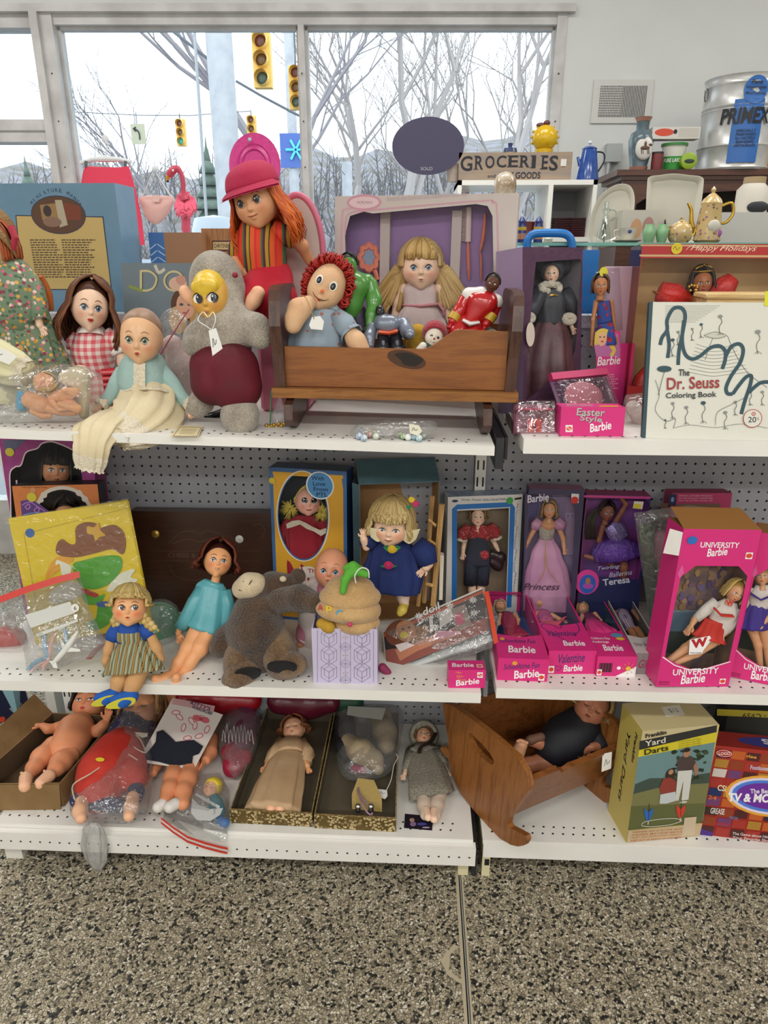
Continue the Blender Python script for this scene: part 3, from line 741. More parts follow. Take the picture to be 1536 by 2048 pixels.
def plw(par,P,outline,bulge,name='bag',m=None,rings=9,amp=.004,seed=1,base=0,back=1,smt=1,pw=.5):
 O=[(q[0],q[1],q[2]if len(q)>2 else base)for q in outline];O=dns(O)if smt else O;n=len(O);rg=random.Random(seed)
 ph=[(rg.uniform(.04,.14),rg.uniform(.04,.14),rg.uniform(0,6.3))for _ in range(6)];cx,cy=sum(q[0]for q in O)/n,sum(q[1]for q in O)/n;co=sum(q[2]for q in O)/n
 mb=WU(m or BAGM);F_=[];Bk=[]
 for i in range(rings+1):
  q=1-i/rings*.96;f=[];b=[]
  for x,y,o in O:
   X,Y_=cx+(x-cx)*q,cy+(y-cy)*q;oo=co+(o-co)*q;w=sum(abs(sin(a*X+c*Y_+p))-.6 for a,c,p in ph)/3*min(1,3*(1-q)+.15)
   f.append(P(X,Y_,oo+bulge*(1-q*q)**pw+amp*w));b.append(P(X,Y_,oo-.0008))
  F_.append(f);Bk.append(b)
 mb.loft(F_,cap=0);k=len(mb.v)-n;mb.f.append(tuple(range(k,k+n)));mb.m.append(mb.cur)
 if back:mb.loft([F_[0],Bk[0]],cap=0);k=len(mb.v)-n;mb.f.append(tuple(range(k,k+n)));mb.m.append(mb.cur)
 return mb.obj(name,par,sharp=0)
def cloth_sheet(P,corners,nu,nv,lift=None,seed=1,amp=.003,freq=3):
 rg=random.Random(seed);ph=[(rg.uniform(.6,1.6)*freq,rg.uniform(.6,1.6)*freq,rg.uniform(0,6.28))for _ in range(5)]
 c=[P(q[0],q[1],q[2]if len(q)>2 else 0)for q in corners];n=(c[1]-c[0]).cross(c[3]-c[0]).normalized();g=[]
 if n.dot(_E-c[0])<0:n=-n
 for i in range(nv+1):
  v=i/nv;row=[]
  for j in range(nu+1):
   u=j/nu;p=(c[0]*(1-u)+c[1]*u)*(1-v)+(c[3]*(1-u)+c[2]*u)*v
   w=sum(sin(a*u*6.28+b*v*6.28+f)for a,b,f in ph)/3
   row.append(p+n*(amp*w+(lift(u,v)if lift else 0)))
  g.append(row)
 return g
def sph(pts,rr,per=4):
 P=[];Q=[];k=len(pts)
 for i in range(k-1):
  p0,p1,p2,p3=pts[max(i-1,0)],pts[i],pts[i+1],pts[min(i+2,k-1)]
  for q in range(per):
   t=q/per;P.append(.5*(2*p1+(p2-p0)*t+(2*p0-5*p1+4*p2-p3)*t*t+(3*p1-p0-3*p2+p3)*t**3));u=t*t*(3-2*t);Q.append(rr[i]*(1-u)+rr[i+1]*u)
 return P+[pts[-1]],Q+[rr[-1]]
def drp(par,P,m,L,name='gown',n=56,folds=9,amp=.06,flat=.5,lace=None,wide=None,cap=1,f0=0):
 pts,rr=P.pts(L);pts,rr=sph(pts,rr);mb=WU(m);rings=[];k=len(pts);W=Vector(wide or CAMX)
 for i in range(k):
  t=(pts[min(i+1,k-1)]-pts[max(i-1,0)]).normalized();X=(W-t*W.dot(t)).normalized();fl=flat[0]+(flat[1]-flat[0])*i/(k-1)if hasattr(flat,'__len__')else flat
  rings.append(ring(pts[i],X,t.cross(X),rr[i],rr[i]*fl,n,folds,amp*(f0+(1-f0)*min(1,2*i/k)),i*.12))
 mb.loft(rings,cap);o=mb.obj(name,par,m,sharp=0)
 if lace:
  b=WU(lace[0]);c=sum(rings[-1],Vector())/n;e=MB(1)
  rr_=[[q+(q-c).normalized()*.0012 for q in r]for r in rings[-1-lace[1]:]];t=(pts[-1]-pts[-2]).normalized()
  rr_.append([q+(q-c).normalized()*.004+t*(.004 if j%4<2 else .001)for j,q in enumerate(rings[-1])]);b.loft(rr_,cap=0);b.obj('lace_trim',o,lace[0],sharp=0)
 return o
def fbx(BL,BR,TL,z,lean=0,shift=0):
 a,b=onz(*BL,z),onz(*BR,z);u=(b-a).normalized();n=Vector((u.y,-u.x,0));v=(Vector((0,0,1))*cos(rad(lean))-n*sin(rad(lean))).normalized()
 nn=u.cross(v);q=onpl(*TL,a,nn);h=(q-a).dot(v);w=(b-a).length
 return frM(a,u,-nn,v),w,h
def loc(M,px,py,d=0):
 o=M@Vector((0,d,0));n=M.to_3x3()@Vector((0,1,0));return M.inverted()@onpl(px,py,o,n)
class PArt(Art):
 def __init__(s,M,w,h,d=0):
  s.W=M;s.d=d;super().__init__(Matrix.Translation((0,d,0))@Matrix(((1,0,0,0),(0,0,-1,0),(0,1,0,0),(0,0,0,1))),w,h)
 def q(s,px,py):l=loc(s.W,px,py,s.d);return(l.x/s.w,l.z/s.h)
 def qs(s,L):return[s.q(*p)for p in L]
 def ppoly(s,L,m):return s.poly(s.qs(L),m)
 def pcurve(s,L,wpx,m,per=8):return s.curve(s.qs(L),wpx*m_px(s.W.translation)/s.w,m,per)
 def pline(s,L,wpx,m):return s.line(s.qs(L),wpx*m_px(s.W.translation)/s.w,m)
 def pdot(s,px,py,rp,m):u,v=s.q(px,py);return s.dot(u,v,rp*m_px(s.W.translation)/s.w,m)
 def pell(s,px,py,rx,ry,m):u,v=s.q(px,py);k=m_px(s.W.translation);return s.ell(u,v,rx*k/s.w,ry*k/s.h,m)
 def ptext(s,tx,x0,y0,x1,hpx,m,bold=0,shear=0,y1=None,arc=0,space=1.0):
  a,b=s.q(x0,y0),s.q(x1,y0 if y1 is None else y1);k=m_px(s.W.translation);dx,dy=(b[0]-a[0])*s.w,(b[1]-a[1])*s.h
  l=hypot(dx,dy);return s.text(tx,a[0],a[1],l/s.w,hpx*k/s.h,m,bold,shear,math.degrees(atan2(dy,dx)),arc*k/s.h,space)
def hld(mb,w,h,hole,y=0,t=.0008,n=64):
 hole=[(a[0]+(b[0]-a[0])*q/8,a[1]+(b[1]-a[1])*q/8)for a,b in zip(hole,hole[1:]+hole[:1])for q in range(8)]if len(hole)<30 else hole
 cx,cz=(min(p[0]for p in hole)+max(p[0]for p in hole))/2,(min(p[1]for p in hole)+max(p[1]for p in hole))/2;k=len(hole);out=[]
 for px,pz in hole:
  dx,dz=px-cx,pz-cz;f=min([(w-cx)/dx if dx>1e-9 else(-cx/dx if dx<-1e-9 else 9e9),(h-cz)/dz if dz>1e-9 else(-cz/dz if dz<-1e-9 else 9e9)]);out.append((cx+dx*f,cz+dz*f))
 vs=[];fs=[];O=[];I=[]
 for i in range(k):
  O.append(out[i]);I.append(hole[i]);a,b=out[i],out[(i+1)%k]
  if abs(a[0]-b[0])>1e-7 and abs(a[1]-b[1])>1e-7:
   c=[(x,z)for x in(0,w)for z in(0,h)if(abs(x-a[0])<1e-6 or abs(z-a[1])<1e-6)and(abs(x-b[0])<1e-6 or abs(z-b[1])<1e-6)]
   if c:O.append(min(c,key=lambda q:hypot(q[0]-a[0],q[1]-a[1])+hypot(q[0]-b[0],q[1]-b[1])));I.append(((hole[i][0]+hole[(i+1)%k][0])/2,(hole[i][1]+hole[(i+1)%k][1])/2))
 k=len(O);vs=[(x,y,z)for x,z in O]+[(x,y,z)for x,z in I]+[(x,y+t,z)for x,z in I]+[(x,y+t,z)for x,z in O]
 fs=[(i,(i+1)%k,k+(i+1)%k,k+i)for i in range(k)]+[(k+i,k+(i+1)%k,2*k+(i+1)%k,2*k+i)for i in range(k)]+[(2*k+i,2*k+(i+1)%k,3*k+(i+1)%k,3*k+i)for i in range(k)]
 return mb.add(vs,fs)
def rr_loop(x0,z0,x1,z1,r,n=8):
 P=[]
 for cx,cz,a0 in((x1-r,z1-r,0),(x0+r,z1-r,90),(x0+r,z0+r,180),(x1-r,z0+r,270)):
  for k in range(n+1):a=rad(a0+90*k/n);P.append((cx+r*cos(a),cz+r*sin(a)))
 return P
def el_loop(cx,cz,rx,rz,n=48):return[(cx+rx*cos(2*pi*k/n),cz+rz*sin(2*pi*k/n))for k in range(n)]
FILM=clear('window_film',.02,.06,'fbfbfb',bump=(16,.05))
BAGM=clear('bag_plastic',.09,.13,'f4f4f4',bump=(34,1.0),milk=.08)
def wbx(name,label,M,w,h,d,hole,front,side,inner,cat='boxed doll',top=None,film=1,group=None,t=.0012,back=1,solid=1):
 r=thg(name,label,cat,M,group)
 b=LU(side).box((0,.0005,0),(t,d,h)).box((w-t,.0005,0),(w,d,h)).use(top or side).box((t,.0005,h-t),(w-t,d,h)).use(side).box((t,.0005,0),(w-t,d,t)).use(inner).box((t,d-t,t),(w-t,d,h-t))
 for x in(t,w-t-.0006)if solid else():b.box((x,.002,t),(x+.0006,d-t,h-t))
 b.box((t,.002,t),(w-t,d-t,t+.0006));b.obj('box_body',r,smt=0)
 f=LU(front);hld(f,w,h,hole);f.obj('front_frame',r,smt=0)
 if film:g=LU(FILM);g.add([(x,.0018,z)for x,z in hole],[tuple(range(len(hole)))]);g.obj('window_pane',r,smt=0)
 return r
def tag(par,P,quad,m=None,string=None,scrawl=1,name='price_tag',thick=.0008,sm='e9e6df',seed=2):
 c=[P(q[0],q[1],q[2]if len(q)>2 else 0)for q in quad];n=(c[1]-c[0]).cross(c[-1]-c[0]).normalized();n=n if n.dot(_E-c[0])>0 else-n
 mb=WU(m or c_('efeee9',.7));mb.poly([p-n*thick for p in c],thick,n);o=mb.obj(name,par,smt=0)
 if scrawl:
  k=WU(c_('3a3c48',.7));rg=random.Random(seed);u=c[1]-c[0];v=c[-1]-c[0];pp=[c[0]+u*(.2+.6*i/7)+v*(.5+rg.uniform(-.18,.18))+n*.0006 for i in range(8)];k.tube(pp,.0005,4);k.obj('handwriting',o)
 if string:
  s=WU(c_(sm,.8));pts,_=P.pts([(x,y,1,f)for x,y,f in string]);pts,_=sph(pts,[1]*len(pts));s.tube(pts,.0009,5);s.obj('string',o)
 return o
def nude(par,P,m,T,A,Lg,res=.0018):
 body(par,P,m,T,'torso',res)
 for a in A:arm(par,P,m,a[0],a[1]if len(a)>1 else None,nrm=a[2]if len(a)>2 else(0,0,1),thumb=a[3]if len(a)>3 else 1,res=res*.8)
 for l in Lg:body(par,P,m,l,'leg',res)
# -- top shelf, first bay
def fto(c,x=0,y=0):return(toward(c)+CAMX*x+CAMY*y).normalized()
LACE=mat('lace','efe6d2',.9,bump=(420,.8),var=(260,'d6c8ac'))
def zt(px,py):
 p=onz(px,py,ZT)
 for _ in range(3):p=onz(px,py,ztop(p.x))
 return p
P=Px(1.57);c=P(283,671,.02)
t=thg('baby_doll','baby doll in pale blue top and long cream lace gown hanging over the shelf edge','doll',zt(300,846))
h=Head(t,c,P.r(283,671,50),fto(c,-.22,-.16),tld(3),'child',skin('baby','e6b890',.3,'d89070'),wid=.9)
h.face('8a9478',ew=.15,eh=.135,lip='b03c34',lw=.1,lh=.075,lz=-.55,brow='a8785c',ez=-.06)
q=Scu();q.ell((0,-.1,.16),(.875,.935,.89),.5);q.plane((0,.42,.62),(0,1,-.75),.1);V,Fc=q.mesh(.05)
MB(1).add([h.M@Vector(v)for v in V],[tuple(f)for f in Fc]).obj('moulded_hair',h.o,mat('moulded_hair','ab8c74',.5,var=(60,'977862'),bump=(90,.3)),sharp=0)
blue=mat('pale_blue_cloth','a3bfba',.85,bump=(300,.4),var=(25,'9ab8b4'))
body(t,P,blue,[(288,738,40,0),(290,765,46,0),(294,800,50,0)],'bodice',.003)
neck=MB(1);collar(t,P(283,722),CAMY,CAMX,P.r(283,722,24),P.r(283,722,14),c_('ece3cc',.9),name='neck_trim',amp=.02,out=1.25)
slv(t,P,blue,[(248,742,16,0),(236,765,17,.02),(222,792,15,.045),(207,806,12,.06)],cuff=(LACE,.8))
slv(t,P,blue,[(322,742,17,0),(345,770,18,.02),(362,795,16,.045),(376,806,13,.06)],cuff=(LACE,.9))
arm(t,P,SKP,[(372,802,8,.06),(377,812,7,.066)],22,name='hand',nrm=(0,1,0),thumb=-1,hd=(.3,-.3,-.9));arm(t,P,SKP,[(210,803,8,.06),(200,812,7,.066)],18,name='hand',nrm=(0,1,0))
cr=mat('cream_cotton','ddcfae',.9,bump=(250,.3),var=(14,'d6c6a2'))
drp(t,P,cr,[(292,782,50,0),(298,815,66,.05),(288,838,74,.09),(262,858,66,.125),(234,870,52,.15)],'gown_skirt',80,11,.085,(.8,.42),(LACE,4),f0=.6)
drp(t,P,cr,[(262,832,40,.07),(225,846,50,.12),(197,862,48,.165),(184,892,34,.195),(180,918,30,.2),(178,938,24,.2)],'gown_hem',72,9,.11,(.5,.28),(LACE,5),f0=.6)
wb=WU(LACE);pts,rr=P.pts([(246,783,7,.05),(268,779,8,.068),(294,777,8,.076),(320,778,8,.068),(342,785,7,.048)]);wb.tube(pts,[r for r in rr],8,flat=.4);wb.obj('waist_lace',t)
fl=WU(LACE);fl.sheet([[P(276+9*u,726+v*12,.048+.014*sin(v/4*1.57))for u in(-1,-.3,.3,1,1.6)]for v in range(5)]);fl.obj('front_lace',t)
P=Px(1.69);c=P(180,611,.02)
t=thg('gingham_doll','brown-haired doll in pink gingham dress with white collar, against big blue box','doll',zt(190,812))
h=Head(t,c,P.r(180,611,45),fto(c,.06,-.05),tld(2),'fashion',SKL,wid=.86)
h.face('56708a',ew=.17,eh=.13,lip='c0392f',lw=.15,lh=.085,brow='8a5a40')
h.hair(hmt('chestnut_hair','4a2a1a','7a4a2e'),1.75,230,'side',.3,.07,side=-.1,flare=.4,az0=60,wid=.08)
def gingham(nt,b,tc,w,c0,c2,c1):
 sp=nt.nodes.new('ShaderNodeSeparateXYZ');LK(nt,tc.outputs['Object'],sp.inputs[0]);o=[]
 for a in(0,2):
  d=nt.nodes.new('ShaderNodeMath');d.operation='DIVIDE';d.inputs[1].default_value=w*2;LK(nt,sp.outputs[a],d.inputs[0])
  f=nt.nodes.new('ShaderNodeMath');f.operation='FRACT';LK(nt,d.outputs[0],f.inputs[0])
  g=nt.nodes.new('ShaderNodeMath');g.operation='GREATER_THAN';g.inputs[1].default_value=.5;LK(nt,f.outputs[0],g.inputs[0]);o.append(g.outputs[0])
 s=nt.nodes.new('ShaderNodeMath');s.operation='MULTIPLY_ADD';s.inputs[1].default_value=.5;LK(nt,o[0],s.inputs[0])
 h=nt.nodes.new('ShaderNodeMath');h.operation='MULTIPLY';h.inputs[1].default_value=.5;LK(nt,o[1],h.inputs[0]);LK(nt,h.outputs[0],s.inputs[2])
 LK(nt,ramp(nt,s.outputs[0],[(0,c0),(.3,c1),(.8,c2)],'CONSTANT'),b.inputs['Base Color']);b.inputs['Roughness'].default_value=.85
def GING(key,w=.0085,c0='f2e2dc',c2='dd5f6c',c1='e8a0a0'):return ndm(key,lambda nt,b,tc:gingham(nt,b,tc,w,c0,c2,c1))
ging=GING('pink_gingham')
body(t,P,ging,[(184,668,24,0),(186,700,36,0),(190,735,34,0)],'bodice',.003)
body(t,P,SKL,[(181,640,11,0),(182,668,13,0)],'neck',.002)
collar(t,P(182,662,.015),tld(0),CAMX,P.r(182,662,20),P.r(182,660,14),c_('f3ece4',.9),amp=.04,out=1.35)
slv(t,P,ging,[(160,672,15,0),(151,688,19,.01),(148,702,15,.01)],cuff=(c_('f3ece4',.9),.5));slv(t,P,ging,[(214,670,17,0),(230,684,20,.01),(237,698,15,.01)],cuff=(c_('f3ece4',.9),.5))
arm(t,P,SKL,[(150,700,9,.01),(152,730,9,.02),(158,758,8,.03)],20);arm(t,P,SKL,[(240,696,10,.01),(246,725,10,.02),(250,760,8,.04)],20)
skirt(t,P(190,730),P(192,806,0),CAMX,P.r(190,730,34),P.r(190,800,66),ging,folds=14,flat=.7,hem=(c_('f3ece4',.9),.08))
P=Px(1.62);c=P(-14,490,.01)
t=thg('straw_hat_doll','doll in green flowered dress and straw hat beside the big blue box','doll',zt(60,830))
h=Head(t,c,P.r(-14,490,42),fto(c,-.75,-.05),tld(6),'child',SKL);h.face('56708a')
h.hair(hmt('auburn_hair','7a3418','b05a2c'),.7,110,vol=.15,az0=60)
hm=mat('straw','b08a58',.8,bump=(130,.8,(1,1,6)),var=(70,'8a6a40',(1,1,8)));hb=MB(1);ax=(tld(26)*.95-CAMZV*.36).normalized();X=ax.cross(Vector((0,1,0))).normalized();Yv=ax.cross(X);k=P.r(-14,470,1)
hc=P(-26,458,-.015);hb.use(hm).loft([ring(hc+ax*k*z,X,Yv,k*r,k*r,40)for r,z in((84,-30),(86,-28),(74,-12),(52,0),(46,14),(42,34),(25,42),(2,43))],cap=0);hb.obj('straw_hat',t,sharp=0)
rb=WU(c_('a8365a',.7)).loft([ring(hc+ax*k*z,X,Yv,k*r,k*r,40)for r,z in((49,2),(48.5,14),(47.5,14),(48,2))]);rb.obj('hat_ribbon',t,sharp=0)
rb=WU(c_('a8283e',.7));pts,rr=P.pts([(22,452,7,.02),(30,475,7,.03),(26,500,5,.03)]);rb.tube(pts,rr,8,flat=.4);rb.obj('ribbon_tail',t)
flo=spots('green_flowered_cotton','71866c',['c86a7a','71866c','d8a850','566c52','e0c0b4','8a3c50','71866c','c8963c','4c6450'],120,.5)
body(t,P,flo,[(20,545,32,0),(30,580,46,0),(40,620,52,0)],'bodice',.003)
body(t,P,SKL,[(-4,515,15,0),(5,540,17,0)],'neck',.003);collar(t,P(8,540),tld(-12),CAMX,P.r(8,540,28),P.r(8,540,22),flo,amp=.08,out=1.6)
slv(t,P,flo,[(52,552,20,0),(66,588,23,.01),(76,620,20,.02),(80,638,14,.03)],cuff=(flo,.3));arm(t,P,SKL,[(76,636,8,.03),(80,650,7,.03)],20,name='hand',hd=(.35,0,-1))
skirt(t,P(38,600),P(48,738),CAMX,P.r(40,600,50),P.r(48,735,92),flo,folds=13,flat=.55,amp=.07)
body(t,P,c_('15151a'),[(80,715,9,0),(82,770,9,0),(83,818,11,.01)],'leg');body(t,P,c_('15151a'),[(45,715,9,0),(46,770,9,0),(47,822,11,.01)],'leg')
bm=hmt('braid_hair','9a4a20','c0692e');br=WU(bm);pts,rr=P.pts([(80,552,6,-.02),(88,570,9,-.03),(96,590,9,-.03),(103,622,5,-.03)]);br.tube(pts,rr,8);br.obj('braid',t)
P=Px(1.50);t=thg('yellow_doll_dress','pale yellow doll dress with lace hem and white tag beside a clear bag','doll dress',zt(20,828))
drp(t,P,mat('pale_yellow_cotton','dcd6ae',.9,bump=(60,.3)),[(-70,700,38,0),(-20,716,42,.01),(25,735,36,.02),(58,748,25,.03)],'skirt',48,9,.07,.8,(LACE,2),wide=CAMY)
drp(t,P,mat('pale_yellow_cotton','dcd6ae'),[(-70,760,34,0),(-20,775,44,0),(20,790,34,0),(30,812,16,0)],'bodice',40,9,.06,.7,wide=CAMY)
tag(t,P,[(-20,690,.07),(14,700,.07),(34,714,.07),(18,729,.07),(-25,712,.07)])
P=Px(1.52);t=thg('plush_hood_doll','plush doll with yellow vinyl face, grey fur hood and burgundy velvet trousers','doll',zt(480,863))
FURG=fur('grey_fur','8a8074','b8ae9e',260,.8);VEL=mat('burgundy_velvet','4a0416',.75,var=(7,'6e0a20'),bump=(25,.5))
s=Scu();pts,rr=P.pts([(436,560,42,-.045),(440,610,40,-.035),(452,660,42,-.01),(455,700,46,0)]);s.chain(pts,rr,.8)
for L in([(425,655,28,0),(398,675,26,.02),(388,690,23,.035)],[(480,648,30,0),(510,658,28,.02),(522,674,24,.03)]):p_,r_=P.pts(L);s.chain(p_,r_,.8)
s.obj('body',t,FURG,.0035)
s=Scu();s.cp(P,[(424,733,44,.03),(428,765,46,.035)],.5);s.cp(P,[(466,738,52,.035),(472,772,52,.04)],.12);s.obj('velvet_trousers',t,VEL,.003)
body(t,P,FURG,[(480,815,30,.045),(480,832,33,.06),(481,838,30,.065)],'foot',.003);body(t,P,FURG,[(402,805,26,.01),(396,812,24,.01)],'foot',.003)
c=P(421,590,0);h=Head(t,c,P.r(421,590,46),fto(c,-.3,-.1),tld(-2),'child',skin('old_vinyl','d8a850',.35,'d08a4a'),'face',wid=.9)
h.face('16181e',ew=.24,eh=.2,ez=-.04,ex=.36,lip='b5604a',lw=.11,lh=.045,lz=-.6,brow='8a6a30',look=(-1.1,-.3),pupil=.2,bz=.28,lash=1,white='f6f4ee')
q=Scu();q.ell((0,.06,.32),(.76,.88,.74),.5)
for k in range(-3,4):q.ell((k*.17,.82-.05*abs(k),.55-.045*abs(k)),(.13,.16,.2),.6)
V,Fc=q.mesh(.05);MB(1).add([h.M@Vector(v)for v in V],[tuple(f)for f in Fc]).obj('moulded_hair',h.o,mat('yellow_moulded','e0bc3a',.35,bump=(90,.4,(1,1,.2))),sharp=0)
s=Scu();s.cp(P,[(431,552,49,-.06),(437,590,48,-.06),(446,636,36,-.04)],.9);s.ell(P(418,590,.07),P.r(420,590,42),.3,cut=1);s.obj('fur_hood',t,FURG,.0035)
MB(1).ball(P(470,550,0),P.r(470,550,6)).obj('red_button',t,c_('8a1c30'))
tag(t,P,[(417,661,.1),(432,656,.1),(445,697,.1),(425,712,.1)],string=[(424,660,.1),(412,652,.1),(396,640,.09),(406,624,.08),(416,634,.09),(426,624,.085),(431,640,.1),(424,660,.1)])
P=Px(1.69);c=P(512,398,.02);t=thg('redhead_doll','doll with long orange hair, crimson cap and rainbow striped shirt','doll',P(530,625,0))
h=Head(t,c,P.r(512,398,50),fto(c,-.38,-.12),tld(-9),'child',skin('warm','dfa67c',.4,'cc8460'),wid=.98)
h.face('3c3a3c',ew=.14,eh=.14,ez=-.02,ex=.36,lip='c8806a',lw=.22,lh=.035,lz=-.53,brow='8a4a20',smile=.9,pupil=.45)
h.hair(hmt('orange_hair','b4481a','e07830'),2.0,280,vol=.14,curl=.14,az0=60,wid=.065,flare=.32,seed=5,taper=.12)
CAP=mat('crimson_felt','b02048',.8,bump=(90,.2));q=Scu();q.ell((0,-.12,.5),(1.1,1.16,.66),.5);q.ell((0,-.2,.85),(.95,1.0,.5),.6);q.plane((0,0,.40),(0,.12,-1),.05);V,Fc=q.mesh(.06)
kp=WU(CAP).add([h.M@Vector(v)for v in V],[tuple(f)for f in Fc]);g=[]
for i in range(13):
 a=rad(-70+i*140/12);g.append([h.M@Vector((sin(a)*r,-.1+cos(a)*r*1.02,z+.03*cos(a*2)))for r,z in((.98,.50),(1.12,.44),(1.3,.34),(1.42,.24))])
kp.sheet(g);g2=[[p+Vector((0,0,.004))for p in r]for r in g];kp.sheet([r[::-1]for r in g2]);kp.obj('cap',t,sharp=0)
ST=stp('rainbow_stripes',[(.22,'d8401e'),(.1,'2e6a40'),(.12,'5a1830'),(.16,'b08a28'),(.06,'2a3a20'),(.22,'d85a20'),(.12,'d02a30')],'X',.042)
s=Scu();s.cp(P,[(512,462,30,0),(522,500,40,0),(530,545,44,0)],.9);s.obj('shirt',t,ST,.003)
slv(t,P,ST,[(545,460,20,0),(565,470,20,0),(588,480,18,-.01)],'sleeve');slv(t,P,ST,[(488,470,16,0),(472,495,15,.01),(466,525,13,.02)],'sleeve')
arm(t,P,SKT,[(588,480,12,-.01),(604,492,12,-.03),(618,520,10,-.05)],22);arm(t,P,SKT,[(470,520,11,.02),(480,540,10,.035)],26,hd=(.8,-.2,-.6))
s=Scu();s.cp(P,[(535,555,42,0),(515,590,34,.07),(508,605,30,.09)]);s.cp(P,[(545,560,40,0),(560,600,32,.06),(545,628,24,.06)]);s.obj('trousers',t,mat('crimson_cotton','c01830',.8,bump=(40,.3)),.003)
def sole(t,P,a,b,w,m,name='foot'):
 s=Scu();p_,r_=P.pts([(*a,w,.14),((a[0]+b[0])/2,(a[1]+b[1])/2,w*.95,.14),(*b,w*.78,.14)]);s.chain(p_,r_,.9);q_,r2=P.pts([(*b,w*.6,.14),(b[0]+3,b[1]-2,w*.6,.07)]);s.chain(q_,r2);return s.obj(name,t,m,.002)
sole(t,P,(516,586),(499,617),14,SKP);sole(t,P,(370,583),(388,604),12,SKP)
s=Scu();s.cp(P,[(505,570,26,.02),(450,585,22,.05),(405,600,15,.09)]);s.obj('trouser_leg',t,mat('crimson_cotton',''),.003)
v=thg('pink_vanity','pink plastic toy vanity with oval back behind the wooden cradle','toy vanity',zt(562,812))
PK=c_('d1708c',.35);a,b=at(522,640,1.70),at(618,640,1.70);zb=ztop(a.x);zt_=at(540,632,1.66).z
WU(PK).box((a.x,1.64,zb),(b.x,1.80,zt_),bev=.008).obj('case',v)
cx,cz=at(598,500,1.77).x,at(598,505,1.77).z;rx,rz=.057,.125
e=WU(PK);e.tube([(cx+rx*cos(2*pi*k/40),1.77,cz+rz*sin(2*pi*k/40))for k in range(40)],.0075,10,closed=1);e.obj('oval_rim',v)
e=WU(c_('c9b9b4',.25));e.poly([(cx+rx*cos(2*pi*k/40),1.768,cz+rz*sin(2*pi*k/40))for k in range(40)],.004,(0,1,0));e.obj('oval_panel',v)
PINE=wood('pine_stain','7e4a24','925a2a','X',1.0,.35);PINED=wood('dark_stain','3a241c','55362a','Z',1.0,.35);PINEL=wood('rail_stain','7a4c22','96622c','X',1.2,.4)
yF,yB=1.475,1.665
t=thg('doll_cradle','wooden doll cradle with scooped side panel and dark rockers, filled with toys','cradle',zt(790,860))
fx0,fx1=at(571,745,yF).x,at(1012,745,yF).x;zb0=at(575,772,yF).z;ztl=at(575,693,yF).z;ztr_=at(1010,660,yF).z;zd=at(850,699,yF).z
SL=-.012
def side_panel(y,name):
 pr=[(fx0,ztl)];X=lambda px:at(px,745,yF).x
 for i in range(31):
  u=i/30;x=X(842)+(X(920)-X(842))*u;s_=u*u*(3-2*u);pr.append((x,zd+(ztr_-zd)*s_))
 pr.append((fx1,ztr_-.004));pr=[(fx0,zb0+0)]+pr+[(fx1,zb0+(fx1-fx0)*SL)]
 WU(PINE).poly([(x,y,z)for x,z in pr],.013,(0,1,0)).obj(name,t,smt=0)
side_panel(yF,'front_panel');side_panel(yB-.013,'back_panel')
k=WU(c_('1d100b',.3));kx,kz=at(818,719,yF).x,at(818,719,yF).z
k.add([(kx+.026*cos(a)*(1+.25*sin(3*a)),yF-.0006,kz+.013*sin(a)-.006*cos(a))for a in[2*pi*i/24 for i in range(24)]],[tuple(range(24))]);k.use(c_('4a2a14',.4)).add([(kx+.04*cos(a)-.005,yF-.0003,kz+.018*sin(a)-.008*cos(a))for a in[2*pi*i/24 for i in range(24)]],[tuple(range(24))]);k.obj('wood_knot_print',t,smt=0)
def end_panel(px_out,px_in,pt,name,sgn):
 x0,x1=at(px_out,700,yF).x,at(px_in,700,yF).x;zb=zb0+(x0-fx0)*SL-.002;zt2=at(px_out,pt,yF-.01).z;h=zt2-zb;ym=(yF+yB)/2;pr=[]
 for s_ in(-1,1):
  side=[(.100,0),(.103,.35),(.108,.5),(.112,.62),(.105,.76),(.098,.86),(.088,.96),(.06,1.0)]
  pr+=[(ym+s_*(yB-yF+.02)/.2*a,zb+h*b)for a,b in(side if s_<0 else side[::-1])]
 lean=.018*sgn
 WU(PINED).poly([(x0+lean*((z-zb)/h),y,z)for y,z in pr],abs(x1-x0),(1,0,0)).obj(name,t,smt=0)
end_panel(548,570,572,'headboard',-.3);end_panel(1013,1034,583,'footboard',.5)
rx0,rx1=at(545,800,yF-.02).x,at(1036,800,yF-.02).x;zr1,zr0=at(548,776,yF-.02).z,at(548,795,yF-.02).z
r_=WU(PINEL);r_.add([(rx0,yF-.022,zr0),(rx1,yF-.022,zr0+(rx1-rx0)*SL),(rx1,yB+.02,zr0+(rx1-rx0)*SL),(rx0,yB+.02,zr0),(rx0,yF-.022,zr1),(rx1,yF-.022,zr1+(rx1-rx0)*SL),(rx1,yB+.02,zr1+(rx1-rx0)*SL),(rx0,yB+.02,zr1)],[(3,2,1,0),(4,5,6,7),(0,1,5,4),(1,2,6,5),(2,3,7,6),(3,0,4,7)]);r_.obj('base_board',t,smt=0)
for xa,nm in((at(583,830,yF).x,0),(at(972,840,yF).x,1)):
 zc=zr0+(xa-rx0)*SL;zl=ztop(xa)+.001;ym=(yF+yB)/2;pr=[]
 for i in range(25):
  u=-1+2*i/24;f_=.5*((u+.5)/1.5)**2 if u>-.5 else .4*((u+.5)/.5)**2;pr.append((ym+u*.135,zl+(zc-zl)*f_))
 tip=[(ym+.128,zc-.012),(ym+.085,zc),(ym-.085,zc),(ym-.128,zc-.012)]
 WU(PINED).poly([(xa-.009,y,z)for y,z in pr+tip],.018,(1,0,0)).obj('rocker',t,smt=0)
CL=(rx0+rx1)/2
P=Px(1.56);t=thg('rag_doll','cloth rag doll with red yarn hair and blue spotted dress in wooden cradle','rag doll',(at(640,740,1.56).x,1.56,zr1+.002))
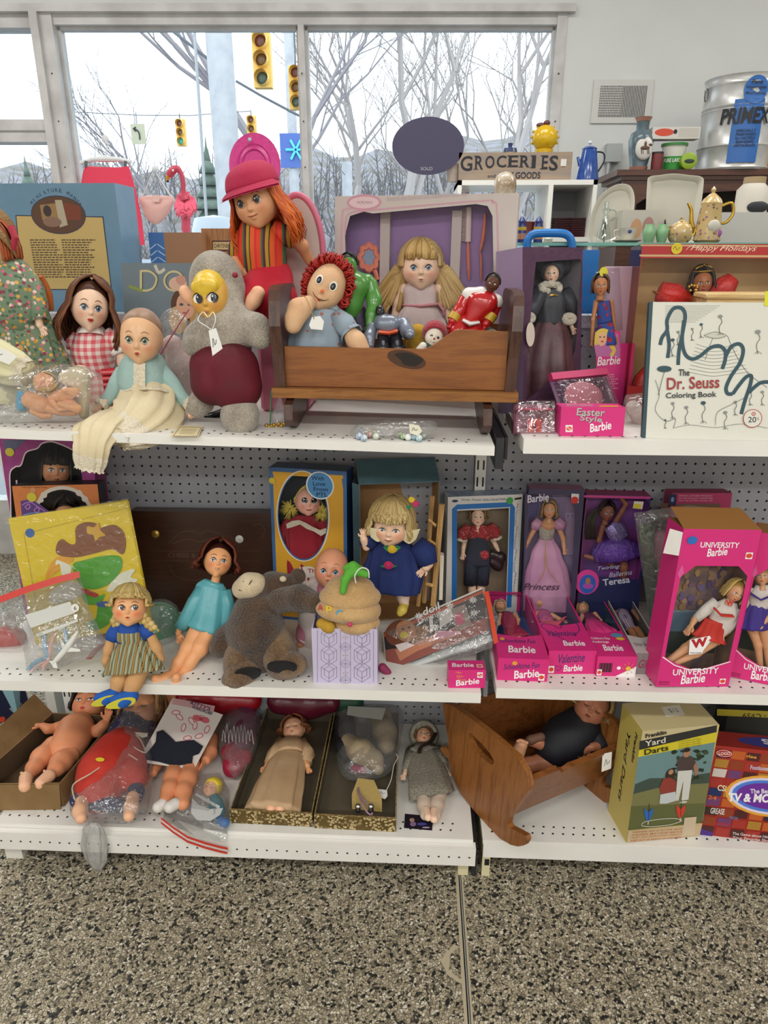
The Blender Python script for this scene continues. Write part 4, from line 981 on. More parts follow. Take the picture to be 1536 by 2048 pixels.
CLO=mat('cream_cloth','dcb48e',.85,bump=(220,.3),var=(12,'d4a880'));c=P(655,573,0);h=Head(t,c,P.r(655,573,47),fto(c,-.12,.05),tld(25),'child',CLO,wid=.88)
mb=MB(1)
for x in(-1,1):
 e=MB(1);h.ellp(e,c_('f0ece4',.6),x*.36,.12,.17,.2,.02);h.ellp(e,c_('1a1618',.3),x*.36,.1,.12,.15,.03);h.ellp(e,c_('6a747c',.3),x*.36+.02,.1,.05,.07,.04);e.obj('eye',h.o)
e=MB(1);h.ellp(e,c_('d8683a',.8),0,-.25,.085,.085,.02);e.obj('nose',h.o)
e=MB(1);h.stroke(e,c_('3a1a14',.8),[(-.42,-.44),(-.25,-.56),(0,-.62),(.25,-.56),(.42,-.44)],.018);h.ellp(e,c_('c8402a',.8),0,-.62,.08,.05,.02);e.obj('mouth',h.o)
YA=hmt('red_yarn','8a1a18','b83028');rg=random.Random(4);y=WU(YA)
for i in range(420):
 a=rad(rg.uniform(-140,140));el=rg.uniform(-.2,1);d=Vector((sin(a),-rg.uniform(-.2,.75)+.2*cos(a),cos(a))).normalized();p=Vector((.9*d.x,.75*d.y-.05,.95*d.z))+Vector((0,0,.05))
 if p.y>.3 and p.z<.5 and abs(p.x)<.72:continue
 tn=d.cross(Vector((rg.uniform(-1,1),rg.uniform(-1,1),rg.uniform(-1,1)))).normalized();L=rg.uniform(.2,.36)
 q=[p,p+d*L*.7-tn*L*.5,p+d*L*1.2,p+d*L*.7+tn*L*.5,p+d*.02+tn*L*.3];y.tube([h.M@v for v in q],.045*h.r,5)
y.obj('yarn_hair',t,sharp=0)
DOTB=spots('blue_dotted_cotton','93a2b0',['a8685c'],52,.2)
body(t,P,CLO,[(650,604,18,0),(645,622,20,0)],'neck',.003)
drp(t,P,DOTB,[(650,610,30,0),(644,640,46,.01),(637,675,56,.02),(634,705,60,.02),(634,725,58,.02)],'dress',56,9,.04,.6,f0=.5)
collar(t,P(650,609,0),tld(15),CAMX,P.r(650,609,26),P.r(650,609,16),DOTB,amp=.12,out=1.3)
body(t,P,CLO,[(618,606,15,.04),(598,620,21,.06),(588,640,17,.075),(586,652,15,.08)],'arm',.0025)
slv(t,P,DOTB,[(672,632,17,.02),(690,650,22,.04),(700,664,20,.05)],cuff=(DOTB,.25));body(t,P,CLO,[(697,662,14,.05),(712,682,17,.06),(722,700,18,.06)],'arm',.0025)
tag(t,P,[(624,634,.08),(640,632,.08),(648,643,.08),(645,660,.08),(622,658,.08),(618,650,.08)],string=[(628,638,.081),(622,620,.08),(612,596,.075),(600,590,.07)],scrawl=0,sm='a08a5a')
def fgr(name,label,P,head,hs,chest,waist,arms,legs,m_top,m_leg,m_arm,m_head,m_hand,belt=None,extra=None,fw=(0,0),hold=None):
 t=thg(name,label,'toy figure',hold or P(*waist[:2]));s=Scu()
 nk,cr_,sh=chest;p_,r_=P.pts([nk[0],nk[1]]);s.chain(p_,r_)
 p_,r_=P.pts(cr_);s.chain(p_,r_,.8);p_,r_=P.pts(sh);s.chain(p_,r_,.6);cc=P(*cr_[0][:2],(cr_[0][3]if len(cr_[0])>3 else 0))
 s.obj('torso',t,m_top,.0016)
 for a in arms:
  arm(t,P,m_arm,a,head[2]*1.0,nrm=(0,0,-1),thumb=1,curl=1.4,res=.0013)
 for l in legs:body(t,P,m_leg,l,'leg',.0018)
 c=P(*head[:2],head[3]);h=Head(t,c,P.r(*head[:2],head[2]),fto(c,*fw),tld(hs),'fashion',m_head,wid=.9)
 return t,h
GRN=mat('green_plastic','4e8a3c',.3,coat=.3);P=Px(1.60)
t,h=fgr('green_toy_figure','green muscular toy figure with dark trousers behind rag doll in cradle',P,(697,530,21,.01),0,([(702,545,13,0),(705,560,17,0)],[(700,572,20,.012),(712,572,22,.012),(705,605,19,.01),(703,622,18,.008)],[(690,563,13,0),(735,562,14,0)]),None or(705,640),[[(741,568,14,0),(748,600,14,.01),(744,630,12,.03),(740,648,9,.04)]],[[(695,625,19,0),(700,660,18,.01),(708,700,15,.02),(710,730,13,.02)],[(715,625,18,0),(722,660,17,.01),(726,700,14,.02),(726,730,13,.02)]],GRN,c_('33283e',.6),GRN,GRN,GRN)
h.face('2a3a20',ew=.12,eh=.06,lip='3a6a2c',lw=.2,lh=.04,brow='1a2416',lash=0);h.hair(c_('1c2018'),0,60,vol=.05,az0=80)
BK=mat('armour_black','1c1e24',.25,coat=.3);GY=mat('armour_grey','7f8796',.3,metal=.3)
P=Px(1.555);t,h=fgr('grey_toy_figure','toy figure in black and grey armour with orange belt, sunk in cradle',P,(760,622,12,0),-6,([(762,634,8,0),(764,640,10,0)],[(765,648,15,.008),(782,648,15,.008),(776,668,14,.006)],[(758,644,10,0),(796,644,11,0)]),(778,680),[[(806,648,14,0),(815,664,13,.02),(820,668,10,.05)],[(745,655,11,0),(738,675,11,.02),(740,690,9,.03)]],[[(768,672,13,.01),(766,700,14,.03),(768,728,13,.03)],[(790,672,13,.01),(796,700,14,.03),(800,728,13,.03)]],GY,BK,GY,BK,GY)
b=WU(c_('c8502c',.4));p_,r_=P.pts([(758,664,9,.022),(778,666,10,.024),(795,662,9,.022)]);b.tube(p_,r_,8,flat=.5);b.obj('belt',t);
for x in(768,796):g=WU(GY);p_,r_=P.pts([(x-2,682,6,.035),(x+2,715,6,.045)]);g.tube(p_,r_,8,flat=.6);g.obj('shin_plate',t)
RD=mat('red_plastic','b81c20',.25,coat=.5);WHT=c_('e4e0dc',.3);P=Px(1.59)
t,h=fgr('red_toy_figure','toy figure in shiny red suit with white shoulders, lying against box in cradle',P,(985,566,17,.03),16,([(975,583,9,.02),(972,590,12,.02)],[(955,603,20,.03),(972,608,20,.03),(950,630,17,.03),(940,645,17,.03)],[(942,592,13,.02),(984,602,14,.02)]),(935,655),[[(930,600,13,.02),(918,622,11,.03),(905,642,9,.04)],[(990,612,13,.02),(982,632,11,.03),(972,648,9,.04)]],[[(928,645,17,.03),(915,665,16,.04),(905,690,15,.03),(900,715,13,.02)],[(950,648,16,.03),(946,668,15,.04),(945,695,14,.03),(945,718,13,.02)]],RD,RD,RD,skin('brownfig','5a3424',.4),RD)
h.face('f0f0f0',ew=.12,eh=.07,lip='4a2018',lw=.2,lh=.05,brow=None,lash=0);h.hair(c_('221612'),0,60,vol=.02,az0=75)
s=Scu();s.cp(P,[(938,590,15,.02),(962,588,13,.026),(990,604,16,.02)],.5);s.obj('white_collar',t,WHT,.0018)
b=WU(WHT);p_,r_=P.pts([(926,640,6,.05),(940,648,8,.055),(958,645,6,.05)]);b.tube(p_,r_,8,flat=.6);b.obj('belt',t)
for L in([(912,628,10,.035),(905,640,10,.04)],[(984,628,11,.035),(976,642,10,.04)]):p_,r_=P.pts(L);WU(c_('c09a28',.35)).tube(p_,[x*1.15 for x in r_],12).obj('gauntlet',t)
P=Px(1.535);c=P(868,672,0);t=thg('clown_doll','small rag doll with bright red hair peeking over the scooped cradle side','rag doll',(c.x,1.535,zr1+.002))
h=Head(t,c,P.r(868,672,21),fto(c,.1,0),tld(16),'child',c_('e8dccb',.8));h.face('2a2a30',ew=.13,eh=.15,lip='9a2a24',lw=.3,lh=.02,smile=.8,brow=None,lash=0);e=MB(1);h.ellp(e,c_('c04030',.8),0,-.25,.1,.1,.03);e.obj('nose',h.o)
s=Scu();s.ell(h.M@Vector((0,-.25,.3)),h.r*1.22,.5);s.ell(h.M@Vector((0,.5,-.1)),h.r*.85,.3,cut=1);s.obj('yarn_hair',t,fur('red_wool','7a0a1c','a81830',200,.9),.0018)
body(t,P,c_('36503c',.8),[(862,698,20,0),(858,730,24,0)],'body',.003);body(t,P,c_('e8e2d4',.8),[(846,692,8,.02),(838,700,7,.02)],'arm',.002)
P=Px(1.60);t=thg('yellow_plush','mustard yellow plush toy half hidden behind the small red-haired rag doll','plush toy',(at(838,690,1.6).x,1.6,zr1+.002));body(t,P,mat('mustard_plush','b8902c',.9,bump=(150,.4)),[(835,668,20,0),(838,700,24,0),(838,735,24,0)],'body',.003)
P=Px(1.57);t=thg('white_plush','white plush scrap tucked beside red toy figure at cradle end','plush toy',(at(985,690,1.57).x,1.57,zr1));body(t,P,mat('white_plush','d6d2c4',.9,bump=(150,.4),var=(30,'8aa08a')),[(975,668,14,0),(990,680,14,0),(992,720,18,0)],'body',.003)
M,w,h_=fbx((671,808),(1010,824),(657,393),ZT-.01,4)
box_M=M;pa=PArt(M,w,h_);hole=[loc(M,*p)for p in((690,470),(700,432),(728,423),(745,427),(952,408),(975,412),(985,432),(988,600),(990,790),(700,778))];hole=[(p.x,p.z)for p in hole]
LILAC=mat('lilac_card','87689a',.7);CREAMC=mat('cream_card','c9bdb6',.6,var=(8,'c2b6b0'))
r=wbx('doll_box','large cream and pink doll box with purple lining behind the wooden cradle',M,w,h_,.056,hole,CREAMC,CREAMC,LILAC)
pa.pcurve([(690,470),(692,440),(700,427),(735,421),(960,402),(985,406),(994,425),(997,600)],3,c_('c79aa6',.6));pa.pcurve([(682,780),(682,600),(684,440),(694,418),(730,414)],4,c_('cba2ac',.6))
pa.pell(728,405,33,14,c_('c994a4',.6));pa.pell(728,405,28,10,c_('dcc0c4',.6));pa.ptext('HORSMAN',714,408,744,5,c_('8a6a78',.6));pa.ptext("America's first known and best beautiful dolls since 1865",773,403,935,9,c_('b7a2aa',.6),shear=.3,y1=392);pa.done('printed_lettering',r)
D=.05;PI=Px(pl=(M@Vector((w/2,.053,0)),M.to_3x3()@Vector((0,-1,0))))
for x0,x1 in((762,781),(903,922)):
 a,b=loc(M,x0,500,.052),loc(M,x1,500,.052);LU(c_('b7a9a6',.6)).box((a.x,.04,.002),(b.x,.054,h_-.03)).obj('divider',r,smt=0)
CORAL=c_('d87860',.35)
def acc(name,lab,fn):
 t=thg(name,lab,'doll accessory',PI(*{'doll_mirror':(738,515),'doll_comb':(930,470),'doll_brush':(962,520)}[name],.001));fn(t)
def f1(t):
 b=WU(CORAL);c=PI(738,515,.006);k=m_px(c);b.tube([c+CAMX*k*17*cos(a)*(1+.12*cos(8*a))+CAMY*k*23*sin(a)*(1+.12*cos(8*a))for a in[2*pi*i/48 for i in range(48)]],k*6,8,closed=1);p_,r_=PI.pts([(748,535,5,.006),(756,560,5,.006)]);b.tube(p_,r_,8);b.obj('mirror_frame',t);g=WU(c_('7f8ea8',.15));g.poly([c+CAMX*k*14*cos(2*pi*i/24)+CAMY*k*19*sin(2*pi*i/24)for i in range(24)],.001,CAMZV);g.obj('mirror_glass',t)
acc('doll_mirror','coral scalloped toy hand mirror inside the large doll box',f1)
def f2(t):
 b=WU(c_('c9b4b0',.4));p_,r_=PI.pts([(938,415,6,.006),(936,484,6,.006)]);b.tube(p_,r_,8)
 for i in range(22):p_,r_=PI.pts([(934,418+i*3,.9,.006),(922,418.5+i*3,.7,.006)]);b.tube(p_,r_,4)
 b.obj('comb_teeth_print',t);b=WU(CORAL);p_,r_=PI.pts([(936,484,4,.006),(936,500,7,.006),(937,540,7,.006),(938,560,3,.006)]);b.tube(p_,r_,10,flat=.5);b.obj('handle',t)
acc('doll_comb','toy comb with coral handle inside the large doll box',f2)
def f3(t):
 b=WU(CORAL);p_,r_=PI.pts([(970,428,7,.006),(967,470,12,.006),(962,496,9,.006),(960,505,4,.006),(962,520,7,.006),(962,550,7,.006),(963,562,3,.006)]);b.tube(*sph(p_,r_),12,flat=.35);b.obj('brush_body',t)
acc('doll_brush','coral toy hairbrush beside the toy comb in the large doll box',f3)
P=Px(pl=(M@Vector((w/2,.032,0)),M.to_3x3()@Vector((0,-1,0))));c=P(842,530,0)
t=thg('blonde_pigtail_doll','blonde pigtailed doll in white dress with pink sash inside large doll box','doll',P(845,790,0))
h=Head(t,c,P.r(842,520,44),fto(c,0,-.06),tld(0),'child',SKL);h.face('6a88a0',ew=.15,eh=.12,lip='c87868',lw=.1,lh=.05,brow=None)
BL=hmt('dusty_blonde','a8844a','d2b276');h.hair(BL,.1,130,'center',.05,az0=56,wid=.09,bangs=1,fringe_z=.2)
for sx in(-1,1):
 q=WU(BL);rg=random.Random(3+sx)
 for i in range(60):
  a=rg.uniform(0,6.3);o=rg.uniform(.2,1);L=[(842+sx*36,540,3,0)]+[(842+sx*(36+30*u+o*34*cos(a)*(u**.7)),540+62*u+(1-u)*-10+26*sin(a)*o,4-2*u,0+.02*u*sin(a))for u in(.3,.6,.85,1)]
  p_,r_=P.pts(L);q.tube(p_,[x*1.5 for x in r_],5)
 q.obj('pigtail',t,sharp=0)
WD=mat('white_doll_cloth','d8c6c4',.85,bump=(200,.3));drp(t,P,WD,[(842,562,24,0),(842,580,36,.002),(842,600,34,.002),(842,612,34,.002)],'bodice',40,8,.03,.4,f0=.3)
drp(t,P,WD,[(842,612,34,.002),(842,635,46,.004),(845,660,52,.004),(845,690,56,.004)],'skirt',64,13,.09,.35)
b=WU(c_('d88a96'));p_,r_=P.pts([(808,610,7,.012),(842,612,7,.018),(876,608,7,.012)]);b.tube(p_,r_,8,flat=.4);p_,r_=P.pts([(876,606,5,.014),(888,620,9,.014),(888,630,6,.014)]);b.tube(p_,r_,8,flat=.4);b.obj('sash',t)
for L in([(808,575,10,0),(796,605,10,0),(790,640,9,.002)],[(878,575,10,0),(892,605,10,0),(902,640,9,.002)]):arm(t,P,SKL,L,18)
P=Px(1.475);b=thg('clear_bag','clear plastic bag holding small tan dolls, lying on shelf beside cream gown','plastic bag',zt(100,850))
plw(b,P,[(-40,760),(40,742),(110,728),(175,735),(205,758),(200,800),(190,832),(140,845),(60,850),(-10,856),(-60,830)],.06,amp=.010,seed=4,base=0)
t=thg('small_doll','small tan doll with bright blue hair lying inside clear bag','doll',zt(70,845));P2=Px(1.485)
nude(t,P2,SKO,[(60,800,17,.03),(82,808,19,.03)],[([(66,822,7,.035),(85,832,6,.035),(100,832,5,.035)],)],[[(88,812,12,.03),(120,822,9,.03),(150,826,6,.03)]]);s=Scu();p_,r_=P2.pts([(42,790,9,.035),(42,814,9,.035)]);s.chain(p_,r_,.5);s.obj('hair',t,fur('blue_hair','3a9ac8','5ab4d8',200,.8),.002)
t=thg('small_doll','small orange-tan doll with bent legs and yellow hair inside clear bag','doll',zt(130,845))
nude(t,P2,SKO,[(110,798,14,.02),(132,790,15,.02)],[([(104,804,6,.04),(118,818,5,.045),(138,816,5,.045)],10)],[[(130,796,10,.03),(150,784,8,.04),(128,780,6,.045)],[(134,802,10,.03),(155,818,8,.04),(120,808,6,.05)]])
c=P2(88,765,.025);h=Head(t,c,P2.r(88,765,20),fto(c,.3,.5),tld(80),'child',SKO);h.hair(hmt('yellow_doll_hair','c89a3a','e0bc62'),.5,70,vol=.2)
t=thg('doll_blanket','cream doll cloth bundled inside clear bag','doll cloth',zt(150,840));body(t,P2,mat('cream_cotton',''),[(135,756,17,0),(160,752,19,0),(165,790,14,0),(168,828,10,0)],'cloth',.003)
P=Px(1.64);t=thg('red_doll_tray','red moulded plastic tray standing behind the baby doll shoulder','tray',zt(222,825))
mb=MB(1);
for k in range(5):p_,r_=P.pts([(204+k*2,746+k*12,5),(240,744+k*12,5)]);mb.use(c_('c8323a',.3)).tube(p_,r_,8)
mb.poly([P(x,y,-.004)for x,y in((202,738),(244,736),(246,815),(212,815))],.004,(0,1,0));mb.obj('tray',t,smt=0)
P=Px(1.58);t=thg('black_plastic_bag','crumpled black plastic bag beside plush doll foot','plastic bag',zt(410,845));plw(t,P,[(385,848),(398,832),(430,822),(452,815),(450,835),(425,848)],.02,m=mat('black_plastic','17171b',.15),amp=.012,seed=3)
P=Px(z=1.1478);t=thg('certificate_card','small cream certificate card with brown border lying on shelf edge','card',zt(372,865))
mb=WU(c_('d9cca4',.7));mb.poly([onz(x,y,1.1462)for x,y in((357,852),(406,853),(397,873),(341,873))],.0012,(0,0,1));mb.obj('card',t,smt=0)
mb=WU(c_('8a6a3a',.7))
for a,b_ in(((360,854),(402,855)),((402,855),(394,872)),((394,872),(346,872)),((346,872),(360,854))):mb.tube([onz(*a,1.1478),onz(*b_,1.1478)],.0005,4)
for k in range(4):mb.tube([onz(364-k*2,858+k*3,1.1478),onz(394-k*2,859+k*3,1.1478)],.0004,4)
mb.obj('border_print',t,smt=0)
P=Px(1.76);M,w,h_=fbx((262,800),(405,803),(251,526),ZT-.002,6)
t=thg('doll_book','grey-blue doll book with gold capital title and portrait of curly-haired doll','book',M)
LU(c_('6e7c84')).box((0,0,0),(w,.012,h_)).use(c_('e8e4d8',.7)).box((.001,.012,.002),(w-.002,.03,h_-.002)).use(c_('6e7c84')).box((0,.03,0),(w,.032,h_)).obj('cover',t,smt=0)
a=PArt(M,w,h_);G1,G2=c_('c8bc8c'),c_('2a2620',.6)
for dx,m_ in((1.5,G2),(0,G1)):
 a.pcurve([(282+dx,543),(282+dx,580)],5,m_);a.pcurve([(280+dx,542),(300+dx,543),(313+dx,556),(308+dx,574),(295+dx,581),(280+dx,580)],4,m_)
 a.pcurve([(348+dx+19*cos(2*pi*k/24),562-19*sin(2*pi*k/24))for k in range(25)],4,m_)
a.pell(376,612,34,36,c_('5a3a26',.7));a.pell(356,640,18,26,c_('c8a468',.7));a.pell(394,640,14,26,c_('b89458',.7));a.pell(371,612,18,24,c_('d8a488',.6));a.pell(363,609,4,2.5,c_('3a4450'));a.pell(379,609,4,2.5,c_('3a4450'));a.pell(370,626,5,2,c_('b05048'));a.pell(356,568,18,13,c_('d8b09c',.7));a.pell(362,560,10,9,c_('c89480',.7))
a.pcurve([(258,572),(285,582)],6,c_('8a9a4a',.7));a.pcurve([(310,530),(318,545),(330,538)],6,c_('c8c4b4',.7));a.done('cover_print',t)
P=Px(1.70);b=thg('clear_bag','clear plastic bag with pink seal between baby doll and plush doll','plastic bag',zt(350,815))
plw(b,P,[(318,640),(345,615),(375,640),(398,660),(404,720),(400,790),(360,815),(325,800),(312,720)],.04,amp=.012,seed=8)
mb=WU(c_('d8808c',.4));mb.tube(*sph(*P.pts([(378,618,3,.05),(360,645,3,.05),(338,680,4,.05),(318,712,5,.05)])),6,flat=.4);mb.obj('bag_seal',b)
t=thg('pink_doll_clothes','bundle of pink and white doll clothes inside the clear sealed bag','doll clothes',zt(360,812));body(t,P,mat('pale_pink_cloth','d8b4b0',.9,bump=(90,.6),var=(20,'e2d0ca')),[(345,690,20,0),(365,735,26,0),(362,790,24,0)],'cloth',.004)
P=Px(1.50);b=thg('clear_bag','narrow clear bag of gold trinkets leaning beside the cradle','plastic bag',zt(545,866))
plw(b,P,[(536,858),(552,790),(552,740),(556,700),(566,705),(568,770),(572,830),(578,852),(556,866)],.015,amp=.005,seed=6)
t=thg('gold_trinket','gold and coral plastic trinkets inside the narrow clear bag','trinket',zt(548,862));mb=WU(mat('brass','c09a48',.35,metal=.7))
for k in range(9):mb.ball(P(528+k*5,858-7*abs(sin(k*1.3))-k*.6,.01),P.r(540,850,4),8)
mb.obj('trinket',t)
g=WU(c_('3a7a4a',.4));p_,r_=P.pts([(543,780,1.5,.016),(541,820,1.5,.016),(540,850,1.5,.016)]);g.tube(p_,r_,5);g.obj('bag_zip',b)
cols=[('6a8ec0',718,872,'blue'),('3a5a9a',722,862,'dark blue'),('8ab4d8',728,876,'pale blue'),('b02a20',739,869,'red'),('a8923a',748,865,'amber'),('b8c8b0',752,872,'cloudy'),('5a8a3a',800,869,'green'),('7ea84a',807,872,'lime green'),('e4ecec',816,874,'white'),('6ab0d0',828,873,'sky blue'),('2e6a58',846,872,'dark green'),('86b8c8',838,876,'aqua')]
for hx,px,py,nm in cols:
 c=onz(px,py,ztop(at(px,py,1.41).x)+.0075);t=thg('marble',nm+' glass marble in the clear bag under the cradle','marble',c,'marbles in the bag under the cradle')
 MB().ball((0,0,0),.0073,16).obj('marble_ball',t,mat('marble_'+hx,hx,.06,var=(160,'e8e8e0'),coat=1))
P=Px(1.435);b=thg('clear_bag','clear bag of glass marbles lying under the cradle','plastic bag',zt(790,880))
plw(b,P,[(704,880),(707,852),(740,845),(800,840),(868,842),(872,864),(858,880),(800,880),(750,879)],.028,amp=.006,seed=5)
tag(b,P,[(818,848,.034),(838,851,.034),(844,862,.034),(836,872,.034),(820,866,.034)],c_('e6e2cc',.7))
# -- top shelf, second bay
def fdl(name,label,P,hd,hr,skin_,hair_,hairL,top,bottom,arms=(),legs=(),base=None,tilt=0,fw=(0,-.05),style='fashion',hk={},fk={},cat='doll',armm=None,neck=1,group=None,wid=.84):
 c=P(hd[0],hd[1],hd[2]if len(hd)>2 else 0);t=thg(name,label,cat,base if base is not None else P(hd[0],hd[1]+200),group)
 h=Head(t,c,P.r(hd[0],hd[1],hr),fto(c,*fw),tld(tilt),style,skin_,wid=wid);f=dict(eye='5a86a0',ew=.17,eh=.095,lip='c03a4a',lw=.19,lh=.06,brow='8a6a48');f.update(fk);h.face(**f)
 k=dict(vol=.12,az0=58,wid=.09);k.update(hk)
 if hair_:h.hair(hair_,hairL,k.pop('n',110),**k)
 if neck:a=tld(tilt)*-1;mb=WU(skin_);q=c+a*h.r*.8-h.M.to_3x3()@Vector((0,.15,0));mb.tube([q,q+a*h.r*.8],[h.r*.3,h.r*.4],12);mb.obj('neck',t)
 for nm,g in(('bodice',top),('skirt',bottom)):
  if g:kw=dict(n=56,folds=9,amp=.03,flat=.55,f0=.4);kw.update(g[2]if len(g)>2 else{});drp(t,P,g[0],g[1],kw.pop('name',nm),**kw)
 for a in arms:arm(t,P,armm or skin_,a[0],a[1]if len(a)>1 else hr*1.0,nrm=a[2]if len(a)>2 else(0,0,1),thumb=a[3]if len(a)>3 else 1)
 for l in legs:body(t,P,skin_,l,'leg',.0016)
 return t,h
def inner(M,w,d):return Px(pl=(M@Vector((w/2,d,0)),M.to_3x3()@Vector((0,-1,0))))
def hloc(M,L):return[(p.x,p.z)for p in(loc(M,*q)for q in L)]
M,w,h_=fbx((1046,832),(1160,816),(1062,494),ZTR,6)
PURP=mat('purple_card','4a2c48',.5,var=(60,'56364f'));LPUR=c_('9a86a6',.4)
hole=hloc(M,[(1072,524),(1160,518),(1164,530),(1158,620),(1150,700),(1140,728),(1060,796),(1052,800),(1056,700),(1064,600)])
r=wbx('doll_box','tall dark purple doll box with lilac edge on shelf beside cradle',M,w,h_,.09,hole,PURP,LPUR,c_('77727a',.7),top=c_('d8d4da'))
a=PArt(M,w,h_)
for k in range(10):x,y=1070+(k*37)%90,500+(k*5)%12;a.pcurve([(x,y),(x+10,y-7),(x+20,y+2),(x+12,y+8)],.8,c_('6a4a66'))
for k in range(8):a.pcurve([(1172,530+k*24),(1180,540+k*24),(1170,550+k*24),(1164,542+k*24)],.8,c_('6a4a66'))
a.done('scroll_print',r)
tg=PArt(M,w,h_);tg.lift=.008;tg.pell(1056,669,11,23,c_('d8ccc0',.6));tg.done('blank_label',r)
P=inner(M,w,.045);BKC=mat('charcoal_satin','2a2c36',.5,bump=(40,.4),var=(18,'3a3e48'));MVE=mat('mauve_satin','4e3038',.4,bump=(30,.5),var=(25,'6a444c'))
t,h=fdl('gown_doll','doll in charcoal cape with white fur collar inside purple box',P,(1103,545,.01),20,SKL,None,0,(BKC,[(1102,578,20,.01),(1102,610,28,.012),(1104,650,26,.012)]),(MVE,[(1104,640,26,.01),(1098,690,44,.012),(1092,740,52,.012),(1092,800,54,.012)],dict(folds=7,amp=.1)),fk=dict(lip='8a2030',eye='3a2a28'),base=P(1095,815,0))
s=Scu();s.ell(h.M@Vector((0,-.25,.2)),h.r*1.25,.5);s.cp(P,[(1100,530,26,-.005),(1080,528,16,-.01),(1126,530,20,-.01),(1135,528,10,-.01)]);s.ell(h.M@Vector((0,.7,-.1)),h.r*.82,.3,cut=1);s.obj('hood',t,BKC,.0018)
FURW=fur('white_fur','c9bea8','e6dfce',260,1.0)
mb=WU(FURW)
for k in range(26):a_=2*pi*k/26;mb.ball(P(1101+19*cos(a_),575+7*sin(a_),.018+.006*sin(a_*3)),P.r(1100,568,5.5+(k%3)),8)
mb.obj('fur_collar',t)
for L in([(1080,582,15,.012),(1066,610,17,.018),(1056,632,16,.02)],[(1125,582,16,.012),(1140,610,17,.018),(1140,632,14,.02)]):slv(t,P,BKC,L,amp=.08)
for cx,cy in((1056,636),(1138,638)):
 mb=WU(FURW)
 for k in range(14):a_=2*pi*k/14;mb.ball(P(cx+9*cos(a_),cy+6*sin(a_),.034),P.r(cx,cy,7),8)
 mb.obj('fur_cuff',t)
arm(t,P,SKL,[(1140,645,4,.03),(1144,655,4,.03)],14,name='hand');g=WU(mat('gold','c8a040',.3,metal=.8));
for k in range(7):a_=pi*k/6;g.tube([P(1108,590,.03),P(1108+9*cos(a_),590-5*sin(a_)+2,.03)],.0008,5)
g.obj('brooch',t)
M,w,h_=fbx((1195,812),(1250,808),(1183,533),ZTR,4)
r=thg('slim_doll_pack','slim pink doll pack with clear bubble leaning between purple box and holiday box','boxed doll',M)
LU(c_('c9a9bc')).box((0,.004,0),(w,.006,h_),bev=.0015).obj('backing_card',r,smt=0)
PKC=c_('d83a86',.45);LU(c_('d83a86',.45)).box((.002,-.024,.002),(w-.002,-.0225,h_*.46),bev=.0005).obj('front_card',r,smt=0);a=PArt(M,w,h_,-.024);a.ppoly([(1192,690),(1200,664),(1240,662),(1240,700),(1247,782),(1193,789)],PKC);a.ppoly([(1188,690),(1190,664),(1212,660),(1236,668),(1241,700),(1240,715),(1192,712)],c_('c070a8'));a.pell(1204,676,11,15,c_('e8b890',.6));YH=c_('dcc25a',.6)
a.pcurve([(1192,690),(1194,668),(1206,661),(1218,668),(1222,690),(1228,700),(1222,712)],8,YH);a.pell(1230,682,6,9,c_('a8704a',.6));a.pell(1200,674,2,1.2,c_('3a2a28',.6));a.pell(1208,674,2,1.2,c_('3a2a28',.6));a.pell(1204,683,3,1.4,c_('c8303a',.6))
WP=c_('efe8ea');a.ptext('Barbie',1194,732,1240,17,WP,bold=.015,shear=.15,y1=728);q0=a.q(1196,780);q1=a.q(1238,745);a.lines(q0[0],q0[1],(q1[0]-q0[0]),q1[1]-q0[1],7,c_('e89ac0'),3);a.pdot(1207,544,9,c_('d8cc3a',.6));a.done('printed_card',r)
P=inner(M,w,-.008)
FLW=spots('blue_red_floral','2e4a9a',['b02a3a','2e4a9a','8a2040','2e4a9a'],95,.5)
t,h=fdl('brunette_doll','brunette doll in blue and red flowered dress inside slim pack',P,(1201,570,.005),20,skin('slimpack','b97c56',.35,'b06a48'),hmt('brunette','3a2418','5e3e2a'),.8,(FLW,[(1206,603,14,.004),(1208,625,14,.005),(1210,645,14,.005)],dict(flat=.6)),(FLW,[(1210,645,14,.005),(1212,670,19,.006),(1212,690,21,.006)],dict(flat=.5)),arms=[([(1192,604,5,.002),(1186,640,4,.003),(1184,680,3.5,.004)],12),([(1222,604,5,.002),(1227,640,4,.003),(1230,670,3.5,.004)],12)],legs=[[(1205,690,8,.003),(1207,740,6,.003),(1209,782,4,.003)],[(1216,690,8,.003),(1218,740,6,.003),(1219,780,4,.003)]],base=P(1215,784,.004),fw=(.1,0),tilt=2)
pb=Px(pl=(M@Vector((w/2,0,0)),M.to_3x3()@Vector((0,-1,0))));plw(r,pb,[(1188,540),(1240,534),(1246,660),(1192,668)],.03,'clear_bubble',m=FILM,amp=.001,smt=0,rings=6,pw=.3)
M,w,h_=fbx((1031,868),(1113,868),(1036,800),ZTR,18)
r=thg('makeup_pack','small clear toy pack with two coral bottles on shelf corner','toy pack',M);SHELLF=clear('pink_shell',.12,.1,'eed8e0',bump=(60,.2))
LU(SHELLF).box((0,0,0),(w,.05,h_),bev=.004).obj('clear_shell',r);LU(c_('9a6a80',.4)).box((.004,.046,.004),(w-.004,.049,h_-.004)).obj('backing_card',r,smt=0);LU(c_('c8356e',.4)).box((.008,.003,h_*.72),(w-.006,.044,h_*.76)).obj('pink_tray',r,smt=0)
for x in(.42,.62):
 b=thg('toy_bottle',('first' if x<.5 else 'second')+' coral toy bottle inside small clear pack, counted from the cradle','toy bottle',M@Matrix.Translation((w*x,.022,.004)),'coral toy bottles in the clear pack');LU(c_('d84a42',.3)).lathe([(.006,0),(.006,.016),(.007,.018),(.0075,.026),(.004,.03)],n=16).obj('bottle_body',b)
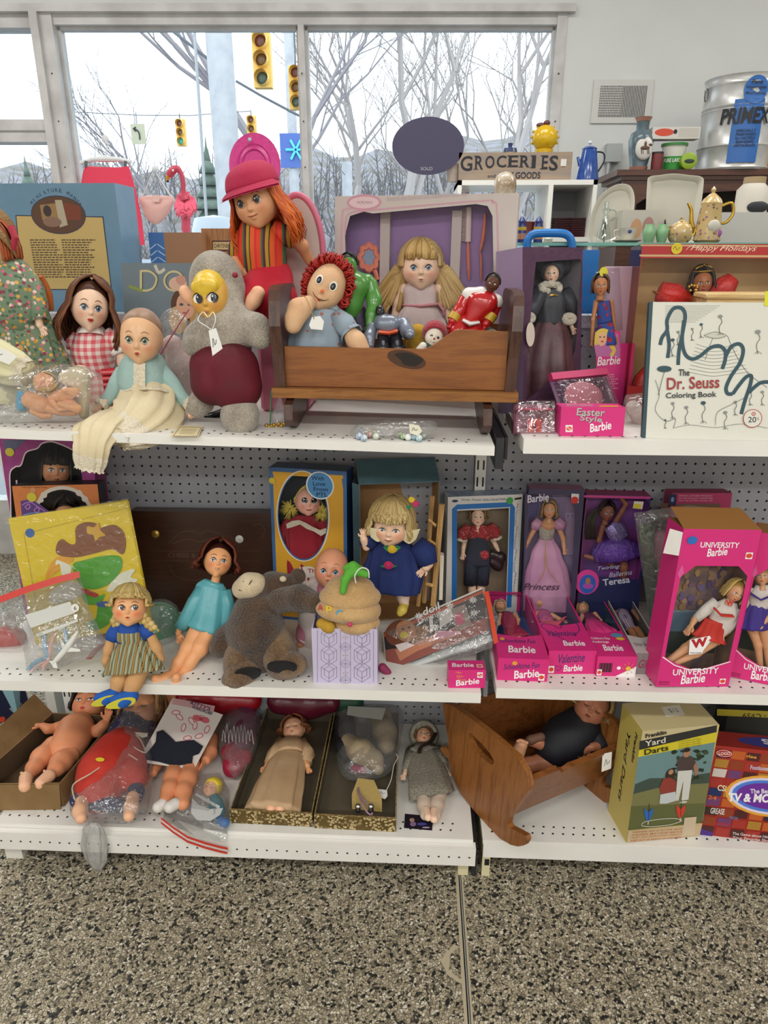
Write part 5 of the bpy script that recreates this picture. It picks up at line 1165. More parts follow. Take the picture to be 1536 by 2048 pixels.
M,w,h_=fbx((1130,850),(1232,836),(1080,752),ZTR,35)
r=thg('clear_toy_pack','empty-looking clear toy pack with magenta header lying behind Easter box','toy pack',M);LU(c_('7a5a78')).box((0,0,0),(w*1.1,.002,h_)).obj('backing_card',r,smt=0);LU(clear('pack_shell',.1,.1,'f2eef2',bump=(60,.4))).box((.004,-.02,.004),(w*1.05,0,h_-.02),bev=.005).obj('clear_shell',r);LU(c_('c83a6e',.4)).box((0,-.012,h_-.016),(w*1.1,0,h_)).obj('header',r,smt=0)
LU(c_('c07a86',.4)).ball((w*.5,-.006,h_*.5),(w*.36,.006,h_*.3),24).obj('pink_insert',r)
def bbx(name,label,BL,BR,TL,z,d,lean,m,top=None,cat='toy box',yaw=None):
 M,w,h_=fbx(BL,BR,TL,z,lean);r=thg(name,label,cat,M);LU(m).box((0,0,0),(w,d,h_-.0006)).use(top or m).box((0,0,h_-.0006),(w,d,h_)).obj('carton',r,smt=0);return r,M,w,h_
HOT=mat('hot_pink_card','d62c7c',.4);WHT2=c_('f2eef0');ORL=c_('d8472a')
def mattel(a,px,py,s):
 a.ppoly([(px-s,py+s),(px+s,py+s),(px+s,py-s),(px-s,py-s)],c_('ece8e6'));a.pell(px,py,s*.85,s*.6,ORL);a.pcurve([(px-s*.6,py),(px-s*.2,py-s*.25),(px+s*.2,py+s*.25),(px+s*.6,py)],s*.16,c_('f4ece8'))
r,M,w,h_=bbx('easter_box','hot pink box with silver slanted lettering on shelf edge',(1119,872),(1246,873),(1127,814),ZTR,.06,4,HOT)
a=PArt(M,w,h_);SIL=c_('b9b9b4',.35)
for dx,m_ in((1.2,c_('4a1a34')),(0,SIL)):a.ptext('Easter',1153+dx,831+dx,1209+dx,15,m_,bold=.015,y1=833);a.ptext('Style',1159+dx,844+dx,1203+dx,14,m_,bold=.015,y1=848)
a.ptext('Barbie',1180,865,1223,17,WHT2,bold=.02,shear=.15,y1=858);mattel(a,1138,857,7);a.done('printed_lettering',r)
tp=Art(Matrix.Translation((0,0,h_)),w,.06);tp.text('Barbie',.12,.3,.4,.35,c_('a8a4a0'),.03,.2);tp.rect(.62,.1,.3,.3,c_('e0a030'));tp.done('top_print',r)
P=Px(1.55);b=thg('pink_toy_bag','clear bag of pale pink doll things between Easter box and colouring book','plastic bag',onz(1275,862,ZTR))
plw(b,P,[(1245,858),(1248,800),(1262,788),(1310,792),(1318,850),(1290,862)],.04,amp=.01,seed=9)
t=thg('pink_doll_clothes','pale pink doll clothes inside the bag beside colouring book','doll clothes',onz(1278,858,ZTR));body(t,P,mat('pale_pink_cloth',''),[(1265,815,14,0),(1282,835,16,.005),(1280,850,14,.01)],'cloth',.003)
M,w,h_=fbx((1250,818),(1600,824),(1281,488),ZTR,3)
HR=mat('holiday_red','ac1c1c',.4);GLD=c_('c8a878',.4)
hole=hloc(M,[(1283,516),(1580,517),(1585,600),(1585,780),(1257,772),(1268,640)])
r=wbx('holiday_doll_box','red holiday doll box with gold script behind the colouring book',M,w,h_,.10,hole,HR,clear('amber_acetate',.08,.08,'d0a070'),mat('tan_backdrop','c9a873',.7,var=(4,'a88454')),top=HR,solid=0)
a=PArt(M,w,h_);a.ppoly([(1279,509),(1590,511),(1590,515),(1279,513)],GLD);a.ppoly([(1281,489),(1590,491),(1590,494),(1281,492)],GLD);a.ptext('Happy Holidays',1380,504,1512,13,c_('e6d2b4',.4),shear=.45,y1=506);a.pcurve([(1372,500),(1378,494),(1390,491),(1400,497)],1,c_('e6d2b4',.4));a.pcurve([(1440,500),(1446,494),(1458,491),(1466,497)],1,c_('e6d2b4',.4));a.done('printed_lettering',r);sk=PArt(M,w,h_);sk.lift=.002;sk.pdot(1353,497,10,c_('d8c02a',.6));sk.pcurve([(1346,498),(1350,493),(1354,500),(1360,494)],1,c_('5a5020',.7));sk.done('price_sticker',r)
P=inner(M,w,.05);RG=mat('red_glitter','b8181c',.35,var=(300,'d83a30'),bump=(200,.4))
t,h=fdl('holiday_doll','dark-haired doll with gold tiara and red gown inside holiday box',P,(1404,563,.01),25,skin('holi','a8663e',.35,'a85838'),hmt('black_hair','120c0a','2a1c16'),1.6,None,(RG,[(1400,640,40,0),(1395,700,80,0),(1390,760,120,0),(1390,798,130,0)],dict(folds=11,amp=.06,flat=.3)),arms=[([(1382,598,9,0),(1352,600,8,.012),(1330,592,7,.02)],)],base=P(1390,800,0),fk=dict(lip='a02028',eye='3a2418'),fw=(.2,-.05),hk=dict(vol=.3,n=150,flare=.3))
body(t,P,skin('holi',''),[(1402,585,9,0),(1400,606,22,0),(1398,640,24,0)],'torso',.002)
for L in([(1375,600,12,.02),(1345,592,24,.03),(1318,582,18,.03)],[(1425,596,14,.02),(1450,574,22,.02),(1466,556,14,.02)]):slv(t,P,RG,L,amp=.1,folds=7)
g=WU(mat('gold',''));
for k in range(9):a_=rad(-60+15*k);g.ball(h.M@Vector((sin(a_)*.75,.35,.85+.35*cos(a_)*(1.2 if k==4 else 1))),h.r*.09,8)
for k in range(8):g.ball(P(1386+8*cos(k),575+6*sin(k*2),.035),P.r(1400,570,3),6)
g.tube([h.M@Vector((sin(rad(a_))*.95,cos(rad(a_))*.6+.1,.8))for a_ in range(-80,81,20)],h.r*.06,6);g.obj('tiara_beads',t)
t=thg('pale_wood_box','pale wooden box top showing between holiday doll and colouring book','wooden box',at(1475,640,1.6));WB=wood('pale_pine','c9a56a','d8ba84','X',1,.5);c0,c1=at(1416,586,1.60),at(1560,586,1.60)
WU(WB).box((c0.x,1.60,at(1420,800,1.6).z*0+ZTR+.001),(c1.x,1.66,c0.z-.012)).obj('box_body',t,smt=0);WU(WB).box((c0.x-.006,1.592,c0.z-.012),(c1.x+.006,1.668,c0.z),bev=.003).obj('box_lid',t)
r,M,w,h_=bbx('colouring_book','white colouring book with teal ribbon artwork and red title leaning on holiday box',(1290,876),(1580,882),(1325,604),ZTR,.012,15,c_('d9d8cc'))
LU(c_('1f4048')).box((-.006,-.0005,0),(.001,.0125,h_)).obj('spine',r,smt=0)
a=PArt(M,w,h_);TEAL=c_('1c4450');INK=c_('35383a',.6)
for k in range(9):a.pcurve([(1330,612+k*4),(1440-k*6,612+k*4)],.5,INK)
a.pcurve([(1410,720),(1420,690),(1430,672),(1452,670),(1462,690),(1480,725),(1500,750),(1534,775)],.8,INK)
for k in range(9):a.pcurve([(1392-k*2,688+k*7),(1420,696+k*7),(1450,694+k*7),(1466+k*4,688+k*7)],.5,INK)
a.pell(1430,671,22,6,c_('c9c8bc',.6));a.pcurve([(1408,671),(1430,664),(1452,671),(1430,677),(1408,671)],.8,INK)
for L in([(1320,690),(1324,675),(1334,660),(1334,640),(1346,618),(1362,616),(1370,630),(1366,660),(1358,700),(1356,730)],[(1334,660),(1338,690),(1335,716)],[(1368,640),(1364,680),(1370,708),(1384,718),(1400,712),(1420,696),(1438,692),(1450,702),(1450,720),(1444,738)],[(1450,715),(1462,694),(1478,688),(1486,700),(1480,725),(1462,752),(1452,775),(1455,787),(1465,788)],[(1465,788),(1478,770),(1492,754),(1502,752),(1500,770),(1490,800),(1482,828)],[(1500,782),(1520,766),(1540,764)]):a.pcurve(L,7,TEAL)
for k,(x,y,s_)in enumerate(((1345,700,1),(1356,680,.8),(1384,672,.7),(1402,665,.8),(1440,655,1.1),(1372,835,1),(1406,830,1.2),(1345,825,.9),(1450,845,1),(1500,800,.8),(1524,800,.8),(1515,690,1.3),(1330,850,.5),(1470,820,.8))):
 a.pcurve([(x,y+14*s_),(x-2*s_,y),(x+3*s_,y-10*s_),(x,y-18*s_)],1,INK);a.pell(x,y-20*s_,4*s_,3*s_,TEAL if k%3==0 else c_('8a8c88',.6));a.pcurve([(x-5*s_,y+14*s_),(x,y+10*s_),(x+6*s_,y+14*s_)],.7,INK)
a.pcurve([(1310,760),(1318,790),(1310,820),(1330,842),(1350,838),(1346,856)],.8,INK);a.pcurve([(1346,856),(1380,850),(1430,855),(1480,848),(1534,856)],.6,INK);a.pcurve([(1430,850),(1434,825),(1460,810),(1490,795)],.8,INK)
a.pell(1328,738,14,6,TEAL);a.pcurve([(1328,744),(1322,765),(1316,790)],1,INK)
RDT=c_('9a2a26');a.ptext('The',1356,752,1378,13,INK,bold=.02);a.ptext('Dr. Seuss',1333,780,1438,24,RDT,bold=.015,y1=776);a.ptext('Coloring Book',1331,800,1432,14,INK,bold=.015,y1=797)
a.pell(1504,837,18,18,c_('b03a30'));a.pell(1504,837,16.6,16.6,c_('d9d8cc'));a.ptext('20',1495,845,1511,11,INK,bold=.015);a.ptext('%',1512,840,1517,5,INK);a.pdot(1506,828,4,c_('b03a30'));a.pdot(1506,828,2.5,c_('d9d8cc'));a.pdot(1506,828,1.2,c_('b03a30'));a.done('cover_print',r)
n=thg('sticky_note','bright yellow price note stuck above the colouring book','note',M@Matrix.Translation((w*.76,-.001,h_*.99)));LU(c_('dcdc2c',.7)).box((0,-.0008,-.004),(.06,0,.024)).obj('note',n,smt=0);
k=LU(c_('3a3a2a',.7));v_,f_=text2d('$4',0);k.add([(.012+x*.014,-.0012,.004+y*.011)for x,y in v_],f_);k.obj('handwriting',n,smt=0)
# -- middle shelf, first bay
M,w,h_=fbx((52,1240),(222,1233),(4,876),ZM,5)
MAG=mat('magenta_card','8c2a72',.5,var=(50,'9a3a80'));hole=hloc(M,[(22,1040),(22,990),(20,945),(30,934),(42,930),(52,905),(74,898),(84,888),(102,884),(122,890),(140,898),(150,905),(158,918),(163,945),(168,990),(172,1040)])
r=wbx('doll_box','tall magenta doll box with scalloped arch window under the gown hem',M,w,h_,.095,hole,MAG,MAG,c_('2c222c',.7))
a=PArt(M,w,h_);a.pcurve([(22,1040),(21,990),(20,947),(30,934),(42,930),(52,905),(74,897),(84,887),(102,883),(122,889),(140,897),(150,904),(158,917),(164,945)],2.4,c_('d8c4c8',.6));a.ppoly([(6,880),(52,880),(30,900),(12,912)],c_('5a5a78',.6));a.ppoly([(55,1120),(190,1120),(200,1190),(60,1196)],c_('7c7f92',.6));a.pcurve([(33,960),(50,1190)],3,c_('c9a8b8',.6));a.ptext('NEW',46,1142,80,9,c_('1c1c28',.6),bold=.02);a.pcurve([(46,1160),(52,1152),(58,1158),(54,1166),(60,1160)],2,c_('a02040',.6));a.done('printed_art',r);k=PArt(M,w,h_);k.lift=.002;k.pdot(20,904,8,c_('c8b838',.6));k.done('price_sticker',r)
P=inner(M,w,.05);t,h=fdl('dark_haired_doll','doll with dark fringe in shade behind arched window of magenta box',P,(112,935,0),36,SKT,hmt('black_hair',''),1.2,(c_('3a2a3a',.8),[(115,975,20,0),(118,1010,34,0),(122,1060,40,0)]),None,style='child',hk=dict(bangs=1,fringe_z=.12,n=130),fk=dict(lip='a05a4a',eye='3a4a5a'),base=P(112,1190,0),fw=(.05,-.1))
M,w,h_=fbx((64,1262),(226,1256),(36,972),ZM,6)
ORG=mat('orange_card','d07a3a',.5,var=(30,'c8743a'));hole=hloc(M,[(60,1200),(62,1060),(66,1030),(78,1000),(92,984),(112,977),(132,976),(152,982),(170,997),(182,1015),(190,1040),(196,1200)])
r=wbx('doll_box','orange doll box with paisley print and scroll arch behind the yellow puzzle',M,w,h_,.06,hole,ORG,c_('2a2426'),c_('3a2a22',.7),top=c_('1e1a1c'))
a=PArt(M,w,h_);a.pcurve([(62,1050),(66,1030),(78,1003),(92,985),(112,977),(132,976),(152,982),(168,995),(182,1015)],7,c_('cfc5ba',.6));a.pdot(82,1000,5,c_('cfc5ba',.6));a.pdot(88,990,6,c_('cfc5ba',.6));a.pdot(158,986,6,c_('cfc5ba',.6));a.pdot(170,998,6,c_('cfc5ba',.6))
a.ppoly([(41,1002),(62,998),(82,1010),(98,1022),(84,1032),(60,1036),(45,1044)],c_('5a3a7a',.6));a.pcurve([(44,1010),(60,1004),(76,1014),(90,1022)],2,c_('b070c0',.6));a.pcurve([(52,1012),(58,1008),(60,1015),(54,1018),(50,1012)],1.4,c_('c98ad0',.6));a.pcurve([(70,1018),(76,1014),(78,1022),(72,1025),(68,1018)],1.4,c_('c98ad0',.6));a.pcurve([(46,1030),(64,1026),(84,1026)],2,c_('6a90c0',.6));a.ptext('THE EXCLUSIVE DOLL',43,976,96,2.4,c_('3a2014',.6));a.pdot(66,980,5,c_('c89060',.6));a.done('printed_art',r)
k=PArt(M,w,h_);k.lift=.002;k.pdot(64,994,9,c_('cdbe3a',.6));k.done('price_sticker',r)
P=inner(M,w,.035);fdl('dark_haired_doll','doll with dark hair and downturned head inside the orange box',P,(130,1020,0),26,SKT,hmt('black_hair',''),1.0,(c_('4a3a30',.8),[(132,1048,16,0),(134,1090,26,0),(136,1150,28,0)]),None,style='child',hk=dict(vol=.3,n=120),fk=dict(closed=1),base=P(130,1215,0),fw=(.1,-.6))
M,w,h_=fbx((68,1308),(322,1296),(27,1054),ZM,14)
M=M@Matrix.Rotation(rad(-7.5),4,'Y');M.translation=onz(72,1300,ZM)+Vector((0,0,.012));w,h_=w*.95,h_*1.02
t=thg('puzzle_tray','yellow moulded puzzle tray with brown hat and green shapes, shrink-wrapped and tilted','puzzle',M);YEL=mat('yellow_plastic','d8bc1e',.35,bump=(20,.05))
LU(YEL).box((0,0,0),(w,.008,h_),bev=.004).obj('tray',t);a=PArt(M,w,h_);BRN=c_('7a4426',.45);GRP=c_('4c9a30',.4);a.pline([(48,1068),(255,1016),(292,1188)],2,c_('b89c18'));a.pline([(48,1068),(80,1250)],2,c_('b89c18'))
WH=c_('dcdcd4',.4)
def pce(pts,col,z,name='puzzle_piece'):
 L=[loc(M,*q)for q in pts];L=[(p.x,p.z)for p in L];k=len(L);D=dns([(x,zz,0)for x,zz in L],5);mb=LU(col);mb.poly([(x,-.0005-z,zz)for x,zz,_ in D],.0035+z,(0,1,0));mb.obj(name,t,smt=0)
pce([(116,1108),(114,1090),(124,1078),(140,1088),(152,1085),(152,1056),(168,1045),(190,1046),(200,1056),(212,1052),(230,1050),(246,1062),(252,1085),(246,1108),(224,1098),(190,1106),(150,1114)],BRN,.003)
pce([(176,1052),(188,1054),(198,1046),(202,1060),(212,1070),(200,1074),(192,1082),(188,1070),(176,1066)],c_('c8982a',.4),.0045)
pce([(146,1130),(170,1120),(205,1112),(238,1112),(245,1128),(236,1150),(214,1170),(185,1178),(160,1168)],GRP,.003);pce([(236,1150),(270,1138),(262,1154),(276,1160),(248,1176),(214,1182)],WH,.002);pce([(120,1128),(112,1130),(114,1120),(122,1122),(142,1132),(140,1150),(125,1150)],WH,.002)
pce([(92,1158),(100,1130),(120,1112),(148,1118),(120,1140)],c_('d89a28',.4),.001);pce([(104,1180),(140,1162),(165,1172),(158,1192),(120,1206),(102,1205)],c_('d0ccc0',.4),.002)
pce([(164,1188),(182,1184),(196,1192),(210,1188),(200,1206),(175,1208)],GRP,.002);pce([(198,1210),(225,1210),(224,1238),(205,1256),(180,1260),(174,1246),(192,1236)],GRP,.002);pce([(196,1204),(222,1203),(224,1212),(198,1213)],c_('3a5aa0',.4),.003);pce([(165,1176),(196,1188),(190,1194),(166,1184)],c_('a83a34',.4),.003)
a.pdot(60,1066,9,c_('2e5aa8'));a.done('sticker_print',t);sw=MB();sw.use(clear('shrink_wrap',.05,.16,'fcfcf4',bump=(34,.5))).add([(x,-.008,z)for x,z in((-.003,-.003),(w+.003,-.003),(w+.003,h_+.003),(-.003,h_+.003))],[(0,1,2,3)]);sw.obj('shrink_wrap',t,smt=0)
r,M,w,h_=bbx('chess_box','dark brown chess game box with embossed border, standing behind dolls',(278,1222),(552,1228),(268,1022),ZM,.045,5,mat('walnut_card','3a241a',.35,var=(20,'44291c',(1,1,6))),cat='game box')
a=PArt(M,w,h_);EMB=c_('57402f',.4);a.ptext('CHESS & CHECKERS',336,1115,470,9,EMB,bold=.015);a.pcurve([(338,1086),(360,1066),(386,1062),(400,1068),(416,1062),(440,1068),(462,1088)],1.4,EMB);a.pcurve([(345,1088),(375,1078),(400,1084),(425,1078),(455,1090)],1.2,EMB);a.pcurve([(338,1130),(350,1150),(380,1160),(410,1158)],1.2,EMB);a.pline([(300,1102),(520,1102)],.8,EMB);a.pline([(300,1122),(520,1122)],.8,EMB);a.pcurve([(505,1052),(520,1048),(530,1060),(524,1076)],1.2,EMB);a.done('embossed_print',r)
for px,py,cc in((311,1068,'brass'),(479,1078,None)):
 mb=LU(mat('brass','')if cc else c_('c9c6c0',.4));l=loc(M,px,py);mb.lathe([(.011,0),(.011,.002),(.008,.004),(.004,.005),(.003,.008),(0.0005,.008)],M=Matrix.Translation(l)@Matrix.Rotation(pi/2,4,'X'),n=20);mb.obj('round_boss',r)
P=Px(pl=(onz(100,1345,ZM)+Vector((0,0,.002)),Vector((0,-.86,.5)).normalized()));b=thg('zip_bag','clear zip bag with wide red zipper holding small doll hangers, against yellow puzzle','plastic bag',onz(110,1340,ZM))
plw(b,P,[(-40,1218,0),(60,1178,0),(158,1146,0),(180,1220),(215,1290),(195,1310),(120,1335),(55,1345),(45,1290),(10,1250)],.025,amp=.006,seed=12,base=.012,smt=0)
z=WU(c_('c8382e',.35));z.sheet([[P(x,y,.03),P(x+2,y+13,.032)]for x,y in((-40,1207),(0,1192),(60,1170),(110,1154),(158,1142))]);z.obj('zipper',b,smt=0)
z=WU(c_('c9c9c4'));z.sheet([[P(50,1230,.034),P(140,1203,.034)],[P(62,1256,.034),P(150,1226,.034)]]);z.sheet([[P(72,1268,.034),P(155,1238,.034)],[P(75,1274,.034),P(156,1243,.034)]]);z.obj('write_on_label',b,smt=0);g=WU(c_('e4e2da',.6));o=P(150,1216,.037);q=m_px(o);g.add([o+CAMX*q*8*cos(2*pi*i/20)+CAMY*q*8*sin(2*pi*i/20)for i in range(20)],[tuple(range(20))]);vs,fs=text2d('6');o=o+CAMZV*.001;g.use(c_('3a3a44',.6)).add([o+CAMX*(a_*5-2)*q+CAMY*(b_*8-4)*q for a_,b_ in vs],fs);g.obj('price_sticker',b,smt=0)
def hgr(name,label,col,L,rp=3.4):
 t=thg(name,label,'doll hanger',P(L[0][0],L[0][1],.006));mb=WU(col);mb.tube(*sph(*P.pts([(x,y,rp,.014)for x,y in L])),8,flat=.6);mb.obj('hanger',t)
hgr('doll_hanger','pale blue plastic doll hanger with curved ends in zip bag',c_('7fa8c4',.35),[(88,1268),(90,1300),(98,1312),(80,1320),(64,1330),(58,1340)],4.5);hgr('doll_hanger','pale blue straight doll hanger nearest white plane in zip bag',c_('7fa8c4',.35),[(128,1256),(134,1278),(120,1300),(124,1316)],4);hgr('doll_hanger','pink doll hanger crossing the blue ones in zip bag',c_('dca89c',.35),[(108,1264),(100,1296),(96,1320),(84,1334)],4)
hgr('doll_hanger','small pink doll hanger lowest in zip bag',c_('dcb0a8',.35),[(60,1344),(76,1330),(92,1324),(86,1340)],3.2)
t=thg('toy_plane','white plastic toy aeroplane inside zip bag with red zipper','toy aeroplane',P(140,1320,.006));mb=WU(c_('d8d8d0',.35));mb.tube(*sph(*P.pts([(104,1328,3,.03),(120,1312,6,.03),(138,1290,7,.03),(150,1272,5,.03),(156,1262,2,.03)])),10);mb.obj('fuselage',t)
for pts in([(134,1296),(122,1276),(118,1274),(126,1300)],[(136,1294),(160,1298),(162,1303),(130,1304)]):g=WU(c_('d8d8d0',.35));g.poly([P(x,y,.03)for x,y in pts],.002,P.pl[1]);g.obj('wing',t,smt=0)
g=WU(c_('d8d8d0',.35));g.poly([P(x,y,.031)for x,y in((104,1328),(98,1322),(112,1322),(116,1336),(108,1336))],.002,P.pl[1]);g.obj('tail',t,smt=0)
for i,o in enumerate((0,5,10)):
 t=thg('plastic_straw',('first','second','third')[i]+' thin pink plastic strip on shelf, counted from the zip bag','plastic strip',onz(180+o,1315,ZM));mb=WU(c_('d87068',.4));mb.tube([onz(172+o*.8,1318,ZM+.0015),onz(198+o,1288,ZM+.0015+.001*i)],.0014,6);mb.obj('strip',t)
P=Px(1.56);b=thg('clear_bag','clear bag of red and yellow plastic pieces at shelf end beside zip bag','plastic bag',onz(10,1318,ZM));plw(b,P,[(-60,1320),(-50,1240),(0,1222),(40,1240),(52,1290),(40,1322),(0,1330)],.04,amp=.01,seed=14)
for nm,col,L in(('red','b82a24',[(10,1275,24,0),(32,1276,20,0)]),('yellow','d0a828',[(-30,1290,22,0),(-6,1284,20,0)]),('green','3a9a5a',[(14,1308,8,.02),(28,1318,6,.02)])):
 t=thg('toy_block','rounded '+nm+' plastic toy piece inside bag at shelf end','toy piece',P(L[0][0],1322,0));body(t,P,c_(col,.35),L,'piece',.003)
P=Px(1.44);c=P(260,1213,0);t=thg('plaited_doll','doll with blonde plaits, blue blouse and striped skirt sitting on the shelf edge','doll',onz(262,1345,ZM))
h=Head(t,c,P.r(260,1213,37),fto(c,-.12,-.02),tld(2),'child',skin('celluloid','e8ad7c',.3,'dc6a44'),wid=1.0);h.face('2a1c14',ew=.17,eh=.14,lip='a8382a',lw=.1,lh=.05,lz=-.56,brow='5a3418',look=(-.8,0),pupil=.3,ez=-.04)
YB=hmt('flaxen_mohair','b89a56','d8bf84');h.hair(YB,-.1,170,'center',.25,.12,az0=55,wid=.075,bangs=1,fringe_z=.36,seed=9)
for L in([(234,1232,7,.01),(231,1240,8,.012),(233,1249,7,.014),(230,1257,7,.014),(228,1265,4,.014)],[(284,1232,8,.01),(293,1241,8,.014),(299,1249,8,.018),(306,1256,7,.02),(312,1262,5,.02)]):
 mb=WU(YB);p_,r_=P.pts(L)
 for i in range(len(p_)):
  for s_ in(-1,1):mb.ball(p_[i]+CAMX*s_*r_[i]*.5+CAMY*s_*r_[i]*.2,(r_[i]*.9,)*3,8)
 mb.obj('plait',t);g=WU(c_('5a7a5a',.7));g.ball(p_[-1],r_[-1]*1.2,8);g.obj('plait_bow',t)
BLU=mat('royal_blue_cloth','1c4a9c',.8,bump=(200,.3));DST=stp('dutch_stripes',[(.3,'9aa184'),(.06,'3a2c20'),(.08,'a0763a'),(.06,'2a2018'),(.22,'8d9a80'),(.06,'6a4a28'),(.16,'a67c3c'),(.06,'2a2018')],'X',.021)
drp(t,P,BLU,[(258,1240,16,0),(257,1258,26,.01),(257,1282,28,.014)],'blouse',40,7,.02,.62,f0=.5);drp(t,P,DST,[(259,1262,26,.0145),(260,1275,28,.016),(261,1284,27,.016)],'waistband',40,8,.01,.6,f0=.5)
drp(t,P,DST,[(261,1283,27,.014),(264,1302,40,.03),(266,1326,52,.045),(267,1345,60,.055)],'skirt',90,17,.06,.55,f0=.3)
for L in([(236,1252,12,.01),(228,1268,15,.016),(224,1280,14,.02)],[(282,1252,12,.01),(294,1264,15,.016),(300,1274,14,.02)]):slv(t,P,BLU,L,amp=.06)
FEL=mat('tan_felt','c99a68',.9,bump=(160,.3));
for L in([(222,1278,9,.02),(217,1300,9,.03),(214,1322,9,.035),(213,1330,7,.035)],[(302,1272,10,.02),(312,1295,10,.025),(320,1318,9,.03)]):body(t,P,FEL,L,'arm',.002)
for L,S in(([(246,1338,17,.045),(238,1362,14,.07),(230,1388,12,.08)],[(228,1388,13,.085),(214,1396,14,.095),(198,1396,10,.1)]),([(280,1340,18,.05),(268,1366,15,.075),(258,1388,13,.085)],[(262,1392,15,.09),(246,1400,15,.1),(228,1400,9,.105)])):
 lg=body(t,P,FEL,L,'leg',.002);s=Scu();p_,r_=P.pts(S);s.chain(p_,r_,.7);s.obj('shoe',t,mat('blue_felt','1f5ab0',.9,bump=(160,.3)),.002)
 e=WU(c_('d8d040',.8));q_,k_=P.pts(S);dn=(-CAMY*.5+CAMZV*.86+CAMX*.1).normalized();ax=(q_[2]-q_[0]).normalized();sd=ax.cross(dn).normalized();cc=(q_[0]+q_[2])/2+dn*k_[1]*.95;Lh=(q_[2]-q_[0]).length*.5+k_[1]*.8
 e.poly([cc+ax*Lh*cos(2*pi*i/30)+sd*k_[1]*.78*sin(2*pi*i/30)*(1-.2*cos(2*pi*i/30))for i in range(30)],.002,dn);e.obj('yellow_sole',t,smt=0)
P=Px(1.60);t=thg('green_disc','round green plastic lid in clear wrap behind the plaited doll','plastic lid',onz(325,1290,ZM));cc=P(318,1252,0);ax=(CAMZV*.75+CAMX*.5+CAMY*.2).normalized();X=ax.cross(CAMY).normalized();k=m_px(cc)
WU(c_('1f9a68',.3)).loft([ring(cc+ax*k*z,X,ax.cross(X),k*r,k*r,40)for r,z in((47,-8),(48,0),(44,2),(41,-3),(2,-3))]).obj('lid',t)
b=thg('clear_bag','clear bag wrapped round the green lid between two dolls','plastic bag',onz(320,1300,ZM));plw(b,P,[(285,1240),(300,1205),(330,1198),(356,1215),(360,1250),(345,1290),(315,1312),(290,1300)],.05,amp=.008,seed=15,base=.005)
P=Px(1.56);c=P(436,1120,-.02);t=thg('turquoise_doll','slim auburn-haired doll in turquoise satin blouse leaning on chess box','doll',onz(425,1300,ZM))
h=Head(t,c,P.r(436,1121,33),fto(c,.05,.05),tld(10),'fashion',SKO,wid=.92);h.face('1c1412',ew=.17,eh=.13,lip='e0c0b0',lw=.16,lh=.05,smile=.5,brow='4a2414',pupil=.7)
h.hair(hmt('dark_auburn','38160c','6a2c18'),.75,170,'center',.55,.2,az0=62,wid=.08,flare=.5,seed=12,down=-tld(10))
body(t,P,SKO,[(434,1148,8,-.01),(430,1164,9,-.005)],'neck',.0016);TQ=mat('turquoise_satin','5ca6b0',.3,bump=(28,.5))
drp(t,P,TQ,[(428,1163,20,0),(424,1178,32,.005),(418,1205,34,.02),(412,1235,36,.035),(405,1258,40,.045)],'blouse',56,7,.05,.55,f0=.3)
for L in([(405,1176,12,.01),(390,1205,14,.03),(374,1236,14,.045),(362,1256,13,.05)],[(450,1180,12,.01),(456,1210,14,.02),(452,1240,14,.03),(448,1258,12,.035)]):slv(t,P,TQ,L,amp=.1,folds=6)
arm(t,P,SKO,[(360,1256,6,.05),(357,1266,6,.05)],20,name='hand',hd=(.1,-.2,-1))
for L in([(396,1262,19,.045),(378,1295,15,.08),(358,1325,12,.105),(344,1350,9,.12)],[(418,1262,19,.045),(400,1295,16,.08),(380,1325,12,.105),(362,1352,9,.12)]):
 body(t,P,SKO,L,'leg',.0018)
for F_ in([(345,1348,9,.125),(332,1358,12,.14),(318,1362,11,.15),(310,1356,8,.155)],[(362,1350,9,.125),(356,1366,11,.145),(350,1378,10,.15),(353,1354,8,.16)]):body(t,P,SKO,F_,'foot',.0016)
P=Px(1.51);t=thg('teddy_bear','brown plush bear with cream muzzle and black paw soles lying back on shelf','teddy bear',onz(520,1372,ZM))
BR=fur('brown_fur','30221a','5a4028',240,1.0);BRL=fur('light_brown_fur','5a4028','8a6a44',240,1.0)
s=Scu();s.cp(P,[(512,1220,42,0),(512,1260,52,.02),(514,1300,48,.03)]);s.ell(P(530,1255,.05),P.r(520,1250,22),.9)
for L in([(560,1200,26,.01),(600,1196,26,.03),(628,1205,22,.05)],[(478,1250,22,0),(452,1280,25,.02),(440,1294,22,.04)]):p_,r_=P.pts(L);s.chain(p_,r_,.5)
s.obj('body',t,BR,.003)
s=Scu();s.cp(P,[(545,1172,30,-.02),(580,1172,24,-.02)],.9);s.obj('head',t,BR,.003)
s=Scu();s.ell(P(596,1152,-.01),(P.r(596,1152,16),.008,P.r(596,1152,17)),.5);s.ell(P(600,1154,0),(P.r(596,1152,9),.008,P.r(596,1152,10)),.5,cut=1);s.obj('ear',t,BR,.002)
MB(1).ball(P(566,1158,.018),(P.r(560,1150,7),.006,P.r(560,1150,6)),12).obj('cream_patch',t,fur('cream_plush','cbb591','dcc9a8',300,.6))
s=Scu();s.cp(P,[(484,1178,20,0),(500,1170,22,.005),(514,1166,18,0)],.9);s.obj('muzzle',t,fur('cream_plush',''),.002)
mb=WU(c_('1c1712',.6));p_,r_=P.pts([(478,1180,1,.030),(486,1182,1,.033),(494,1176,1,.033),(500,1166,1,.031),(504,1160,1,.028)]);mb.tube(p_,.0011,5);p_,r_=P.pts([(486,1162,1,.026),(495,1172,1,.033)]);mb.tube(p_,.0011,5);mb.obj('mouth_stitching',t)
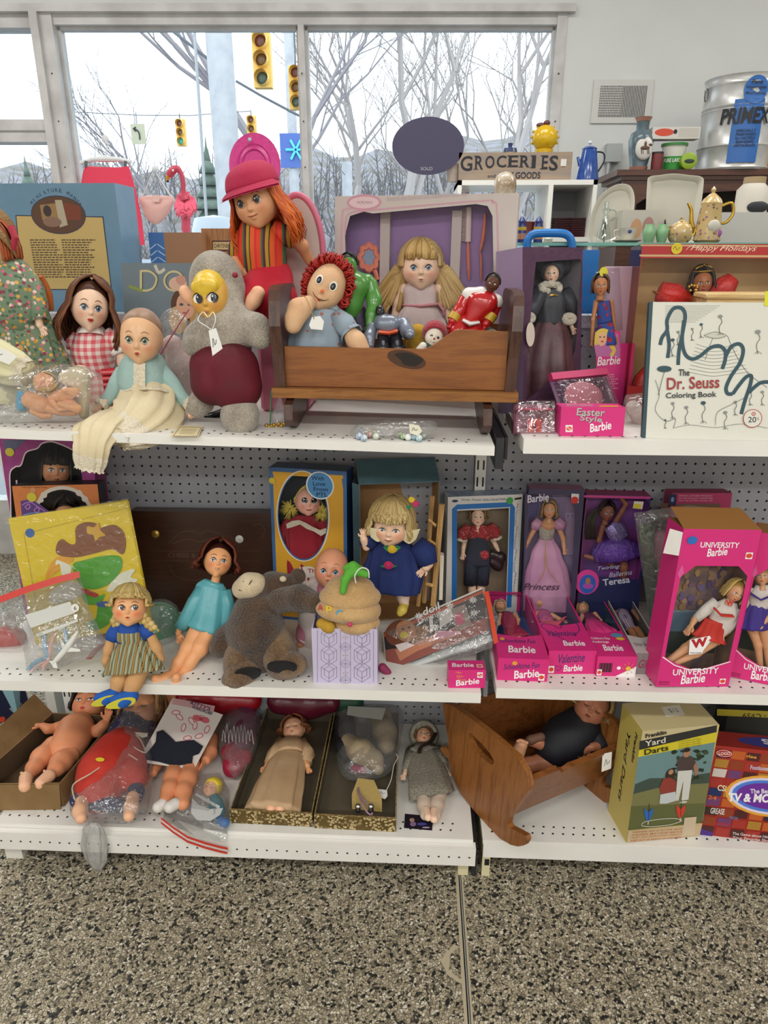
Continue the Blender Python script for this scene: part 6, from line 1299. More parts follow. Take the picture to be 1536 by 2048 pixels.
for L,Ft,so in(([(496,1290,34,.03),(484,1320,32,.06),(478,1340,28,.08)],[(490,1340,28,.085),(476,1352,26,.095),(462,1362,18,.1)],(494,1350)),([(548,1275,32,.03),(560,1310,32,.055),(566,1330,30,.07)],[(560,1326,30,.07),(580,1328,26,.08),(596,1328,18,.08)],(564,1336))):
 body(t,P,BRL,L,'leg',.003);f=body(t,P,BRL,Ft,'foot',.003)
 cc=P(*so,.118);dn=(CAMZV*.72-CAMY*.7).normalized();ax=(P(*Ft[2][:2])-P(*Ft[0][:2])).normalized()if so[0]>500 else(CAMX*.85+CAMY*.5).normalized();ax=(ax-dn*ax.dot(dn)).normalized();sd=ax.cross(dn);k=m_px(cc)
 e=WU(c_('14141a',.6));e.poly([cc+ax*k*30*cos(2*pi*i/28)+sd*k*19*sin(2*pi*i/28)for i in range(28)],.006,-dn);e.obj('paw_sole',f)
M,w,h_=fbx((550,1236),(695,1250),(534,934),ZM,3)
BX=mat('cornflower_card','3c6498',.45,var=(30,'42699c'));BXD=c_('27416b',.45);YC=c_('d8a02c')
cxm=[(606+49*cos(2*pi*k/40)+2*sin(2*pi*k/40)*-1,1032-86*sin(2*pi*k/40))for k in range(40)];hole=hloc(M,cxm)
r=wbx('doll_box','blue doll box with yellow front and oval window against pegboard',M,w,h_,.065,hole,BX,BXD,c_('2c3440',.7),top=c_('2a3a58',.4))
a=PArt(M,w,h_);Yp=[(541,938),(668,948),(674,1240),(560,1230)]
L0=[a.q(*q)for q in Yp];H0=[a.q(*q)for q in cxm]
mb=a.mb.use(YC);out=[]
for u,v in H0:
 du,dv=u-.5,v-(a.q(606,1032)[1]);f=9
 for x in(.045,.955):f=min(f,(x-.5)/du)if du*(x-.5)>1e-9 else f
 for z in(.02,.975):f=min(f,(z-a.q(606,1032)[1])/dv)if dv*(z-a.q(606,1032)[1])>1e-9 else f
 out.append((.5+du*f,a.q(606,1032)[1]+dv*f))
n=len(out);I=[(.5+(u-.5)*1.07,v+(v-a.q(606,1032)[1])*.05)for u,v in H0]
mb.add(a._p(out+I),[(i,(i+1)%n,n+(i+1)%n,n+i)for i in range(n)]);a.lift+=.0001
a.rect(.045,.955,.91,.02,YC)
for u0,v0 in((.045,.955),(.90,.955)):pass
a.pcurve([(x*1.0+(x-606)*.06,y+(y-1032)*.045)for x,y in cxm+cxm[:1]],2.2,c_('eadfc8',.6),2)
a.pdot(640,971,27,c_('dfe4e6',.6));a.pdot(640,971,24.5,c_('4a8ac0'))
for i,(s_,x0,x1)in enumerate((('With',623,648),('Love',626,651),('From',627,656),('PTL',633,655))):a.ptext(s_,x0,960+i*11,x1,8,c_('16284c',.6),bold=.015,shear=.05,y1=961+i*11)
RDP=c_('a82228');WHP=c_('e8dcd4');a.ppoly([(590,1146),(600,1134),(620,1132),(634,1138),(690,1140),(690,1190),(600,1188),(588,1168)],WHP);a.ptext('The',616,1146,638,9,RDP,bold=.02);a.ptext('Susie',594,1172,652,26,RDP,bold=.03,shear=.1);a.done('printed_front',r)
k=PArt(M,w,h_);k.lift=.003;k.pdot(545,961,6,c_('d0b830',.6));k.done('price_sticker',r)
P=inner(M,w,.035);c=P(616,1002,.005);t=thg('yarn_pigtail_doll','doll with yellow yarn bunches and red dress behind oval window','doll',P(610,1235,0))
h=Head(t,c,P.r(614,1000,28),fto(c,.1,-.02),tld(0),'child',skin('pinkvinyl','efb4a0',.4,'d88070'));h.face('101014',ew=.17,eh=.27,ez=.05,lip='b04a3a',lw=.25,lh=.04,lz=-.62,smile=.8,look=(.5,0),brow=None,lash=0,painted=1,pupil=.4)
YN=hmt('yellow_yarn','b8a038','d8c460');mb=WU(YN);rg=random.Random(5)
for k in range(120):
 a_=rad(rg.uniform(-100,100));p0=h.M@Vector((.2*sin(a_),0,1.05));L=[p0,h.M@Vector((.75*sin(a_),.3*cos(a_)-.1,.85*cos(a_)+.25)),h.M@Vector((1.0*sin(a_),-.1,.3*cos(a_)+rg.uniform(-.1,.2)))];q_,w_=sph(L,[h.r*.05]*3,3);mb.tube(q_,w_,5)
for sx,bx,by in((-1,577,1020),(1,648,1028)):
 for k in range(90):
  a_=rg.uniform(0,6.3);o=rg.uniform(.3,1);q0=P(bx-sx*6,by-4,.01);e=P(bx+22*o*cos(a_),by+24*o*sin(a_),.01+.012*(1-o));mb.tube([q0,(q0+e)/2+CAMZV*.006,e],h.r*.045,5)
mb.obj('yarn_hair',t,sharp=0)
RDC=mat('red_doll_cloth','96182a',.8,bump=(60,.3));drp(t,P,RDC,[(612,1030,22,0),(612,1055,42,.004),(612,1085,40,.006),(615,1125,52,.008),(618,1180,54,.008)],'dress',64,11,.06,.35,f0=.4)
for L in([(585,1042,14,.004),(562,1070,16,.006),(560,1100,14,.008)],[(640,1042,14,.004),(660,1070,14,.006),(662,1100,12,.008)]):slv(t,P,RDC,L,amp=.06)
mb=WU(LACE);mb.sheet([[P(x+0,y,.026),P(x+2,y+9+3*(i%2),.028)]for i,(x,y)in enumerate(((572,1048),(584,1042),(598,1040),(612,1046),(626,1054),(640,1060),(652,1056)))]);mb.obj('lace_collar',t,smt=0)
M,w,h_=fbx((722,1244),(874,1235),(708,970),ZM,2)
TB=mat('teal_grey_card','55767f',.45,var=(30,'4f6e78'));TBI=mat('kraft_inner','a47c50',.8);d_=.105
r=thg('open_doll_box','open grey-blue carton with flared lid holding navy dressed doll','carton',M)
b=LU(TB);b.box((0,0,0),(.002,d_,h_)).box((w-.002,0,0),(w,d_,h_)).use(TBI).box((.002,d_-.002,0),(w-.002,d_,h_)).box((.002,0,.002),(w-.002,d_,.004)).box((.002,.001,.004),(.003,d_-.002,h_)).box((w-.003,.001,.004),(w-.002,d_-.002,h_));b.obj('carton_body',r,smt=0)
f=LU(TB);f.add([(0,0,h_),(w,0,h_),(w,-0,h_+.002),(0,0,h_+.002),(-.004,d_*.75,h_+.045),(w+0,d_*.75,h_+.045),(w,d_*.75,h_+.047),(-.004,d_*.75,h_+.047)],[(0,1,5,4),(3,2,6,7)[::-1],(0,3,2,1),(4,5,6,7),(0,4,7,3),(1,2,6,5)]);f.add([(0,0,h_),(-.004,d_*.75,h_+.045),(-.001,d_*.75,h_-0)],[(0,1,2)]);f.obj('lid_flap',r,smt=0)
f=LU(TB);f.add([(0,0,0),(0,0,h_),(-.018,-.012,h_+.01),(-.018,-.012,0)],[(0,1,2,3),(3,2,1,0)]);f.obj('side_flap',r,smt=0)
P=Px(1.60);c=P(783,1045,.02);t=thg('navy_dress_doll','blonde doll in navy dress with yellow and pink felt roses inside grey-blue carton','doll',M@Vector((w*.5,.05,.004)))
h=Head(t,c,P.r(784,1030,43),fto(c,-.14,-.36),tld(6),'child',SKC,wid=.95);h.face('3a5a70',ew=.16,eh=.075,ez=-.08,lip='b0504a',lw=.2,lh=.05,smile=.2,brow='a88a60')
h.hair(hmt('ash_blonde','a08450','cdb57e'),.55,230,'center',.3,.04,az0=50,wid=.085,bangs=1,fringe_z=.16,flare=.15,seed=21)
NV=mat('navy_cloth','13245a',.85,bump=(220,.3),var=(10,'182c66'));drp(t,P,NV,[(790,1072,24,0),(786,1095,46,.01),(786,1120,52,.014),(784,1150,60,.02),(780,1180,58,.024)],'dress',80,13,.05,.5,f0=.4)
for L in([(752,1068,16,.01),(738,1082,20,.02),(732,1095,14,.03)],[(830,1088,20,.01),(850,1108,24,.02),(858,1130,17,.03)]):slv(t,P,NV,L,amp=.08,folds=7)
for px,w2,sgn in((762,1,-1),(812,1,1)):
 mb=WU(mat('cream_pique','d9cda8',.85,bump=(300,.5)));rows=[]
 for j in range(4):rows.append([P(px+sgn*6+(i-3)*7.5*(1-.12*j),1058+j*7+5*sin(pi*i/6)*(j/3)-abs(i-3)*1.5+(4 if sgn>0 else 0),.048+.008*sin(pi*i/6))for i in range(7)])
 mb.sheet(rows);mb.obj('collar',t,sharp=0)
for px,py,cc in((784,1098,'d0ae2a'),(777,1130,'b8285a')):
 g=WU(c_('1f7a4e',.8))
 for sx in(-1,1):g.add([P(px,py+2,.062),P(px+sx*9,py-8*(1 if cc[0]=='d' else .2),.066),P(px+sx*18,py-4+(0 if cc[0]=='d' else 6),.06),P(px+sx*10,py+5,.064)],[(0,1,2,3)])
 ro=thing_part=g.obj('felt_leaves',t,smt=0);q=WU(c_(cc,.8))
 for i in range(40):a_=i*.5;rr_=8*(1-i/44);q.ball(P(px+rr_*cos(a_),py+rr_*.85*sin(a_),.064+.008*i/40),P.r(px,py,2.6),6)
 q.obj('felt_rose',t)
q=MB(1)
for cc,ox,oy in(('d0b02a',-4,-5),('c02a62',4,3)):
 q.use(c_(cc,.8))
 for i in range(16):a_=i*.8;q.ball(P(827+ox+5*(1-i/20)*cos(a_),1004+oy+5*(1-i/20)*sin(a_),.075),P.r(827,1004,2.6),6)
q.use(c_('1f7a4e',.8)).add([P(820,1010,.072),P(812,1012,.072),P(816,1020,.07),P(824,1014,.072)],[(0,1,2,3)]);q.obj('hair_rose',t)
arm(t,P,SKC,[(858,1128,9,.03),(852,1134,9,.034)],22,name='hand',hd=(-.5,0,-.6));arm(t,P,SKC,[(733,1094,8,.03),(728,1078,8,.035)],20,name='hand',hd=(-.1,0,1))
for L,S in(([(801,1170,13,.015),(806,1190,12,.025),(808,1208,10,.03)],[(808,1212,9,.035),(804,1220,9,.05),(800,1226,7,.055)]),([(752,1165,12,0),(750,1188,11,0),(748,1205,9,.01)],[(748,1210,9,.01),(744,1218,8,.02),(742,1222,7,.02)])):
 body(t,P,c_('d8bfae',.8),L,'leg',.002);body(t,P,c_('c9b24a'),S,'shoe',.0016)
t=thg('wooden_easel','small pale wooden ladder easel standing inside grey-blue carton','easel',M@Vector((w*.9,.02,.004)));EW=wood('easel_pine','b08850','c8a068','Z',1.2,.5);mb_=[]
def stick(a_,b_,wd=.006,name='rail'):mb=WU(EW);mb.tube([P(*a_),P(*b_)],wd,4,up=(0,1,0));mb.obj(name,t,smt=0)
stick((866,1212,.01),(884,1008,.01),.0065);stick((848,1205,-.03),(865,992,-.03),.0055);stick((858,1040,-.01),(872,1052,.005),.004,'rung');stick((858,1080,-.01),(872,1090,.005),.004,'rung');stick((852,1168,0),(868,1172,.012),.0055,'rung');stick((836,1212,-.02),(842,1160,-.025),.005)
t=thg('white_booklet','thin white booklet standing between easel and carton side','booklet',M@Vector((w*.97,0,.004)));WU(c_('cfc6b2',.7)).poly([P(880,1110,-0),P(888,1112,-0),P(885,1200,0),P(878,1200,0)],.02,(0,1,0)).obj('pages',t,smt=0)
P=Px(1.60);c=P(663,1136,.01);t=thg('bald_baby_doll','bald baby doll in pink and white suit behind the tan pumpkin plush','doll',onz(645,1310,ZM))
h=Head(t,c,P.r(663,1138,40),fto(c,-.1,-.05),tld(8),'child',skin('babyvinyl','dd9a78',.35,'d8806a'),wid=.92);h.face('5a7ea0',ew=.14,eh=.12,lip='b8604a',lw=.12,lh=.05,brow='a87858',ez=-.15)
body(t,P,c_('e0d2cc',.85),[(640,1180,30,0),(638,1215,36,0),(636,1260,34,0),(640,1300,30,0)],'bodysuit',.003);body(t,P,mat('pink_velour','cf8298',.9,bump=(200,.3)),[(650,1180,22,.015),(652,1210,26,.015)],'pink_bib',.003)
body(t,P,c_('e0d2cc',.85),[(612,1175,14,.01),(600,1190,15,.02)],'sleeve',.003);body(t,P,mat('pink_velour',''),[(620,1240,18,.01),(612,1262,17,.02),(606,1275,14,.025)],'sleeve',.003)
arm(t,P,SKT,[(606,1276,8,.025),(600,1288,8,.03)],20,name='hand',hd=(-.5,-.2,-.8));WU(c_('e0d2cc',.85)).tube([P(612,1270,.026),P(603,1280,.03)],P.r(606,1275,12),14).obj('cuff',t)
r_M,w,h_=fbx((627,1366),(755,1368),(623,1257),ZM,0);t=thg('lavender_box','open lavender box with grey and gold geometric line print on shelf edge','box',r_M)
LV=c_('c5bcd8');LVI=c_('d8d0c8',.7);d_=.085
b=LU(LV).box((0,0,0),(w,.003,h_)).box((0,.003,0),(.003,d_,h_)).box((w-.003,.003,0),(w,d_,h_)).box((.003,d_-.003,0),(w-.003,d_,h_)).box((.003,.003,0),(w-.003,d_-.003,.003));b.obj('box_body',t,smt=0)
a=PArt(r_M,w,h_);PL=c_('6a627c');GO=c_('a8895a')
def hexes(cx,cy,s_):
 V_=[(cx+s_*cos(rad(30+60*k))*.9,cy+s_*sin(rad(30+60*k)))for k in range(6)]
 for f in(1,.62):Q=[(cx+(x-cx)*f,cy+(y-cy)*f)for x,y in V_];a.pline(Q+Q[:1],.7,PL)
 for k in(1,3,5):a.pline([(cx,cy),V_[k]],.7,PL)
for cx in(658,724):
 for k,cy in enumerate((1276,1310,1344)):hexes(cx,cy,20)
 for dx in(-23,23):a.pline([(cx+dx,1260),(cx+dx,1364)],.6,PL)
for k,cy in enumerate((1293,1327,1360)):a.pline([(680,cy),(691,cy-10),(702,cy),(691,cy+10),(680,cy)],.7,PL);a.pline([(684,cy),(698,cy)],.7,PL);a.pline([(691,cy-7),(691,cy+7)],.7,PL)
for k,cy in enumerate((1274,1310,1345)):
 for dx,dy in((0,-4),(0,4),(-4,0),(4,0),(0,0)):a.pdot(691+dx,cy+dy,1,GO)
a.done('line_print',t)
P=Px(1.445);t=thg('pumpkin_plush','tan pumpkin-shaped plush toy with green curly stem and stitched letters, in lavender box','plush toy',r_M@Vector((w/2,.04,.004)))
TAN=fur('tan_plush','b08a58','c8a472',260,.35)
def lump(L,nm):
 s=Scu()
 for(x,y,rx,ry,o)in L:k=P.r(x,y,1,o);s.ell(P(x,y,o),(rx*k,rx*k*.75,ry*k),.3)
 return s.obj(nm,t,TAN,.0025)
lump([(700,1178,50,28,-.01),(700,1192,62,24,-.01)],'upper_lobe');lump([(695,1215,64,24,0),(712,1222,50,24,0)],'middle_lobe');lump([(712,1244,48,22,.002)],'lower_lobe')
s=Scu();s.cp(P,[(686,1182,7,.035),(690,1160,8,.03),(700,1145,10,.02),(716,1142,9,.02),(732,1148,8,.02)]);s.cp(P,[(694,1136,8,.01),(706,1132,9,.01),(722,1140,8,.01)]);s.obj('green_stem',t,mat('lime_plush','5aa838',.9,bump=(200,.4)),.002)
for ch,x,y,cc,sz in(('A',635,1220,'b03a2a',12),('B',652,1226,'d8b42a',15),('C',672,1233,'3f9ac0',14)):
 vs,fs=text2d(ch,.03);o=P(x,y,.062-abs(x-690)*.00055);k=m_px(o);u=(CAMX*.96+Vector((0,1,0))*(-.25 if x<660 else-.1)).normalized();g=WU(c_(cc,.8));n_=u.cross(CAMY).normalized();Q=[o+u*a_*sz*k+CAMY*b_*sz*k for a_,b_ in vs];g.add(Q+[q+n_*0-n_*.004 for q in Q],fs);g.obj('letter_'+ch.lower(),t,smt=0)
MB(1).ball(P(700,1249,.052),P.r(700,1249,5),8).obj('pink_flower',t,c_('c8406a',.8))
g=WU(c_('e2e2dc',.6));p_,r_=P.pts([(712,1166,1,.04),(710,1150,1,.04),(722,1136,1,.03),(736,1140,1,.03),(738,1156,1,.03)]);g.tube(*[sph(p_,[.0014]*5)[i]for i in(0,1)],5);g.obj('white_tie',t)
s_=thg('mustard_plush','mustard plush tucked beside the tan pumpkin toy in lavender box','plush toy',r_M@Vector((.02,.04,.004)));body(s_,P,mat('mustard_plush',''),[(645,1248,13,.02),(658,1254,13,.03)],'plush',.003)
pl=(onz(850,1335,ZM)+Vector((0,.02,.02)),Vector((-.22,-.62,.72)).normalized());P=Px(pl=pl);t=thg('doll_dining_book','book with doll portrait and white flowers on dark cover, in clear zip bag','book',onz(860,1340,ZM))
B4=[(768,1266),(965,1180),(975,1262),(775,1342)];mb=WU(c_('2c2428',.4));mb.poly([P(x,y,0)for x,y in B4],.004,pl[1]);mb.use(c_('cfcac0',.7)).poly([P(x,y,-.016)for x,y in B4],.0155,pl[1]);mb.obj('cover',t,smt=0)
def pp(L,m,o):mb=WU(m);return mb.add([P(x,y,o)for x,y in L],[tuple(range(len(L)))])
g=MB(1)
def add(L,m,o):g.use(m).add([P(x,y,o)for x,y in L],[tuple(range(len(L)))])
def el(cx,cy,rx,ry,rot=0):return[(cx+rx*cos(a_)*cos(rot)-ry*sin(a_)*sin(rot),cy+rx*cos(a_)*sin(rot)+ry*sin(a_)*cos(rot))for a_ in[2*pi*i/24 for i in range(24)]]
add([(768,1266),(965,1180),(966,1186),(769,1274)],c_('b04a28'),.0045);add([(771,1300),(775,1342),(975,1262),(973,1235),(900,1258),(830,1290)],c_('8a4a40'),.0045)
add(el(800,1266,30,26,-.4),c_('6a3a24'),.0047);add([(826,1256),(850,1250),(862,1262),(840,1282),(820,1284)],c_('8a5a34'),.0047);add(el(812,1262,20,22,-.4),c_('b07a58'),.0050);add(el(806,1258,3,2),c_('2a1a14'),.0053);add(el(818,1255,3,2),c_('2a1a14'),.0053);add(el(808,1270,8,7),c_('d4bf2e',.6),.0056)
add([(790,1300),(830,1286),(870,1268),(915,1262),(920,1268),(880,1284),(835,1302),(800,1322)],c_('b8785a'),.0050);add([(790,1290),(812,1284),(830,1290),(800,1304)],c_('d8ccc8'),.0052);add([(870,1262),(921,1262),(922,1267),(900,1274),(868,1280)],c_('c890a0'),.0054);add([(902,1218),(930,1208),(944,1250),(912,1262)],c_('8a7a72',.4),.0050);add([(908,1230),(924,1224),(930,1245),(914,1252)],c_('b8486a'),.0053)
for fx,fy in((838,1232),(900,1212),(946,1200),(948,1226),(870,1254)):
 for i in range(8):a_=2*pi*i/8;add(el(fx+5*cos(a_),fy+4*sin(a_),3.4,1.2,a_),c_('d8d6d4'),.0051+.0001*i)
add([(878,1225),(902,1212),(906,1240),(880,1256)],c_('c4c0bc'),.0058);add([(858,1234),(865,1230),(867,1262),(860,1266)],c_('d0ccc6'),.0058)
u=(P(965,1180)-P(768,1266)).normalized();v=pl[1].cross(u)
for tx,x,y,L_,hh in(('doll',848,1232,38,16),('Dining',840,1252,46,16)):vs,fs=text2d(tx,.01,.2 if tx=='doll' else 0);o=P(x,y,.0056);k=m_px(o);g.use(c_('d8d4d0')).add([o+u*a_*L_*k+v*b_*hh*k for a_,b_ in vs],fs)
g.obj('cover_print',t,smt=0)
b=thg('zip_bag','clear zip bag with orange-red zipper round the doll dining book','plastic bag',onz(880,1350,ZM));plw(b,P,[(763,1300,-.02),(766,1262,0),(968,1176,0),(1000,1240,0),(984,1296,-0),(880,1330,-.02),(800,1352,-.03),(770,1348,-.03)],.018,amp=.005,seed=31,base=.004,smt=0)
z=WU(c_('d0482a',.35));z.sheet([[P(x,y,.016),P(x+9,y-2,.016)]for x,y in((968,1184),(976,1220),(983,1260),(988,1288))]);z.obj('zipper',b,smt=0)
s_=WU(c_('b9bdbc',.4));p_,r_=P.pts([(794,1340,8,-.012),(880,1310,11,-.012),(984,1276,12,-.012)]);s_.tube(p_,r_,12,flat=.7);w_=thg('white_sleeve','rolled white plastic sleeve beneath the dining book in the zip bag','plastic sleeve',onz(880,1335,ZM));s_.obj('roll',w_)
t=thg('pink_doll_shoe_pack','small dark pink scrap at corner of the book zip bag','doll clothes',onz(772,1350,ZM));body(t,Px(1.46),c_('8a2a52',.6),[(765,1335,9,0),(775,1345,8,0)],'cloth',.003)
r,M,w,h_=bbx('small_doll_box','small hot pink box under the zip-bagged book at shelf end',(897,1376),(970,1376),(898,1340),ZM,.045,3,HOT);a=PArt(M,w,h_);OY=c_('e0a030')
for i,s1 in enumerate(('Hip-','to-','Dress')):a.ptext(s1,911+i*2,1348+i*7,924+i*4,6,OY,shear=.2)
a.ptext('Barbie',912,1372,959,13,WHT2,bold=.02,shear=.1,y1=1367);mattel(a,960,1350,5.5);a.done('printed_lettering',r);tp=Art(Matrix.Translation((0,0,h_)),w,.045);tp.text('Barbie',.1,.3,.6,.4,WHT2,.015,.1);tp.rect(.78,.25,.16,.3,c_('ece8e6'));tp.ell(.86,.4,.07,.1,ORL);tp.done('top_lettering',r)
# -- middle shelf, second bay
M,w,h_=fbx((891,1232),(1033,1224),(900,994),ZMR,3)
WC=mat('white_card','cfcdc8',.45);CB=c_('1f6ab0',.45);hole=hloc(M,[(911,1022),(1018,1016),(1016,1100),(1012,1215),(906,1218),(908,1100)])
r=wbx('doll_box','white doll box with blue window border and blue script lettering, between carton and princess box',M,w,h_,.055,hole,WC,WC,mat('tan_back','86745e',.7),top=mat('blue_print_top','b8c4cc',.4,var=(60,'3a5a8a',(1,6,1))))
a=PArt(M,w,h_)
for L in([(908,1220),(909,1100),(909,1018),(914,1014),(1022,1009),(1025,1016),(1022,1100),(1018,1215)],):a.pline(L,10,CB)
NVY=c_('1c2c5a');a.pell(910,1002,6,2.6,NVY);a.ptext('Shirley Temple',922,1003,962,6,NVY,shear=.4);a.ptext('DOLL COLLECTION',966,1002,1011,4,NVY,bold=.015,y1=1000)
for y in(1006,1052,1098,1144):a.ptext('Shirley Temple',1033-(y-1006)*.03,y,1030-(y-1006)*.03,5,NVY,shear=.4,y1=y+24);a.ptext('DOLL COLLECTION',1030-(y-1006)*.03,y+26,1029-(y-1006)*.03,3.5,NVY,y1=y+46)
a.ppoly([(1029,996),(1043,994),(1043,998),(1029,1000)],c_('14140f'));a.done('printed_lettering',r);k=PArt(M,w,h_);k.lift=.002;k.pdot(1019,1001,7,c_('3f9a4a',.6));k.done('price_sticker',r)
P=inner(M,w,.03);RDOT=spots('red_dotted','a0242c',['d8c0b8'],180,.22);DEN=mat('dark_denim','222a3a',.85,bump=(200,.3))
t,h=fdl('overalls_doll','curly-haired doll in red dotted blouse and dark dungarees inside white box',P,(956,1033,0),19,SKL,hmt('brown_curl','5e4020','8a6436'),.25,(RDOT,[(958,1050,14,0),(958,1062,22,.002),(958,1085,20,.003)]),(DEN,[(958,1066,14,.006),(957,1085,20,.006),(956,1110,25,.006),(954,1128,25,.006)],dict(name='dungarees',folds=5,amp=.03)),base=P(955,1215,0),style='child',hk=dict(curl=.2,n=110,vol=.25),arms=[([(930,1080,5,.004),(927,1095,4,.005),(926,1104,4,.006)],14),([(986,1080,5,.004),(992,1092,4,.006),(995,1098,4,.006)],14)],legs=[[(944,1165,7,.002),(944,1178,7,.002),(943,1205,8,.004)],[(962,1165,8,.002),(962,1178,7,.002),(962,1205,8,.004)]])
for L in([(938,1052,9,.003),(926,1066,13,.006),(922,1078,10,.008)],[(978,1050,9,.003),(988,1064,13,.006),(992,1075,10,.008)]):slv(t,P,RDOT,L,amp=.1,cuff=(LACE,.3))
for L in([(943,1122,13,.006),(941,1145,13,.006),(940,1168,13,.004)],[(967,1122,13,.006),(966,1145,13,.006),(964,1168,13,.004)]):slv(t,P,DEN,L,'trouser_leg')
WU(RDOT).ball(P(969,1110,.026),(P.r(969,1110,9),.002,P.r(969,1110,10)),10).obj('patch',t);WU(LACE).ball(P(956,1016,.01),(P.r(956,1016,28),.01,P.r(956,1016,5)),16).obj('hat_brim',t)
t=thg('doll_satchel','shiny dark brown toy satchel beside the dungarees doll','doll bag',P(1000,1130,.004));body(t,P,mat('patent_brown','1c1412',.15),[(984,1108,9,.008),(1000,1114,10,.008),(996,1132,9,.008),(984,1124,9,.008)],'bag',.002)
M,w,h_=fbx((1042,1236),(1147,1240),(1045,977),ZMR,4)
hole=hloc(M,[(1050,988),(1150,990),(1149,1050),(1140,1226),(1046,1222),(1048,1080)]);BV=c_('37304e',.45)
r=wbx('princess_doll_box','dark violet box with castle card and pink princess doll',M,w,h_,.055,hole,BV,BV,mat('lilac_back','8a7aa2',.6,var=(6,'a08ab0')),top=c_('8a5a74'))
a=PArt(M,w,h_,.05);a.ppoly([(1130,1025),(1136,994),(1150,1024),(1152,1110),(1132,1110)],c_('b09aba',.6));a.ppoly([(1127,1025),(1137,990),(1153,1026)],c_('9a82aa',.6));
for q in(1134,1143):a.ppoly([(q,1030),(q+4,1030),(q+2,1036)],c_('7a6690',.6))
a.ppoly([(1048,985),(1080,985),(1075,1030),(1049,1050)],c_('5c5488',.6));a.done('castle_print',r);a=PArt(M,w,h_,-.0005);a.ptext('Barbie',1055,1006,1098,15,c_('d8d4e0'),bold=.015,shear=.15,y1=1001);a.ptext('Princess',1046,1180,1120,14,c_('2a1830'),shear=.4);a.ppoly([(1143,987),(1158,988),(1157,1006),(1142,1004)],c_('d8d6d4',.6));a.done('printed_lettering',r);k=PArt(M,w,h_);k.lift=.002;k.pdot(1149,1000,7,c_('c03024',.6));k.done('price_sticker',r)
P=inner(M,w,.03);PK1=mat('pale_pink_satin','c894b4',.4,var=(14,'b884a8'),bump=(25,.4));GBR=mat('grey_brocade','9a948c',.5,var=(90,'b8b0a4'))
t,h=fdl('princess_doll','fair-haired doll in pale pink gown with silver bodice inside castle box',P,(1099,1019,.005),17,SKF,hmt('dark_blonde','6e5436','a8865a'),1.0,(GBR,[(1096,1046,15,.004),(1094,1062,16,.005),(1092,1078,13,.005)]),(PK1,[(1092,1076,14,.006),(1092,1110,30,.008),(1093,1150,42,.008),(1096,1200,50,.008),(1096,1228,50,.008)],dict(folds=8,amp=.05,flat=.3)),hk=dict(curl=.2,n=120,vol=.25),arms=[([(1073,1052,6,.004),(1062,1070,4.5,.006),(1055,1085,4,.01)],12),([(1116,1052,6,.004),(1126,1076,4.5,.006),(1128,1095,4,.01)],13)],base=P(1095,1230,0),tilt=3)
body(t,P,SKF,[(1097,1036,6,.002),(1096,1046,16,.002)],'shoulders',.0016)
for L in([(1080,1040,9,.004),(1072,1050,12,.006),(1068,1058,9,.006)],[(1112,1040,9,.004),(1120,1050,12,.006),(1122,1058,9,.006)]):slv(t,P,PK1,L,amp=.12)
g=WU(mat('gold',''));
for sx in(-1,1):p_,r_=P.pts([(1092,1082,1,.026),(1092+sx*1,1120,1,.03),(1094+sx*6,1145,1,.034),(1096+sx*20,1165,1,.034)]);g.tube(*[sph(p_,[.0009]*4)[i]for i in(0,1)],5)
g.obj('gold_braid',t);g=WU(c_('d8d0d4',.2));
for k in range(5):g.ball(h.M@Vector((.5*sin(rad(-60+30*k)),.3,.9)),h.r*.1,6)
g.obj('tiara_beads',t)
M,w,h_=fbx((1152,1238),(1274,1242),(1166,989),ZMR,4)
MG=c_('9a2c72',.45);hole=hloc(M,[(1180,992),(1292,996),(1298,1010),(1290,1100),(1278,1160),(1160,1150),(1166,1050),(1172,1000)])
r=wbx('ballerina_doll_box','magenta and navy ballerina doll box with silver lettering',M,w,h_,.055,hole,c_('1e2450',.45),MG,mat('pink_violet_back','8a3a86',.6,var=(7,'6a4a9a')),top=c_('8a2a5a',.45))
a=PArt(M,w,h_);a.ppoly([(1166,990),(1302,993),(1300,998),(1166,995)],c_('b83a80'));SV=c_('b4b8d0',.35);a.ptext('Twirling',1196,1143,1240,10,SV,shear=.35,y1=1138);a.ptext('Ballerina',1218,1155,1264,10,SV,shear=.35,y1=1149);a.ptext('Teresa',1206,1172,1260,14,c_('c8c8d8',.3),bold=.02,y1=1165)
a.pell(1174,1164,23,26,c_('d03a90'));a.pell(1175,1168,16,20,c_('2a5ab0'));a.pell(1176,1172,10,6,c_('a84ab0'));a.pell(1176,1162,5,7,c_('a8705a'));a.done('printed_lettering',r);k=PArt(M,w,h_);k.lift=.002;k.ppoly([(1268,1002),(1287,1003),(1284,1018),(1265,1016)],c_('d8d4c8',.6));k.ppoly([(1268,1007),(1282,1008),(1281,1017),(1266,1016)],c_('d8c83a',.6));k.done('price_sticker',r)
P=inner(M,w,.03);TUL=mat('violet_tulle','4c2a80',.5,var=(160,'6a48a0'),bump=(120,.5));SEQ=mat('violet_sequin','6a4a9c',.25,var=(320,'b0a8d8'),metal=.4)
